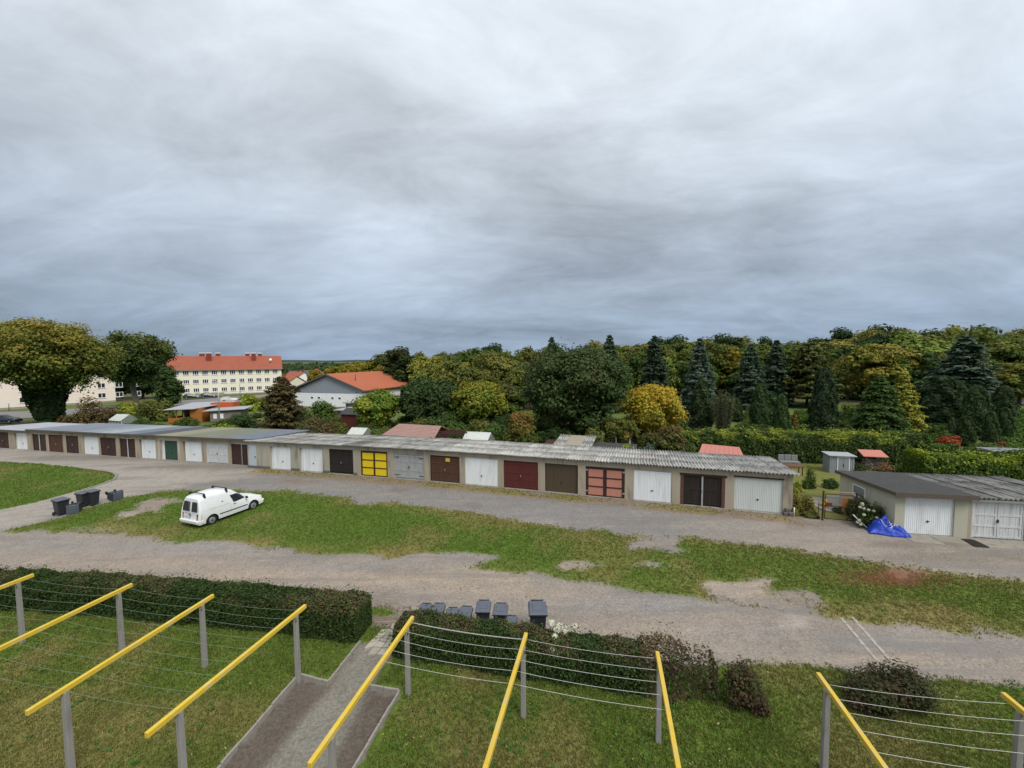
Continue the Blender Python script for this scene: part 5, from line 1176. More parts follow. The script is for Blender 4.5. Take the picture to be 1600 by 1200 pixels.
# street lamps by the cream house
for px, py, Y, lab in ((340, 596, 62, 'tall grey lamp post rising from beside the orange hut'), (374, 591, 118, 'slender lamp post in front of the cream apartment house'), (13, 625, 92, 'lamp post in front of the rose cream apartment house')):
    p = at_y(px, py, Y); h = p.z - gz(p.x); t = thing('lamp_post', lab, 'lamp post', (p.x, p.y, gz(p.x))); m = MB(); m.tube([(0, 0, -.1), (0, 0, h * .5), (0, 0, h)], [.09, .075, .05], 8); m.build('pole', SILVER, t, world=False); m = MB(); m.tube([(0, 0, h - .05), (-.3, 0, h + .1), (-.8, 0, h + .12)], [.03, .03, .03], 6); m.box(-1.15, -.6, -.1, .1, h + .07, h + .19); m.build('lamp_head', FRAMEP, t, world=False)
# ------------------------------------------------------------------ trees and shrubs
def base_at(px, Y, py=600):
    p = at_y(px, py, Y); return Vector((p.x, Y, gz(p.x)))
def height_at(px, py, Y):
    p = at_y(px, py, Y); return p.z - gz(p.x)
def bl(label, px, py_top, Y, wpx, z0f, pal, seed, leaf, clumps, per, top=None, tint=None, group=None, bark=None, shape='round', clump_k=.26, loose=1.0, squash=1.0):
    H = height_at(px, py_top, Y); R = wpx / 2 * Y / F_PX
    return plant('tree', label, 'tree', base_at(px, Y), broadleaf(H, R, H * z0f, pal, seed, leaf, clumps, per, top, squash, None, None, clump_k, loose, shape), group, tint, bark=bark)
# big ivy-clad tree and its neighbour on the left
YB = 66
H = height_at(75, 493, YB); R_ = 76 * YB / F_PX
V1, F1, C1, mb1 = broadleaf(H, R_ * .98, H * .34, GREEN + [((.13, .16, .03), 4), ((.19, .19, .033), 2)], 41, .2, 210, 330, (.28, .23, .04), .9, .55, None, .19, 1.25, 'dome')
rg = np.random.default_rng(77)          # dark ivy hanging round trunk and lower limbs, widening upwards then in again at the foot
n = 26000; fz = rg.random(n); prof = np.interp(fz, [0, .12, .35, .6, .8, 1], [.5, 1.7, 2.2, 2.9, 3.9, 4.4]); a = rg.random(n) * 6.283
prof = prof * (1 + .16 * np.sin(a * 4 + fz * 7) + .1 * np.sin(a * 7 - fz * 13)); r = prof * (.25 + .75 * rg.random(n) ** .45) * np.where(fz > .6, .55 + .5 * rg.random(n), 1.0)
Ci = np.stack([r * np.cos(a), r * np.sin(a), fz * H * .74], 1); Ni = np.stack([np.cos(a), np.sin(a), np.full(n, .5)], 1) + rg.normal(size=(n, 3)) * .5
Vi, Fi = leaf_quads(Ci, Ni, .24, rg)
Ci_ = pick([((.03, .055, .018), 4), ((.042, .072, .024), 3), ((.022, .038, .014), 3)], n, rg, .6)
big = plant('tree', 'big autumnal tree with its trunk wrapped in dark ivy, behind the felt-roofed garages', 'tree', base_at(72, YB), (V1, F1, C1, mb1))
np_obj('ivy', Vi, Fi, LEAF, big, Ci_)
bl('tall dark green tree with two bare leaning trunks beside the cream apartment house', 212, 516, 92, 98, .30, DGREEN, 42, .25, 110, 330, (.12, .135, .03), loose=1.3, clump_k=.2, bark=BARK_L)
bl('slim dark tree at the end of the cream apartment house', 263, 572, 84, 48, .08, DGREEN, 43, .25, 40, 200, shape='cone')
# trees among the allotments
bl('bushy yellow-green tree before the white hall', 588, 607, 52, 76, .1, LIME, 44, .16, 60, 260, tint=(.75, .85, .9))
bl('broad dark green tree behind the tiled summer house', 668, 589, 55, 108, .06, DGREEN, 45, .2, 80, 330, (.05, .085, .025))
bl('lime and yellow tree beside the broad dark one', 748, 592, 53, 96, .08, LIME, 46, .18, 70, 300, (.30, .26, .03), tint=(.8, .85, .85))
bl('small tree with orange-tipped top behind the greenhouse', 815, 640, 38, 76, .06, GREEN, 47, .11, 60, 230, (.25, .13, .035), shape='cone')
bl('huge dark green tree with a rusty tinge and dense round crown', 898, 534, 44, 176, .10, RUSTY, 48, .15, 210, 420, (.065, .09, .03), clump_k=.2)
bl('golden yellow autumn tree in front of the conifers', 1022, 598, 43, 108, .18, YELLOW, 49, .13, 70, 260, (.46, .31, .03), bark=BARK_L)
bl('thin olive tree with pale trunk at the foot of the huge dark tree', 975, 648, 38, 60, .3, AUTUMN, 50, .1, 36, 160, bark=BARK_L)
bl('low tree with reddish shoots behind the corrugated row', 1046, 662, 35, 74, .05, GREEN, 51, .1, 50, 220, (.16, .10, .04))
bl('olive tree at the far end of the hall', 712, 560, 74, 90, .1, OLIVE, 52, .25, 60, 220)
bl('green tree beside the far corner of the hall roof', 676, 592, 66, 40, .1, GREEN, 57, .2, 40, 180)
bl('tall ginger-tipped tree between the lime tree and the huge dark tree', 788, 600, 60, 70, .1, GREEN, 58, .2, 50, 220, (.10, .10, .03))
# loose brownish conifer and shrubs near the left allotments
plant('conifer', 'loose brownish conifer standing behind the end of the felt roofs', 'conifer', base_at(440, 50), conifer(height_at(440, 588, 50), 38 * 50 / F_PX, BROWN, 53, 26, .16, .6, .05, 9, 1.3, .55, .1))
sh = [('rusty brown shrub behind the felt-roofed garages', 142, 622, 62, 76, BROWN, (.16, .09, .03), .16), ('yellow-green shrub under the two leaning trunks', 198, 626, 74, 46, LIME, None, .17), ('large dull green shrub beside the orange hut', 240, 618, 70, 62, OLIVE, None, .16),
      ('reddish ground shrub at the foot of the ivy-clad tree', 105, 648, 60, 44, [((.17, .08, .03), 3), ((.08, .07, .025), 2)], None, .13), ('yellow-green shrubs row before the cream house', 385, 617, 82, 46, LIME, None, .18), ('olive shrub at the right end of the cream house', 425, 614, 84, 50, OLIVE, (.2, .17, .04), .18),
      ('dark leafy garden bush behind the lean-to', 370, 645, 54, 62, DGREEN, None, .13), ('light green vegetable bush in the allotment', 352, 657, 50, 62, LIME, None, .11), ('glossy green bush before the white hall', 500, 624, 62, 58, GREEN, None, .15), ('brown-green shrub by the end of the felt roofs', 492, 648, 47, 72, BROWN, None, .11),
      ('low green bush beside the pale greenhouse', 583, 667, 43, 48, GREEN, None, .09), ('red shrub with green top against the hall wall', 590, 612, 76, 18, [((.2, .03, .03), 2), ((.06, .09, .03), 2)], None, .14), ('green shrub at the hall corner', 555, 640, 58, 36, GREEN, None, .13),
      ('deep green undergrowth behind the summer house', 690, 640, 46, 80, DGREEN, None, .12), ('bright green shrub behind the greenhouse', 770, 660, 41, 70, GREEN, (.07, .13, .03), .1), ('dark bush between the two crowns behind the row', 870, 660, 40, 90, DGREEN, None, .11), ('grey green bush by the patched shed', 925, 668, 37, 56, OLIVE, None, .1),
      ('yellowish low bush behind the corrugated sheets', 985, 692, 33, 44, LIME, None, .08), ('bluish conifer-like bush by the salmon roof', 1012, 690, 33, 40, BLUE, None, .08), ('narrow green bush touching the salmon roof', 1082, 688, 32, 26, GREEN, None, .07)]
for i, (lab, px, pt, Y, w, pal, top, lf) in enumerate(sh):
    shrub('shrub', lab, base_at(px, Y), height_at(px, pt, Y), w / 2 * Y / F_PX, pal, 300 + i, lf * 1.15, 4200, top)

ru = random.Random(21); ug = []
for i, (pal, top) in enumerate(((DGREEN, None), (GREEN, None), (OLIVE, (.13, .14, .035)))):
    ug.append(shrub('undergrowth_bush', ('dark', 'green', 'olive')[i] + ' undergrowth bush filling the gardens behind the corrugated row', base_at(640 + i * 60, 44), 2.6, 1.9, pal, 350 + i, .12, 3400, top, 'undergrowth behind the corrugated row'))
for px in range(596, 1075, 24):
    for Y in (41, 47, 53):
        p = px + ru.uniform(-10, 10); k_ = ru.randrange(3); sc = ru.uniform(.7, 1.15) * (.75 if Y == 41 else 1)
        if (Y == 41 and 600 < p < 790): continue
        replant(ug[k_], base_at(p, Y + ru.uniform(-1.5, 1.5)), ru.random() * 6, (sc, sc, sc * ru.uniform(.8, 1.1)), None)
for px in range(450, 600, 26):
    for Y in (50, 58, 66):
        k_ = ru.randrange(3); sc = ru.uniform(.6, 1.0); replant(ug[k_], base_at(px + ru.uniform(-10, 10), Y), ru.random() * 6, sc, None, ('dark', 'green', 'olive')[k_] + ' bush in the allotments below the hall', 'bushes in the allotments below the hall')
for px in range(60, 440, 30):
    for Y in (60, 68):
        if px < 130 and Y > 62: continue
        k_ = ru.randrange(3); sc = ru.uniform(.45, .8); replant(ug[k_], base_at(px + ru.uniform(-12, 12), Y + ru.uniform(-3, 3)), ru.random() * 6, (sc * 1.3, sc * 1.3, sc * .8), None, ('dark', 'green', 'olive')[k_] + ' low bush in the gardens behind the felt-roofed garages', 'low bushes behind the felt-roofed garages')

# conifers of the cemetery, built once per kind
spA = plant('conifer', 'tall blue spruce between the golden tree and the bare poplar-like shrub', 'conifer', base_at(1092, 64), conifer(height_at(1092, 527, 64), 33 * 64 / F_PX, BLUE, 61, 26, .27, .8, .18, 9, 1.35, .75))
for px, pt, Y, w, tint, lab in ((952, 522, 70, .95, (.8, .85, .7), 'dark blue spruce rising behind the huge dark tree'), (1022, 523, 80, 1.0, (.55, .62, .5), 'slim dark spruce with thin top above the golden tree'), (1172, 536, 72, 1.1, (.8, .85, .72), 'left one of the two blue spruces standing close together'), (1212, 530, 76, 1.05, (.75, .82, .7), 'right one of the two blue spruces standing close together'), (1505, 522, 66, 1.75, (.95, 1, .95), 'very broad blue spruce near the white bungalow'), (862, 525, 78, .95, (.6, .68, .55), 'dark spruce whose tip peeps over the huge dark tree'), (1588, 545, 85, 1.2, (.6, .7, .62), 'dark spruce behind the white bungalow')):
    h = height_at(px, pt, Y) / height_at(1092, 527, 64); replant(spA, base_at(px, Y), px * .37, (h * w, h * w, h), tint, lab)
plant('conifer', 'yellowish feathery larch-like conifer left of the dark column', 'conifer', base_at(1262, 74), conifer(height_at(1262, 536, 74), 46 * 74 / F_PX, [((.115, .12, .03), 3), ((.09, .105, .03), 3), ((.05, .07, .02), 2)], 62, 17, .34, 1.5, -.02, 8, 1.2, .45, .12))
plant('conifer', 'green broad fir with twin yellow neighbour on the cemetery lawn', 'conifer', base_at(1376, 45), conifer(height_at(1376, 586, 45), 46 * 45 / F_PX, [((.075, .13, .03), 4), ((.10, .16, .04), 2), ((.05, .09, .025), 2)], 63, 32, .14, .2, .32, 11, 1.5, .66))
plant('conifer', 'golden yellow cypress leaning against the broad green fir', 'conifer', base_at(1412, 46.5), conifer(height_at(1410, 581, 46.5), 36 * 46.5 / F_PX, [((.40, .36, .05), 4), ((.28, .29, .045), 3), ((.14, .18, .04), 2)], 64, 34, .13, .2, .3, 10, 1.2, .75))
th1 = plant('cypress', 'dark columnar cypress left of the poplar-like shrub', 'cypress', base_at(1096, 50), thuja(height_at(1096, 594, 50), 19 * 50 / F_PX, SPRUCE, 65, 7000, .15, .35, 5))
tj = [(1288, 575, 52, 20, 1, (.8, .9, 1.0), 'tallest dark blue-green columnar cypress before the larch-like conifer'), (1290, 612, 44.5, 21, 1, (.75, .8, .8), 'stout near-black cypress right behind the tall hedge'), (1222, 616, 46, 13, .9, (1.15, 1.3, 1.0), 'bright green narrow cypress behind the tall hedge'), (1188, 600, 50, 15, .9, (1.1, 1.2, 1), 'green pointed cypress beside the poplar-like shrub'), (1205, 612, 54, 16, .9, (1.1, 1.25, 1.05), 'greyish green cypress between the spruces and the tall hedge'),
      (1470, 588, 52, 34, 1, (.72, .8, .75), 'very dark broad cypress behind the little round one'), (1497, 595, 55, 24, 1, (.8, .9, .85), 'dark cypress squeezed between its broad neighbour and the blue spruce'), (1527, 603, 47, 21, 1, (1.15, 1.25, 1.1), 'tall green cone cypress behind the red shrub'), (1513, 650, 41, 13, 1.1, (.9, 1, .8), 'squat green cone cypress beside the red shrub'), (1553, 643, 41, 11, 1, (1.15, 1.25, 1), 'narrow cypress, first of the pair in front of the bungalow'), (1574, 637, 43, 12, 1, (1.0, 1.1, .95), 'narrow cypress, second of the pair in front of the bungalow'), (1570, 603, 56, 17, 1, (1, 1.05, .9), 'bushy cypress overlapping the bungalow wall'), (1491, 652, 43, 6, .9, (1.3, 1.4, 1.3), 'little round pale cypress on the cemetery lawn'), (1150, 622, 58, 12, 1, (1, 1.1, .9), 'slim cypress behind the poplar-like shrub')]
h0, r0 = height_at(1096, 594, 50), 19 * 50 / F_PX
for px, pt, Y, w, k, tint, lab in tj:
    h = height_at(px, pt, Y); replant(th1, base_at(px, Y), px * .61, (w * Y / F_PX / r0, w * Y / F_PX / r0, h / h0), tint, lab)
def poplar_shrub(): # upright bare-stemmed bush
    rng = np.random.default_rng(66); H = height_at(1131, 597, 47); R = 18 * 47 / F_PX; mb = MB(); Cs = []
    for i in range(46):
        a = rng.random() * 6.28; r = R * rng.random() ** .6; h = H * (.65 + .35 * rng.random()) * (1 - .25 * (r / R)); pts = [(math.cos(a) * r * .25, math.sin(a) * r * .25, -.05), (math.cos(a) * r * .8, math.sin(a) * r * .8, h * .55), (math.cos(a) * r * 1.08, math.sin(a) * r * 1.08, h)]
        mb.tube(pts, [.035, .02, .006], 4, False); m = 85; s = rng.random(m); Cs.append(np.array(pts[1]) * (1 - s[:, None]) + np.array(pts[2]) * s[:, None] + rng.normal(size=(m, 3)) * .07); Cs.append(np.array(pts[0]) * (1 - s[:, None]) + np.array(pts[1]) * s[:, None] + rng.normal(size=(m, 3)) * .1)
    C = np.concatenate(Cs); V, F = leaf_quads(C, rng.normal(size=C.shape) + np.array([0, 0, .2]), .075, rng); plant('shrub', 'upright poplar-like shrub of pale thin stems beside the dark cypress', 'shrub', base_at(1131, 47), (V, F, pick([((.11, .115, .06), 3), ((.08, .095, .04), 3)], len(C), rng), mb), bark=BARK_L, crown='foliage', stem='stems')
poplar_shrub()
for i, (lab, px, pt, Y, w, pal, top) in enumerate((('vivid red shrub on the cemetery lawn', 1487, 676, 40, 34, [((.34, .07, .03), 3), ((.25, .10, .03), 2), ((.1, .1, .03), 1)], (.4, .05, .03)), ('small rusty red shrub by the pair of narrow cypresses', 1568, 690, 38, 22, [((.22, .06, .035), 3), ((.08, .08, .03), 2)], None), ('round clipped bush beside the broad fir', 1322, 656, 46, 26, GREEN, None), ('round dark bush left of the broad fir', 1330, 625, 58, 34, GREEN, None), ('orange-leaved sapling between the cypresses', 1243, 640, 50, 12, [((.25, .14, .03), 3), ((.12, .12, .03), 2)], None), ('clump of pale green bushes beyond the bright hedge', 1560, 692, 35, 90, GREEN, (.1, .14, .04)), ('green bush at the end of the cemetery rows', 1405, 668, 41, 60, GREEN, (.07, .12, .03)), ('low hedge bush beside the little round cypress', 1465, 662, 44, 52, GREEN, None), ('olive bushes at the foot of the two spruces', 1180, 655, 50, 54, GREEN, None))):
    shrub('shrub', lab, base_at(px, Y), height_at(px, pt, Y), w / 2 * Y / F_PX, pal, 400 + i, .11, 3200, top)

# the wood behind: every crown one can tell apart is a tree
kinds = []
for i, (pal, top, lab) in enumerate(((GREEN, (.10, .10, .026), 'green broadleaf tree of the wood behind the conifers'), (OLIVE, (.15, .135, .03), 'olive and ochre broadleaf tree of the wood behind the conifers'), (AUTUMN, (.20, .165, .035), 'golden tinged broadleaf tree of the wood behind the conifers'), (DGREEN, (.045, .065, .022), 'dark green broadleaf tree of the wood behind the conifers'))):
    V, F, C, mb = broadleaf(15, 6.2, 1.2, pal, 500 + i, .42, 75, 150, top, .85, None, None, .27)
    kinds.append(plant('tree', lab, 'tree', (0, 0, 0), (V, F, C, mb), 'trees of the wood behind the conifers'))
sky_px = [560, 600, 625, 650, 690, 730, 765, 800, 850, 900, 950, 1000, 1050, 1100, 1150, 1200, 1240, 1280, 1330, 1400, 1450, 1500, 1540, 1600, 1700, 1900]
sky_py = [566, 548, 540, 548, 543, 546, 537, 546, 541, 540, 530, 530, 528, 521, 530, 530, 528, 521, 516, 509, 515, 510, 514, 516, 515, 515]
rw = random.Random(12); used = set()
def wood_tree(px, Y, drop, kd):
    py = np.interp(px, sky_px, sky_py) + drop; h = height_at(px, py, Y) * rw.uniform(1.02, 1.12); src = kinds[kd]; loc = base_at(px, Y); sc = h / 15; w = rw.uniform(.85, 1.2); tint = (lambda b: (b * rw.uniform(.72, .98), b * rw.uniform(.92, 1.05), b * .9))(rw.uniform(.9, 1.5))
    if kd not in used: used.add(kd); src.location = loc; src.scale = (sc * w, sc * w, sc); src.rotation_euler = (0, 0, rw.random() * 6); return
    replant(src, loc, rw.random() * 6.28, (sc * w, sc * w, sc), tint)
for Y, stp, d0, d1 in ((128, 37, -2, 4), (108, 38, 2, 12), (92, 44, 10, 26), (80, 60, 24, 50)):
    px = 608 + rw.random() * 20 if Y > 115 else 674 if Y > 90 else 700
    while px < 1850:
        wood_tree(px, Y + rw.uniform(-7, 7), rw.uniform(d0, d1), rw.choice((0, 0, 1, 1, 2, 3, 0))); px += stp * rw.uniform(.75, 1.25)
for px, pt, Y, pal, w in ((1408, 533, 82, (1.12, 1.2, .75), .9), (1470, 537, 84, (1.5, 1.3, .7), .8), (1130, 532, 100, (1.15, 1.1, .7), 1), (760, 590, 62, (1.5, 1.6, .9), .8)):
    h = height_at(px, pt, Y); replant(kinds[2], base_at(px, Y), px, (h / 15 * w, h / 15 * w, h / 15), pal, {1408: 'bright yellow tree at the edge of the wood above the golden cypress', 1470: 'orange-yellow tree at the edge of the wood beside the broad spruce', 1130: 'ochre tree at the edge of the wood above the poplar-like shrub', 760: 'bright yellow-topped tree behind the lime tree'}[px], 'yellow trees at the edge of the wood')
for px, pt, Y, kd, tint, lab in ((628, 541, 105, 3, (.95, .85, .9), 'dark round tree behind the far end of the orange hall roof'), (520, 568, 140, 2, (1.3, 1.3, .8), 'golden tree, one of the row behind the orange hall roof'), (548, 564, 135, 2, (1.4, 1.3, .8), 'golden tree, one of the row behind the orange hall roof'), (492, 574, 150, 2, (1.4, 1.25, .8), 'golden tree, one of the row behind the orange hall roof'), (582, 556, 128, 2, (1.2, 1.3, .8), 'golden tree, one of the row behind the orange hall roof'), (565, 560, 150, 1, (1.3, 1.4, .9), 'golden tree, one of the row behind the orange hall roof'), (604, 560, 122, 2, (1.2, 1.25, .8), 'golden tree, one of the row behind the orange hall roof'), (28, 575, 150, 0, (1, 1, 1), 'green tree behind the rose cream apartment house'), (235, 560, 170, 0, (.9, .9, .9), 'green tree behind the cream apartment house'), (190, 574, 122, 3, (.8, .8, .8), 'dark tree between the rose cream and the cream apartment houses'), (222, 566, 118, 3, (.85, .85, .8), 'dark tree touching the tree end of the cream apartment house')):
    h = height_at(px, pt, Y); replant(kinds[kd], base_at(px, Y), px * .3, (h / 15 * (1.0 if 'golden' not in lab else .95),) * 2 + (h / 15,), tint, lab, 'golden trees behind the hall' if 'golden' in lab else 'single trees behind the buildings')
# far belt of trees and the hills on the horizon
rg = np.random.default_rng(91); n = 15000; px = rg.uniform(-100, 760, n); Yf = rg.uniform(260, 420, n); xs = (px - 800) / F_PX * Yf
hh = 4.5 + 3.5 * vnoise(np.stack([xs, Yf], 1), .04, 3) + 2.5 * vnoise(np.stack([xs, Yf], 1), .13, 4)
C = np.stack([xs, Yf, gz(xs) + hh * rg.random(n) ** .5], 1); V, F = leaf_quads(C, rg.normal(size=(n, 3)) * .6 + np.array([0, -.4, .8]), 1.5, rg)
tag(np_obj('far_trees', V, F, LEAF, col=pick([((.045, .075, .025), 3), ((.035, .06, .022), 3), ((.09, .09, .03), 1)], n, rg)), 'distant belt of trees beyond the village', 'trees', kind='stuff')
hx = np.linspace(-4200, 4200, 160); ht = 30 + 8 * np.sin(hx * .0021 + 1) + 5 * np.sin(hx * .0057) + 2.5 * np.sin(hx * .021)
Vh, Fh = [], []
for j, (yy, k) in enumerate(((2300, 0), (2600, .75), (2900, 1), (3400, .9), (4200, 0))): Vh.append(np.stack([hx, np.full(160, yy), -6 + k * (ht * .62)], 1))
Vh = np.concatenate(Vh)
for j in range(4):
    for i in range(159): Fh.append((j * 160 + i, j * 160 + i + 1, (j + 1) * 160 + i + 1, (j + 1) * 160 + i))
HILLM = paint('wooded_hill', (.024, .038, .038), .95, .5, .012, (.04, .05, .03), .4, 0, fine=.05)
tag(np_obj('hills', Vh, Fh, HILLM, smooth=True), kind='structure')

# ------------------------------------------------------------------ hedges
fr = lambda px, py: tuple(G(px, py))[:2]
def off(p, d): return (p[0] + .18 * d, p[1] + d)
hedge('hedge', 'tall wide green hedge dividing the gardens from the cemetery', [off(fr(1050, 721), 1.7), off(fr(1250, 724), 1.7), off(fr(1455, 731), 1.7)], 3.2, 2.25, [((.055, .09, .02), 4), ((.08, .12, .026), 3), ((.04, .066, .017), 3)], 71, 420, .085, .16, LIME, uneven=.06)
hedge('hedge', 'bright yellow-green hedge behind the last garages', [(28.2, 28.4), (31.5, 27.6), (36, 26.2), (42, 24.6)], 2.0, 2.2, [((.08, .135, .022), 3), ((.13, .19, .026), 3), ((.045, .085, .018), 3)], 72, 500, .08, .16, [((.28, .33, .03), 3), ((.18, .25, .03), 3)], uneven=.1)
# clipped rows of the cemetery
k = 0
for j, Y in enumerate((38.5, 41, 43.5, 46.5, 50, 54, 58.5, 63.5)):
    for (p0, p1) in ((1150, 1205), (1228, 1280), (1310, 1352), (1415, 1500), (1545, 1640)):
        if j in (0, 1) and p0 < 1400: continue
        a = base_at(p0 + (j * 13) % 25, Y); b = base_at(p1 - (j * 7) % 20, Y - .3)
        hedge('grave_hedge', 'low clipped green hedge, one of the rows on the cemetery lawn', [(a.x, a.y), (b.x, b.y)], .55, .62, [((.085, .155, .028), 3), ((.11, .19, .038), 3), ((.06, .11, .022), 2)], 700 + k, 130, .10, .06, group='clipped hedge rows of the cemetery'); k += 1
# ------------------------------------------------------------------ hedges, posts and bins by the drying lawn
hedge('hedge', 'long dark clipped hedge along the gravel lane, left of the path', [(-33, 17.3), (-19.4, 15.35), (-13.8, 14.6), (-9.1, 13.78), (-4.95, 13.02)], 1.0, 1.08, HEDGE, 81, 1700, .034, .085, [((.07, .125, .028), 3), ((.13, .115, .045), 3), ((.10, .062, .042), 3)], uneven=.03)
hedge('hedge', 'dark clipped hedge right of the path with bins behind it', [(-3.55, 12.35), (-1.0, 11.85), (1.8, 11.2), (3.6, 10.85)], .95, .94, HEDGE, 82, 1900, .034, .09, [((.075, .13, .028), 3), ((.12, .10, .045), 2), ((.09, .055, .04), 3)], uneven=.03)
hedge('hedge', 'thinning purplish end of the hedge, half dead', [(3.5, 10.87), (4.6, 10.65), (5.35, 10.5)], .9, .98, [((.10, .06, .045), 3), ((.07, .05, .035), 3), ((.055, .08, .025), 4)], 83, 1300, .036, .2, [((.14, .10, .05), 3)], uneven=.1, fade=.6)
shrub('shrub', 'sparse upright dark shrub, last of the broken hedge', G(1163, 1100), 1.2, .62, PURPLE + [((.06, .085, .022), 5)], 84, .036, 4600, None, stems=26, fill=.8, squash=.9, k=26)
shrub('shrub', 'wide dark purplish shrub alone on the lawn by the last washing lines', G(1408, 1122) + Vector((0, .35, 0)), 1.4, 1.15, PURPLE + [((.045, .07, .02), 6)], 85, .036, 13000, (.075, .055, .035), stems=24, fill=.75, squash=.7, k=22)

YEL = paint('chipped_yellow_paint', (.60, .41, .035), .6, .25, 3, (.50, .45, .30), .6, .15, fine=25)
YEL2 = paint('worn_yellow_paint', (.56, .38, .04), .65, .3, 5, (.42, .38, .27), .9, .25, fine=30)
POSTC = paint('concrete_post', (.25, .235, .21), .9, .35, 5, (.12, .11, .10), .5, .35, streak=True)
BD = Vector((math.sin(math.radians(12.2)), math.cos(math.radians(12.2)), 0))          # beams point away from the house
ZB = 1.95
far = [at_z(px, py, ZB) for px, py in ((52, 896), (206, 911), (333, 928), (477, 944), (645, 962), (822, 988), (1027, 1017), (1278, 1050), (1567, 1081))]
blabel = ['yellow beam on concrete posts, first of the drying frames by the hedge end', 'yellow beam on concrete posts, second of the smooth-painted drying frames', 'yellow beam on concrete posts, third of the smooth-painted drying frames', 'yellow beam on concrete posts left of the path', 'yellow beam on concrete posts right of the path',
          'yellow beam on concrete posts between two spans of white line', 'worn yellow beam on concrete posts at the end of the white lines', 'worn yellow beam on concrete posts before the wide purplish shrub', 'worn yellow beam on concrete posts beyond the wide purplish shrub']
LEN = [4.2] * 9
for i, p in enumerate(far):
    d = BD.copy(); d.rotate(Matrix.Rotation(math.radians((0, 0, 1.4, -1.2, .9, -1.2, -.4, .9, 0)[i]), 3, 'Z')); z0 = gz(p.x)
    ang = math.atan2(d.y, d.x); f = local(Vector((p.x, p.y, 0)), ang)        # x runs outwards along the beam, 0 at the far end
    t = thing('drying_frame', blabel[i], 'drying frame', (p.x, p.y, z0), ang, 'yellow drying frames on the lawn')
    m = MB(f); m.box(-LEN[i], 0, -.044, .044, ZB - .108, ZB); m.build('beam', YEL if i < 5 else YEL2, t, .008)
    for k, x in enumerate((-.38, -LEN[i] + .62)):
        g = gz(Vector(f(x, 0, 0)).x); q = MB(f); q.hexa([(x - .062, -.062, g - .2), (x + .062, -.062, g - .2), (x + .062, .062, g - .2), (x - .062, .062, g - .2), (x - .052, -.052, ZB - .109), (x + .052, -.052, ZB - .109), (x + .052, .052, ZB - .109), (x - .052, .052, ZB - .109)]); q.build('post', POSTC, t, .012)
    h = MB(f); h.tube([(-.45, -.06, ZB - .14), (-.45, -.08, ZB - .2), (-.45, -.05, ZB - .24)], .008, 5); h.build('hook', IRON, t)
LINE_G = paint('green_wire', (.17, .24, .16), .6, .2, 5); LINE_W = paint('white_line', (.55, .54, .50), .7, .2, 8)
def lines(i, offs, sag, mat, label, group, r, jit=.03):
    rr = random.Random(i * 31)
    for o in offs:
        a = far[i] - BD * (o + rr.uniform(-jit, jit)); b = far[i + 1] - BD * (o + rr.uniform(-jit, jit)); s = sag * rr.uniform(.7, 1.25); pts = []
        for k in range(15):
            u = k / 14; p = a.lerp(b, u); p.z = ZB - .1 - s * 4 * u * (1 - u); pts.append(p)
        m = MB(); m.tube(pts, r, 4); tag(m.build('washing_line', mat), label, 'washing line', group)
wires = [.15, .55, .95, 1.35, 1.75, 2.2, 2.65, 3.1, 3.55]
lines(0, wires[:6], .09, LINE_G, 'thin green wire sagging between the first two drying frames', 'green wires of the first span', .0038)
lines(1, wires, .07, LINE_G, 'thin green wire strung between the second and third drying frames', 'green wires of the second span', .0038)
lines(2, wires, .06, LINE_G, 'thin green wire strung between the third frame and the frame left of the path', 'green wires of the third span', .0038)
ropes = [.12, .5, .86, 1.22, 1.6]
lines(4, ropes + [.15], .07, LINE_W, 'white washing line from the frame right of the path to the next', 'white lines beside the path', .0046, .01)
lines(5, ropes, .05, LINE_W, 'white washing line spanning to the worn beam at the end of the white lines', 'white lines of the second span', .0046, .01)
lines(7, [.2, .62, .95, 1.35, 1.8], .07, LINE_W, 'white washing line strung in front of the wide purplish shrub', 'white lines before the shrub', .0045, .02)

# kerb stones edging the path, flagstones at its upper end
KERB = paint('kerb_concrete', (.26, .235, .205), .9, .35, 5, (.14, .12, .10), .6, .35)
FLAG = paint('flagstone', (.35, .32, .275), .85, .3, 4, (.2, .17, .14), .5, .3, tint=True)
SETT = paint('pale_sett', (.34, .305, .26), .85, .4, 6, (.18, .155, .13), .8, .3)
rk = random.Random(8)
def kerb(parent, pts, L=.5, w=.055, h=.1, sink=.25, name='edging_stone', mat=KERB, gap=.012):
    for a, b in zip(pts, pts[1:]):
        d = (b - a); n = max(1, int(round(d.length / L))); dd = d.normalized(); ang = math.atan2(d.y, d.x)
        for k in range(n):
            p0 = a + d * (k / n); z = gz(p0.x) if name != 'sett' else zground(p0.x + d.x / n / 2, p0.y + d.y / n / 2); f = local(Vector((p0.x, p0.y, z)), ang + rk.uniform(-.012, .012)); q = MB(f); l = d.length / n - gap; hh = h + rk.uniform(-.018, .018) * (.3 if name == 'sett' else 1)
            q.box(0, l, -w / 2, w / 2, -sink, hh); q.build(name, mat, parent, .008)
kerb(PIECE['path'], pl[:5] if len(pl) > 4 else pl); kerb(PIECE['path'], pr)
lp = [G(*p) for p in ((120, 731), (165, 737), (178, 740), (182, 744), (178, 750), (165, 755), (150, 760), (130, 766))]
kerb(PIECE['lawn_by_yard'], lp, .8, .12, .09)
for a, b in (((1314, 966), (1374, 1037)), ((1332, 965), (1394, 1036))):     # two rows of pale setts crossing the lane
    kerb(PIECE['gravel_lane'], [G(*a), G(*b)], .36, .10, .016, .1, 'sett', SETT, .035)
c0 = G(596, 1003)
grid = [[Vector((c0.x - .52 + .26 * a + rk.uniform(-.07, .07) + .07 * b, c0.y - .52 + .27 * b + rk.uniform(-.07, .07), 0)) for a in range(5)] for b in range(6)]
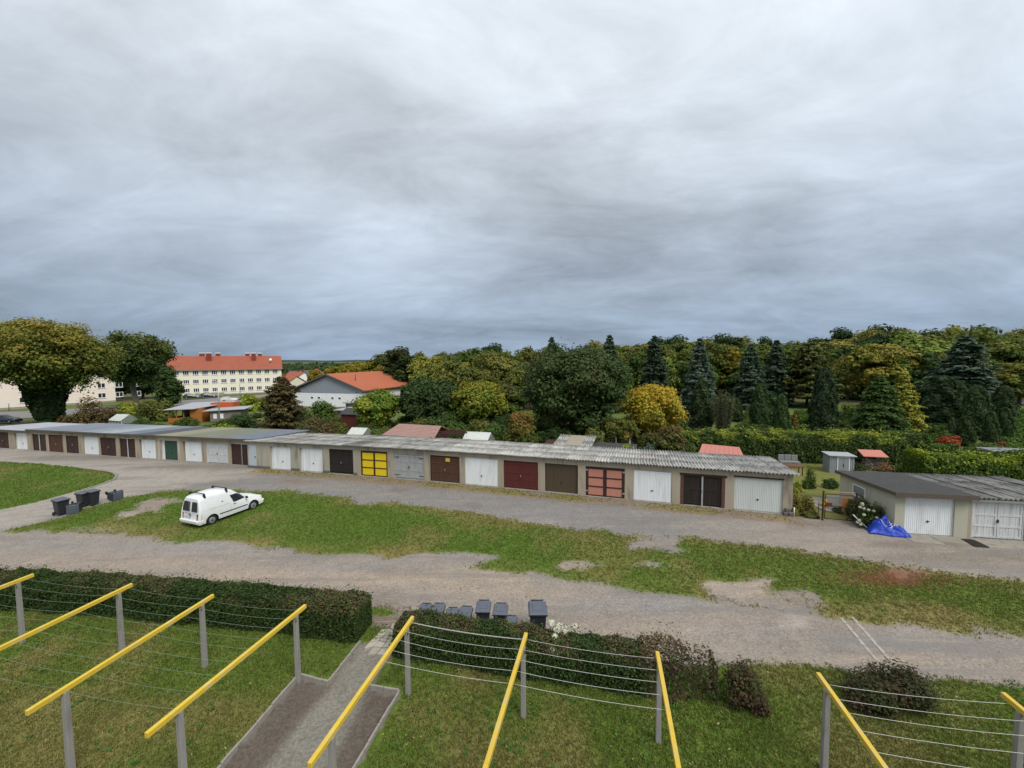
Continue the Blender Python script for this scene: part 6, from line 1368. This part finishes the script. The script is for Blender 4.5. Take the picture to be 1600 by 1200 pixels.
for b in range(5):                       # crazy paving: irregular slabs with narrow joints
    for a in range(4):
        if (a, b) in ((0, 4), (3, 0), (0, 0)): continue
        P4 = [grid[b][a], grid[b][a + 1], grid[b + 1][a + 1], grid[b + 1][a]]; cc = sum(P4, Vector()) / 4; pts = [tuple(cc + (p - cc) * .93)[:2] for p in P4]
        q = MB(); z = gz(c0.x); q.prism(pts, z - .15, z - .012 + .02 * rk.random() + .012 * b); o = q.build('flagstone', FLAG, PIECE['path'], .01); g = rk.uniform(.75, 1.2); o.color = (g, g, g * .96, 1)
# ------------------------------------------------------------------ wheeled bins
BIN = paint('dark_grey_plastic', (.028, .031, .037), .45, .2, 3, (.06, .06, .06), .35, .05); LID = paint('slate_lid_plastic', (.085, .095, .12), .4, .15, 4, (.13, .13, .13), .4, .05)
def bin_proto(label, loc, rz, lid=LID, body=BIN, h=.94, group=None):
    t = thing('wheeled_bin', label, 'bin', loc, rz, group); w, d = .215, .25
    m = MB(); m.hexa([(-w * .8, -d * .68, .06), (w * .8, -d * .68, .06), (w * .8, d * .8, .06), (-w * .8, d * .8, .06), (-w, -d, h - .1), (w, -d, h - .1), (w, d, h - .1), (-w, d, h - .1)]); m.build('body', body, t, .03, world=False)
    m = MB(); m.box(-w - .03, w + .03, -d - .03, d + .03, h - .13, h - .07); m.build('rim', body, t, .012, world=False)
    m = MB(); m.hexa([(-w - .035, -d - .06, h - .069), (w + .035, -d - .06, h - .069), (w + .035, d + .03, h - .069), (-w - .035, d + .03, h - .069), (-w * .98, -d * 1.05, h - .03), (w * .98, -d * 1.05, h - .03), (w * .95, d + .0, h + .0), (-w * .95, d + .0, h + .0)]); l = m.build('lid', lid, t, .02, world=False)
    m = MB(); m.hexa([(-w * .66, -d * .7, h - .035), (w * .66, -d * .7, h - .035), (w * .66, d * .55, h - .02), (-w * .66, d * .55, h - .02), (-w * .62, -d * .66, h - .006), (w * .62, -d * .66, h - .006), (w * .62, d * .5, h + .012), (-w * .62, d * .5, h + .012)]); m.build('lid_panel', lid, l, .008, world=False)
    m = MB(); m.tube([(-w * .8, d + .08, h - .04), (w * .8, d + .08, h - .04)], .018, 8); m.box(-w * .8, -w * .8 + .04, d + .01, d + .09, h - .07, h - .02); m.box(w * .8 - .04, w * .8, d + .01, d + .09, h - .07, h - .02); m.build('handle', body, t, world=False)
    for s in (-1, 1): m = MB(); m.disc((s * .2, d * .78, .1), (1, 0, 0), .1, .045, 14); m.build('wheel', BLACK, t, world=False)
    m = MB(); m.tube([(-.19, d * .78, .1), (.19, d * .78, .1)], .014, 6); m.build('axle', IRON, t, world=False)
    return t
hz = math.atan2(-.2, 1)
def binpos(px, py, z): p = at_z(px, py, z); p.z = gz(p.x); return p
P0 = binpos(755, 943, .98)
b0 = bin_proto('tall dark bin standing behind the hedge, first of the pair beside four low lids', P0, hz + .18)
def put(src, label, loc, rz, sc=1.0, group=None):
    c = copy_tree(src); c.location = loc; c.rotation_euler = (0, 0, rz); c.scale = sc if hasattr(sc, '__len__') else (sc,) * 3; c['label'] = label
    if group: c['group'] = group
    return c
put(b0, 'tall dark bin standing behind the hedge, second of the pair beside the tilted low lid', binpos(782, 947, .96), hz + .14, .97)
put(b0, 'broad dark bin standing apart behind the hedge next to the white hydrangeas', binpos(840, 947, 1.05), hz + .2, (1.22, 1.2, 1.12))
lowlab = 'bin mostly hidden behind the hedge with only its slate lid showing'
for px, py, sc, a in ((664, 944, .86, .22), (684, 946, .9, .15), (706, 951, .86, .2), (727, 951, .9, .1), (798, 962, .82, .05)): put(b0, lowlab if px != 798 else 'low bin behind the hedge between the tall pair and the broad bin, slate lid askew', binpos(px, py, .9), hz + a, sc, 'bins behind the hedge with only the lids showing' if px != 798 else None)
yl = put(b0, 'upright dark bin with open space round it on the concrete drive', G(91, 806) + Vector((0, .2, 0)), 1.2, (1.32, 1.28, 1.1))
put(b0, 'upright bin standing shoulder to shoulder with a taller neighbour on the drive', G(126, 793) + Vector((0, .2, 0)), 1.35, (1.15, 1.15, 1.05)); put(b0, 'tallest upright bin of the touching two on the concrete drive', G(141, 791) + Vector((0, .2, 0)), 1.3, (1.15, 1.2, 1.1))
def lying(label, loc, rz, open_=True):
    c = copy_tree(b0); c.location = loc + Vector((0, 0, .31)); c.rotation_euler = (math.radians(92), 0, rz); c.scale = (1.2, 1.2, .95); c['label'] = label
    if 'group' in c: del c['group']
lying('overturned bin lying with its mouth towards the lane between the upright ones', G(113, 800) + Vector((.1, .3, 0)), .5); lying('overturned bin lying alone at the tip of the concrete drive', G(170, 783) + Vector((-.2, .3, 0)), 1.3)

# white hydrangea behind the hedge
def hydrangea(label, loc, H, R, blooms, seed, bsize=.11):
    rng = np.random.default_rng(seed); t = shrub('flowering_shrub', label, loc, H, R, GREEN, seed, .045, 3000, None, cat='shrub')
    for (dx, dy, dz) in blooms:
        n = 190; q = rng.normal(size=(n, 3)); q /= np.linalg.norm(q, axis=1, keepdims=True); V, F = leaf_quads(np.array([dx, dy, dz]) + q * bsize * np.array([1, 1, .85]) * (.8 + .25 * rng.random((n, 1))), q + rng.normal(size=(n, 3)) * .3, .022, rng, .9); np_obj('flower_head', V, F, LEAF, t, pick([((.72, .70, .60), 4), ((.62, .64, .45), 2), ((.70, .60, .55), 1)], n, rng, .2))
    return t
hydrangea('white hydrangea in bloom at the back of the hedge by the broad bin', Vector((1.15, 11.75, 0)), 1.0, .5, [(-.02, .0, 1.12), (.12, -.12, 1.0), (.32, -.15, .98), (.22, -.05, 1.05), (.42, .0, .95), (.66, .02, 1.0), (.05, -.3, .9), (-.1, -.72, .82), (.02, -.75, .74)], 86)

# ------------------------------------------------------------------ blue tarpaulin heap, gate, climbing plants beside the garages
TARP = paint('blue_tarpaulin', (.012, .045, .36), .45, .25, 3, (.02, .06, .42), .4, .1)
def tarp():
    rng = np.random.default_rng(33); o = G(1387, 833); nx_, ny_ = 60, 34; u, v = np.meshgrid(np.linspace(-1, 1, nx_), np.linspace(-1, 1, ny_)); P = np.stack([u.ravel(), v.ravel()], 1)
    r = np.sqrt(P[:, 0] ** 2 + P[:, 1] ** 2); env = np.clip(1 - np.maximum(np.abs(P[:, 0]), np.abs(P[:, 1])) ** 4, 0, 1)
    fold = np.abs(vnoise(P * np.array([1.4, 3.2]) + P[:, ::-1] * .9 + 5, 2.1, 3) - .5) * 2; f2 = np.abs(vnoise(P * np.array([3.0, 6.0]) + P[:, ::-1] * 2.0 + 9, 2.2, 4) - .5)
    z = env * (.10 + .42 * np.exp(-((P[:, 0] + .35) ** 2 * 3 + P[:, 1] ** 2 * 1.3)) + .24 * np.exp(-((P[:, 0] - .55) ** 2 * 5 + P[:, 1] ** 2 * 2))) * (.75 + 1.0 * fold) + env * f2 * .26
    x = P[:, 0] * .86 * (1 + .12 * (vnoise(P, 2.3, 6) - .5)); y = P[:, 1] * .46 * (1 + .5 * (vnoise(P, 1.7, 7) - .5)); ang = math.radians(-24); ca, sa = math.cos(ang), math.sin(ang)
    V = np.stack([x * ca - y * sa, x * sa + y * ca, z + .015], 1); i = np.arange(nx_ * ny_).reshape(ny_, nx_); F = np.stack([i[:-1, :-1], i[:-1, 1:], i[1:, 1:], i[1:, :-1]], -1).reshape(-1, 4)
    ob = np_obj('tarpaulin', V, F, TARP, loc=(o.x, o.y, 0), smooth=True); tag(ob, 'crumpled bright blue tarpaulin heaped by the pale rendered garage', 'tarpaulin'); ob.modifiers.new('thick', 'SOLIDIFY').thickness = .008
    rp = random.Random(4); hz_ = lambda a, b: float(V[np.argmin((V[:, 0] - a) ** 2 + (V[:, 1] - b) ** 2), 2])
    for k in range(7):
        a0 = rp.uniform(-.35, .1); b0_ = rp.uniform(-.12, .25); pts = []
        for s in range(6): a1 = a0 + s * .06; b1 = b0_ - s * .035 + .04 * math.sin(s * 1.7 + k); pts.append((o.x + a1, o.y + b1, hz_(a1, b1) + .02))
        m = MB(); m.tube(pts, .014, 5); q = m.build('rope', LINE_W); tag(q, 'pale rope lying in a tangle on the blue tarpaulin', 'rope', 'ropes on the blue tarpaulin')
    p = G(1349, 826); m = MB(); m.tube([(p.x - .28, p.y + .35, .62), (p.x + .15, p.y - .05, .05)], .03, 8); tag(m.build('pipe', FRAMEP), 'white plastic pipe leaning beside the blue tarpaulin', 'pipe')
tarp()
RUST = paint('rusty_iron', (.045, .024, .018), .8, .4, 12, (.09, .035, .018), .5, .2)
def gate():
    a, b = G(1285, 813), G(1337, 817); L = (b - a).length; ang = math.atan2((b - a).y, (b - a).x); o = Vector((a.x, a.y, 0)); f = local(o, ang); t = thing('garden_gate', 'rusty iron garden gate with wire mesh between two posts', 'gate', o, ang)
    for x in (0, L): m = MB(f); m.box(x - .035, x + .035, -.035, .035, -.2, 1.66); m.build('post', RUST, t)
    m = MB(f); m.tube([(.05, 0, 1.64), (L - .05, 0, 1.63)], .02, 6); m.build('top_bar', paint('pale_wood_bar', (.3, .24, .14), .8, .2, 4), t)
    m = MB(f)
    for p, q in (((.1, 0, .12), (.1, 0, 1.5)), ((L - .12, 0, .12), (L - .12, 0, 1.5)), ((.1, 0, 1.5), (L - .12, 0, 1.48)), ((.1, 0, .12), (L - .12, 0, .1)), ((.1, 0, .85), (L - .12, 0, .83)), ((L - .12, 0, .6), (L - .45, 0, .12))): m.tube([p, q], .022, 6)
    fr_ = m.build('gate_frame', RUST, t); m = MB(f)
    for i in range(22): x = .12 + (L - .26) * i / 21; m.tube([(x, .01, .12), (x, .01, .84)], .0022, 3, False)
    for i in range(9): z = .12 + .72 * i / 8; m.tube([(.1, .01, z), (L - .12, .01, z)], .0022, 3, False)
    m.build('wire_mesh', IRON, fr_)
    m = MB(f); m.box(.12, .40, -.05, -.025, .82, 1.02); m.build('letter_box', OXBLOOD, t)
    # wire fence to the garage corner, and the orange door panel behind
    c = Vector(RB.W(19.35, .1, 0)); fw = thing('wire_fence', 'sagging wire fence between the corrugated row and the gate', 'fence', (c.x, c.y, 0))
    for k in range(3): p = c.lerp(a, (k + .2) / 2.6); m = MB(); m.tube([(p.x, p.y, -.1), (p.x + .03, p.y, .95)], .022, 6); m.build('post', RUST, fw)
    for z in (.3, .6, .9): m = MB(); m.tube([c.lerp(a, k / 6) + Vector((0, 0, z - .05 * math.sin(k * .5))) for k in range(7)], .006, 4); m.build('wire', RUST, fw)
    p = a.lerp(b, 1.02) + Vector((.42, 1.2, 0)); f3 = local(p, math.radians(-35)); m = MB(f3); m.box(-.2, .25, 0, .05, 0, .95); tag(m.build('door_panel', paint('orange_panel', (.55, .22, .07), .6, .15, 3)), 'orange board leaning against the rendered garage side', 'board')
    p = a.lerp(b, .5) + Vector((.9, 2.2, 0)); m = MB(); m.tube([(p.x, p.y, 0), (p.x, p.y, .28)], .2, 12); m.tube([(p.x + .05, p.y, .28), (p.x + .05, p.y, .46)], [.12, .05], 10); tag(m.build('toy', paint('yellow_plastic', (.65, .42, .02), .4, .1, 4)), 'yellow plastic garden toy behind the gate', 'toy')
    m = MB(); q = [G(1292, 800), G(1335, 803), G(1332, 783), G(1270, 777), G(1260, 786)]; m.poly([(v_.x, v_.y, .045) for v_ in q]); tag(m.build('garden_path', CONC), kind='structure')
gate()
pt = G(1252, 803); shrub('climbing_plant', 'autumnal climbing plant covering the fence beside the corrugated row', Vector((pt.x, pt.y, 0)), 1.65, .8, AUTUMN, 87, .045, 4200, (.16, .14, .04), stems=10, squash=.6, cat='climber')
pt = Vector(RC.W(-.6, 1.05, 0)); shrub('climbing_plant', 'dark creeper along the rendered garage side below its latticed window', Vector(RC.W(-.42, 2.1, 0)), 1.25, .7, DGREEN, 89, .05, 2600, (.10, .11, .04), stems=9, cat='climber')
rs = hydrangea('rambling rose bush with white flowers against the rendered garage', Vector((pt.x, pt.y, 0)), 1.55, .9, [(-.62, -.4, 1.25), (-.55, -.42, 1.05), (-.72, -.38, 1.12), (-.6, -.5, .75), (-.8, -.45, .45), (-.85, -.42, .32), (-.72, -.46, .22), (-.35, -.48, 1.0), (-.1, -.5, .95), (.05, -.52, .6), (-.66, -.44, 1.32)], 88, .07)
for ch in rs.children:
    if ch.name.startswith('foliage'): ch.color = (.75, .7, .8, 1)
for i, (lab, px, py, H, R, pal, sq) in enumerate((('garden arch overgrown with green creeper beyond the fence', 1268, 765, 1.7, .55, GREEN, .6), ('spiky yellow-green clump beside the overgrown arch', 1247, 770, .9, .45, LIME, 1), ('dark leafy garden plant on the grass in front of the metal shed', 1302, 764, .75, .6, DGREEN, 1), ('dark evergreen hedge bush beside the metal shed', 1345, 742, 1.0, .9, DGREEN, .6), ('dry brown plants heaped in front of the firewood', 1385, 738, .85, 1.5, [((.3, .16, .08), 3), ((.18, .13, .06), 2)], .6), ('green weeds behind the black felt roof', 1425, 741, .8, 1.1, GREEN, .6), ('low dark plants just inside the gate', 1322, 803, .35, .55, DGREEN, .8), ('weeds between the fence and the gate post', 1272, 811, .4, .5, OLIVE, .7))):
    g_ = G(px, py); shrub('garden_plant', lab, Vector((g_.x, g_.y + (R * .5), 0)), H, R, pal, 900 + i, .05, 1700, None, squash=sq, cat='plant')
# concrete apron slabs and iron grating before the two garages
AP = paint('apron_concrete', (.26, .235, .19), .9, .3, 2.5, (.13, .11, .09), .6, .35, tint=True)
ap = tag(empty('apron', (C_F.x, C_F.y, 0)), kind='structure')
for k, (t0, t1, n0) in enumerate(((.2, 1.45, -1.0), (1.5, 2.75, -.75), (3.15, 4.3, -.95), (4.35, 5.5, -.9))):
    q = RC.mb(); jj = rk.uniform(-.12, .12); q.hexa([(t0, -.13, -.1), (t1, -.13, -.1), (t1 + jj, n0, -.1), (t0 + jj, n0 + .1, -.1), (t0, -.13, .05), (t1, -.13, .05), (t1 + jj, n0, .018), (t0 + jj, n0 + .1, .018)]); s_ = q.build('slab', AP, ap, .01); g = rk.uniform(.8, 1.15); s_.color = (g, g, g, 1)
gt = thing('iron_grating', 'black iron grating lying between the two garage aprons', 'grating', RC.W(2.95, -.6, .0), math.atan2(C_D.y, C_D.x))
for k in range(9): q = RC.mb(); q.box(2.7 + k * .06, 2.735 + k * .06, -1.0, -.25, .0, .05); q.build('bar', IRON, gt)
q = RC.mb(); q.box(2.68, 2.70, -1.0, -.25, .0, .055); q.box(3.22, 3.24, -1.0, -.25, 0, .055); q.box(2.7, 3.22, -1.03, -1.001, 0, .055); q.box(2.7, 3.22, -.249, -.22, 0, .055); q.build('frame', IRON, gt)
# ------------------------------------------------------------------ vehicles
CARW = paint('white_car_paint', (.70, .71, .70), .28, .06, 1.5, (.5, .49, .45), .25, .0, spec=.5)
CARD = paint('dark_blue_car_paint', (.02, .026, .04), .25, .05, 2, None, 0, .0, spec=.5)
CARS = paint('silver_car_paint', (.42, .44, .46), .3, .05, 2, None, 0, 0, spec=.5)
TYRE = paint('tyre', (.018, .018, .018), .85, .2, 8); RIM = paint('steel_rim', (.33, .34, .35), .45, .2, 9, (.15, .12, .1), .4, .05, metal=.5)
TAIL = paint('tail_lamp', (.30, .018, .015), .2, .1, 9); HEADL = paint('head_lamp', (.6, .62, .64), .1, .1, 9); TRIM = paint('black_trim', (.02, .02, .021), .6, .2, 6); PLATE = paint('number_plate', (.55, .58, .62), .4, .1, 9)
FR = np.array([0, .13, .40, .60, .84, .955, .995, 1.0])
class Body:
    """lofted car body: x forward from the rear axle, y left, z up"""
    def __init__(s, st, arches, zs=.24, ar=.37, az=.30):
        s.st = np.array(st, float); s.ar, s.az, s.zs, s.arches = ar, az, zs, arches      # rows: x, top z, half width low, half width at the roof
    def prof(s, x):
        zt, hl, hr = (np.interp(x, s.st[:, 0], s.st[:, k]) for k in (1, 2, 3)); zb = s.zs
        for xa in s.arches:
            if abs(x - xa) < s.ar: zb = max(zb, s.az + math.sqrt(s.ar ** 2 - (x - xa) ** 2))
        z = zb + (zt - zb) * FR; z[-1] = zt + .012
        fz = np.clip((z - s.zs) / (max(zt, .3) - s.zs), 0, 1); w = hl + (hr - hl) * np.clip((fz - .45) / .5, 0, 1) ** 1.3
        w = np.where(fz < .12, w * .97, w); w[-2] = w[-3] * .80; w[-1] = 0
        return z, w
    def hw(s, x, z):
        zz, w = s.prof(x); return float(np.interp(z, zz[:-1], w[:-1]))
    def top(s, x, y):
        zz, w = s.prof(x); return float(np.interp(abs(y), w[::-1][:4], zz[::-1][:4]))
    def mesh(s, mb, xt=lambda x, z: x):
        xs = set(np.linspace(s.st[0, 0], s.st[-1, 0], 30).tolist()) | set(s.st[:, 0].tolist())
        for xa in s.arches: xs |= set((xa + s.ar * 1.0 * np.cos(np.linspace(0, math.pi, 15))).tolist()) | {xa - s.ar - .004, xa + s.ar + .004}
        xs = sorted(xs); rows = []
        for x in xs:
            z, w = s.prof(x); L = [(xt(x, z[k]), w[k], z[k]) for k in range(8)]; rows.append([(a, -b, c) for a, b, c in L[:-1]] + [L[-1]] + L[:-1][::-1])
        n = len(rows[0]); vs = [p for r in rows for p in r]; fs = []
        for i in range(len(rows) - 1):
            for k in range(n - 1): fs.append((i * n + k, (i + 1) * n + k, (i + 1) * n + k + 1, i * n + k + 1))
        mb.smooth = True; mb.add(vs, fs); mb.smooth = False
        mb.add(rows[0], [list(range(n))]); mb.add(rows[-1], [list(range(n))[::-1]])
    def side(s, mb, quad, sgn, eps=.007, n=6, xt=lambda x, z: x):
        """patch lying on the flank, quad of (x, z) corners"""
        vs, fs = [], []; a, b, c, d = [np.array(q, float) for q in quad]
        for i in range(n + 1):
            for j in range(n + 1):
                u, v = i / n, j / n; p = (a * (1 - u) + b * u) * (1 - v) + (d * (1 - u) + c * u) * v; vs.append((xt(p[0], p[1]), sgn * (s.hw(p[0], p[1]) + eps), p[1]))
        for i in range(n):
            for j in range(n): k = i * (n + 1) + j; fs.append((k, k + n + 1, k + n + 2, k + 1))
        mb.smooth = True; mb.add(vs, fs); mb.smooth = False
    def hood(s, mb, x0, x1, y0, y1, eps=.008, n=6):
        vs, fs = [], []
        for i in range(n + 1):
            for j in range(n + 1): x = x0 + (x1 - x0) * i / n; yy = (y0 + (y1 - y0) * i / n) * (2 * j / n - 1); vs.append((x, yy, s.top(x, yy) + eps))
        for i in range(n):
            for j in range(n): k = i * (n + 1) + j; fs.append((k, k + n + 1, k + n + 2, k + 1))
        mb.smooth = True; mb.add(vs, fs); mb.smooth = False
def wheels(t, xs, hy, r=.295):
    for x in xs:
        for s in (-1, 1):
            m = MB(); m.tube([(x, s * (hy - .17), r), (x, s * (hy - .15), r), (x, s * (hy - .02), r), (x, s * hy, r)], [r * .9, r, r, r * .9], 22); tyre = m.build('wheel', TYRE, t, world=False)
            m = MB(); m.tube([(x, s * (hy - .03), r), (x, s * (hy + .004), r), (x, s * (hy + .008), r)], [r * .64, r * .62, r * .5], 18); m.build('rim', RIM, tyre, world=False); m = MB(); m.disc((x, s * (hy + .012), r), (0, 1, 0), r * .16, .03, 10); m.build('hub', TRIM, tyre, world=False)
PGAP = paint('panel_gap_shade', (.22, .22, .22), .8, .1, 3)
def van():
    rr = G(332, 820.5); ff = G(395, 797); hd = (ff - rr); hd.z = 0; hd.normalize(); left = Vector((-hd.y, hd.x, 0)); o = rr + left * .74; o.z = gz(o.x) + .03
    t = thing('van', 'white panel van with black roof bars parked on the grass', 'van', o, math.atan2(hd.y, hd.x)); t.scale = (.94,) * 3
    B = Body([(-.74, 1.70, .80, .60), (-.66, 1.79, .835, .64), (-.3, 1.84, .845, .655), (.6, 1.86, .845, .66), (1.15, 1.80, .845, .64), (1.42, 1.68, .84, .60), (1.62, 1.53, .84, .585), (1.95, 1.25, .84, .63), (2.2, 1.06, .835, .68), (2.32, 1.01, .83, .69), (2.8, .93, .82, .66), (3.15, .82, .79, .62), (3.3, .70, .74, .6), (3.36, .58, .70, .6)], (0, 2.6))
    tilt = lambda x, z: x + (.15 * max(0, z - .75) if x < -.6 else .15 * max(0, z - .75) * max(0, (-.3 - x) / .3) if x < -.3 else 0)
    m = MB(); B.mesh(m, tilt); m.build('body', CARW, t, world=False)
    m = MB(); m.box(-.6, 3.2, -.66, .66, .2, .55); m.build('underbody', TRIM, t, world=False)
    wheels(t, (0, 2.6), .80)
    for s in (-1, 1):
        m = MB(); B.side(m, ((1.30, .96), (2.12, 1.0), (1.70, 1.42), (1.12, 1.44)), s); m.build('side_window', GLASS, t, world=False)
        m = MB(); B.side(m, ((.42, .50), (2.16, .50), (2.16, .555), (.42, .555)), s, .016); m.build('side_moulding', TRIM, t, world=False)
        m = MB(); m.box(1.28, 1.42, s * (B.hw(1.35, .86) - .01), s * (B.hw(1.35, .86) + .03), .845, .875); m.build('door_handle', TRIM, t, world=False)
        m = MB()
        for x in (1.12, 2.2): B.side(m, ((x, .42), (x + .008, .42), (x + .008, .95), (x, .95)), s, .002); m.build('panel_gap', PGAP, t, world=False); m = MB()
        B.side(m, ((-.45, .98), (1.05, .98), (1.05, .99), (-.45, .99)), s, .003); m.build('panel_crease', PGAP, t, world=False)
        m = MB(); m.hexa([(2.02, s * .86, .98), (2.12, s * .86, .98), (2.12, s * 1.02, .98), (2.02, s * 1.0, .98), (2.02, s * .86, 1.12), (2.10, s * .86, 1.12), (2.10, s * 1.02, 1.12), (2.02, s * 1.0, 1.12)]); m.build('mirror', TRIM, t, .015, world=False)
        m = MB(); m.hexa([(-.765, s * .63, .52), (-.60, s * .85, .52), (-.60, s * .80, .52), (-.7, s * .6, .52), (-.745, s * .63, .86), (-.585, s * .845, .86), (-.585, s * .80, .86), (-.68, s * .6, .86)]); m.build('tail_light', TAIL, t, world=False)
        m = MB(); m.box(3.22, 3.345, s * .45 - .13, s * .45 + .13, .62, .74); m.build('headlight', HEADL, t, world=False)
    xr = lambda z: -.74 + .15 * max(0, z - .75) - .012
    for y0, y1 in ((-.62, -.12), (.05, .66)):
        m = MB(); y0_, y1_ = y0, y1; m.add([(xr(.98), y0, .98), (xr(.98), y1, .98), (xr(1.15), y1 + (.01 if y1 > 0 else 0), 1.15), (xr(1.52), y1 * .9 if y1 > .1 else y1, 1.52), (xr(1.54), (y0 + y1) / 2, 1.54), (xr(1.52), y0 * .9 if y0 < -.1 else y0, 1.52), (xr(1.15), y0, 1.15)], [(0, 1, 2, 3, 4, 5, 6)]); m.build('rear_window', GLASS, t, world=False)
    m = MB(); m.box(-.755, -.742, -.018, -.008, .5, 1.62); m.box(-.752, -.742, -.75, .75, .885, .893); m.build('door_gap', MATS['panel_gap_shade'], t, world=False)
    m = MB(); m.box(-.765, -.745, .0, .52, .62, .74); m.build('number_plate', PLATE, t, world=False)
    m = MB(); m.box(-.775, -.745, -.1, -.06, .72, .84); m.box(-.775, -.745, .03, .07, .78, .86); m.build('rear_handle', TRIM, t, world=False)
    m = MB(); m.disc((-.757, .28, .90), (1, 0, 0), .05, .02, 12); m.build('badge', SILVER, t, world=False)
    m = MB(); m.hexa([(-.84, -.78, .30), (-.5, -.87, .30), (-.5, .87, .30), (-.84, .78, .30), (-.86, -.80, .50), (-.5, -.875, .50), (-.5, .875, .50), (-.86, .80, .50)]); m.build('rear_bumper', CARW, t, .04, world=False)
    m = MB(); m.hexa([(3.2, -.84, .26), (3.42, -.68, .26), (3.42, .68, .26), (3.2, .84, .26), (3.2, -.85, .50), (3.45, -.70, .50), (3.45, .70, .50), (3.2, .85, .50)]); m.build('front_bumper', CARW, t, .04, world=False)
    m = MB(); B.hood(m, 1.48, 2.2, .5, .66); m.build('windscreen', GLASS, t, world=False)
    m = MB(); m.disc((.62, -(B.hw(.62, 1.23) + .012), 1.23), (0, 1, .25), .055, .01, 14); m.build('sticker', paint('teal_sticker', (.1, .35, .33), .4, .1, 5), t, world=False)
    for x in (-.28, 1.0):
        m = MB(); zt = B.top(x, 0) + .085; m.box(x - .03, x + .03, -.66, .66, zt, zt + .03)
        for s in (-1, 1): zf = B.top(x, .58); m.hexa([(x - .06, s * .56, zf - .05), (x + .06, s * .56, zf - .05), (x + .06, s * .70, zf - .10), (x - .06, s * .70, zf - .10), (x - .035, s * .56, zt), (x + .035, s * .56, zt), (x + .035, s * .66, zt), (x - .035, s * .66, zt)])
        m.build('roof_bar', TRIM, t, world=False)
    return t
van()
def car(label, loc, rz, mat):
    t = thing('parked_car', label, 'car', loc, rz)
    B = Body([(-.78, .88, .74, .6), (-.72, .98, .82, .64), (-.55, 1.18, .84, .6), (-.25, 1.36, .845, .56), (.3, 1.43, .845, .55), (1.0, 1.42, .845, .55), (1.35, 1.32, .845, .55), (2.0, .99, .84, .66), (2.7, .90, .82, .66), (3.2, .74, .76, .6), (3.3, .6, .7, .58)], (0, 2.52), .22, .36)
    m = MB(); B.mesh(m); m.build('body', mat, t, world=False); m = MB(); m.box(-.6, 3.1, -.65, .65, .18, .5); m.build('underbody', TRIM, t, world=False); wheels(t, (0, 2.52), .80)
    for s in (-1, 1):
        for q in (((-.35, .98), (.42, .98), (.42, 1.33), (-.12, 1.31)), ((.5, .98), (1.72, 1.0), (1.25, 1.31), (.5, 1.33))): m = MB(); B.side(m, q, s); m.build('side_window', GLASS, t, world=False)
        m = MB(); m.box(-.79, -.7, s * .68 - .1, s * .68 + .1, .7, .88); m.build('tail_light', TAIL, t, world=False)
        m = MB(); m.box(3.12, 3.26, s * .5 - .15, s * .5 + .15, .62, .74); m.build('headlight', HEADL, t, world=False)
    m = MB(); B.hood(m, 1.38, 1.95, .5, .64); m.build('windscreen', GLASS, t, world=False); m = MB(); B.hood(m, -.62, -.28, .55, .5); m.build('rear_window', GLASS, t, world=False)
    return t
g_ = G(-4, 661); car('dark estate car parked beyond the felt-roofed garages', Vector((g_.x, g_.y, gz(g_.x))), .12, CARD)
g_ = G(350, 629); car('pale silver car parked in front of the cream apartment house', Vector((g_.x, g_.y, gz(g_.x))), .6, CARS)
for k, px in enumerate((292, 318)): g_ = G(px, 623.5 - k * 1.5); car('dark car in the row parked below the cream house terrace' if k else 'dark car parked at the tree end of the cream house terrace', Vector((g_.x, g_.y, gz(g_.x))), .55, CARD)
# the street beyond the felt-roofed garages
def road_strip():
    m = MB(); A = [G(-250, 662), G(60, 652), G(180, 641), G(330, 628), G(440, 618), G(520, 610)]; B_ = [G(-250, 648), G(60, 642), G(180, 634), G(330, 622), G(440, 614), G(520, 607)]
    for i in range(5): m.poly([(A[i].x, A[i].y, gz(A[i].x) - .05), (A[i + 1].x, A[i + 1].y, gz(A[i + 1].x) - .05), (B_[i + 1].x, B_[i + 1].y, gz(B_[i + 1].x) - .05), (B_[i].x, B_[i].y, gz(B_[i].x) - .05)])
    tag(m.build('road', paint('street_asphalt', (.19, .18, .17), .9, .2, .6, (.14, .13, .12), .4, .2)), kind='structure')
road_strip()
for o in list(bpy.data.objects):       # prototypes and copies need no leftovers
    if o.type == 'EMPTY' and o.parent is None and not o.children: bpy.data.objects.remove(o)
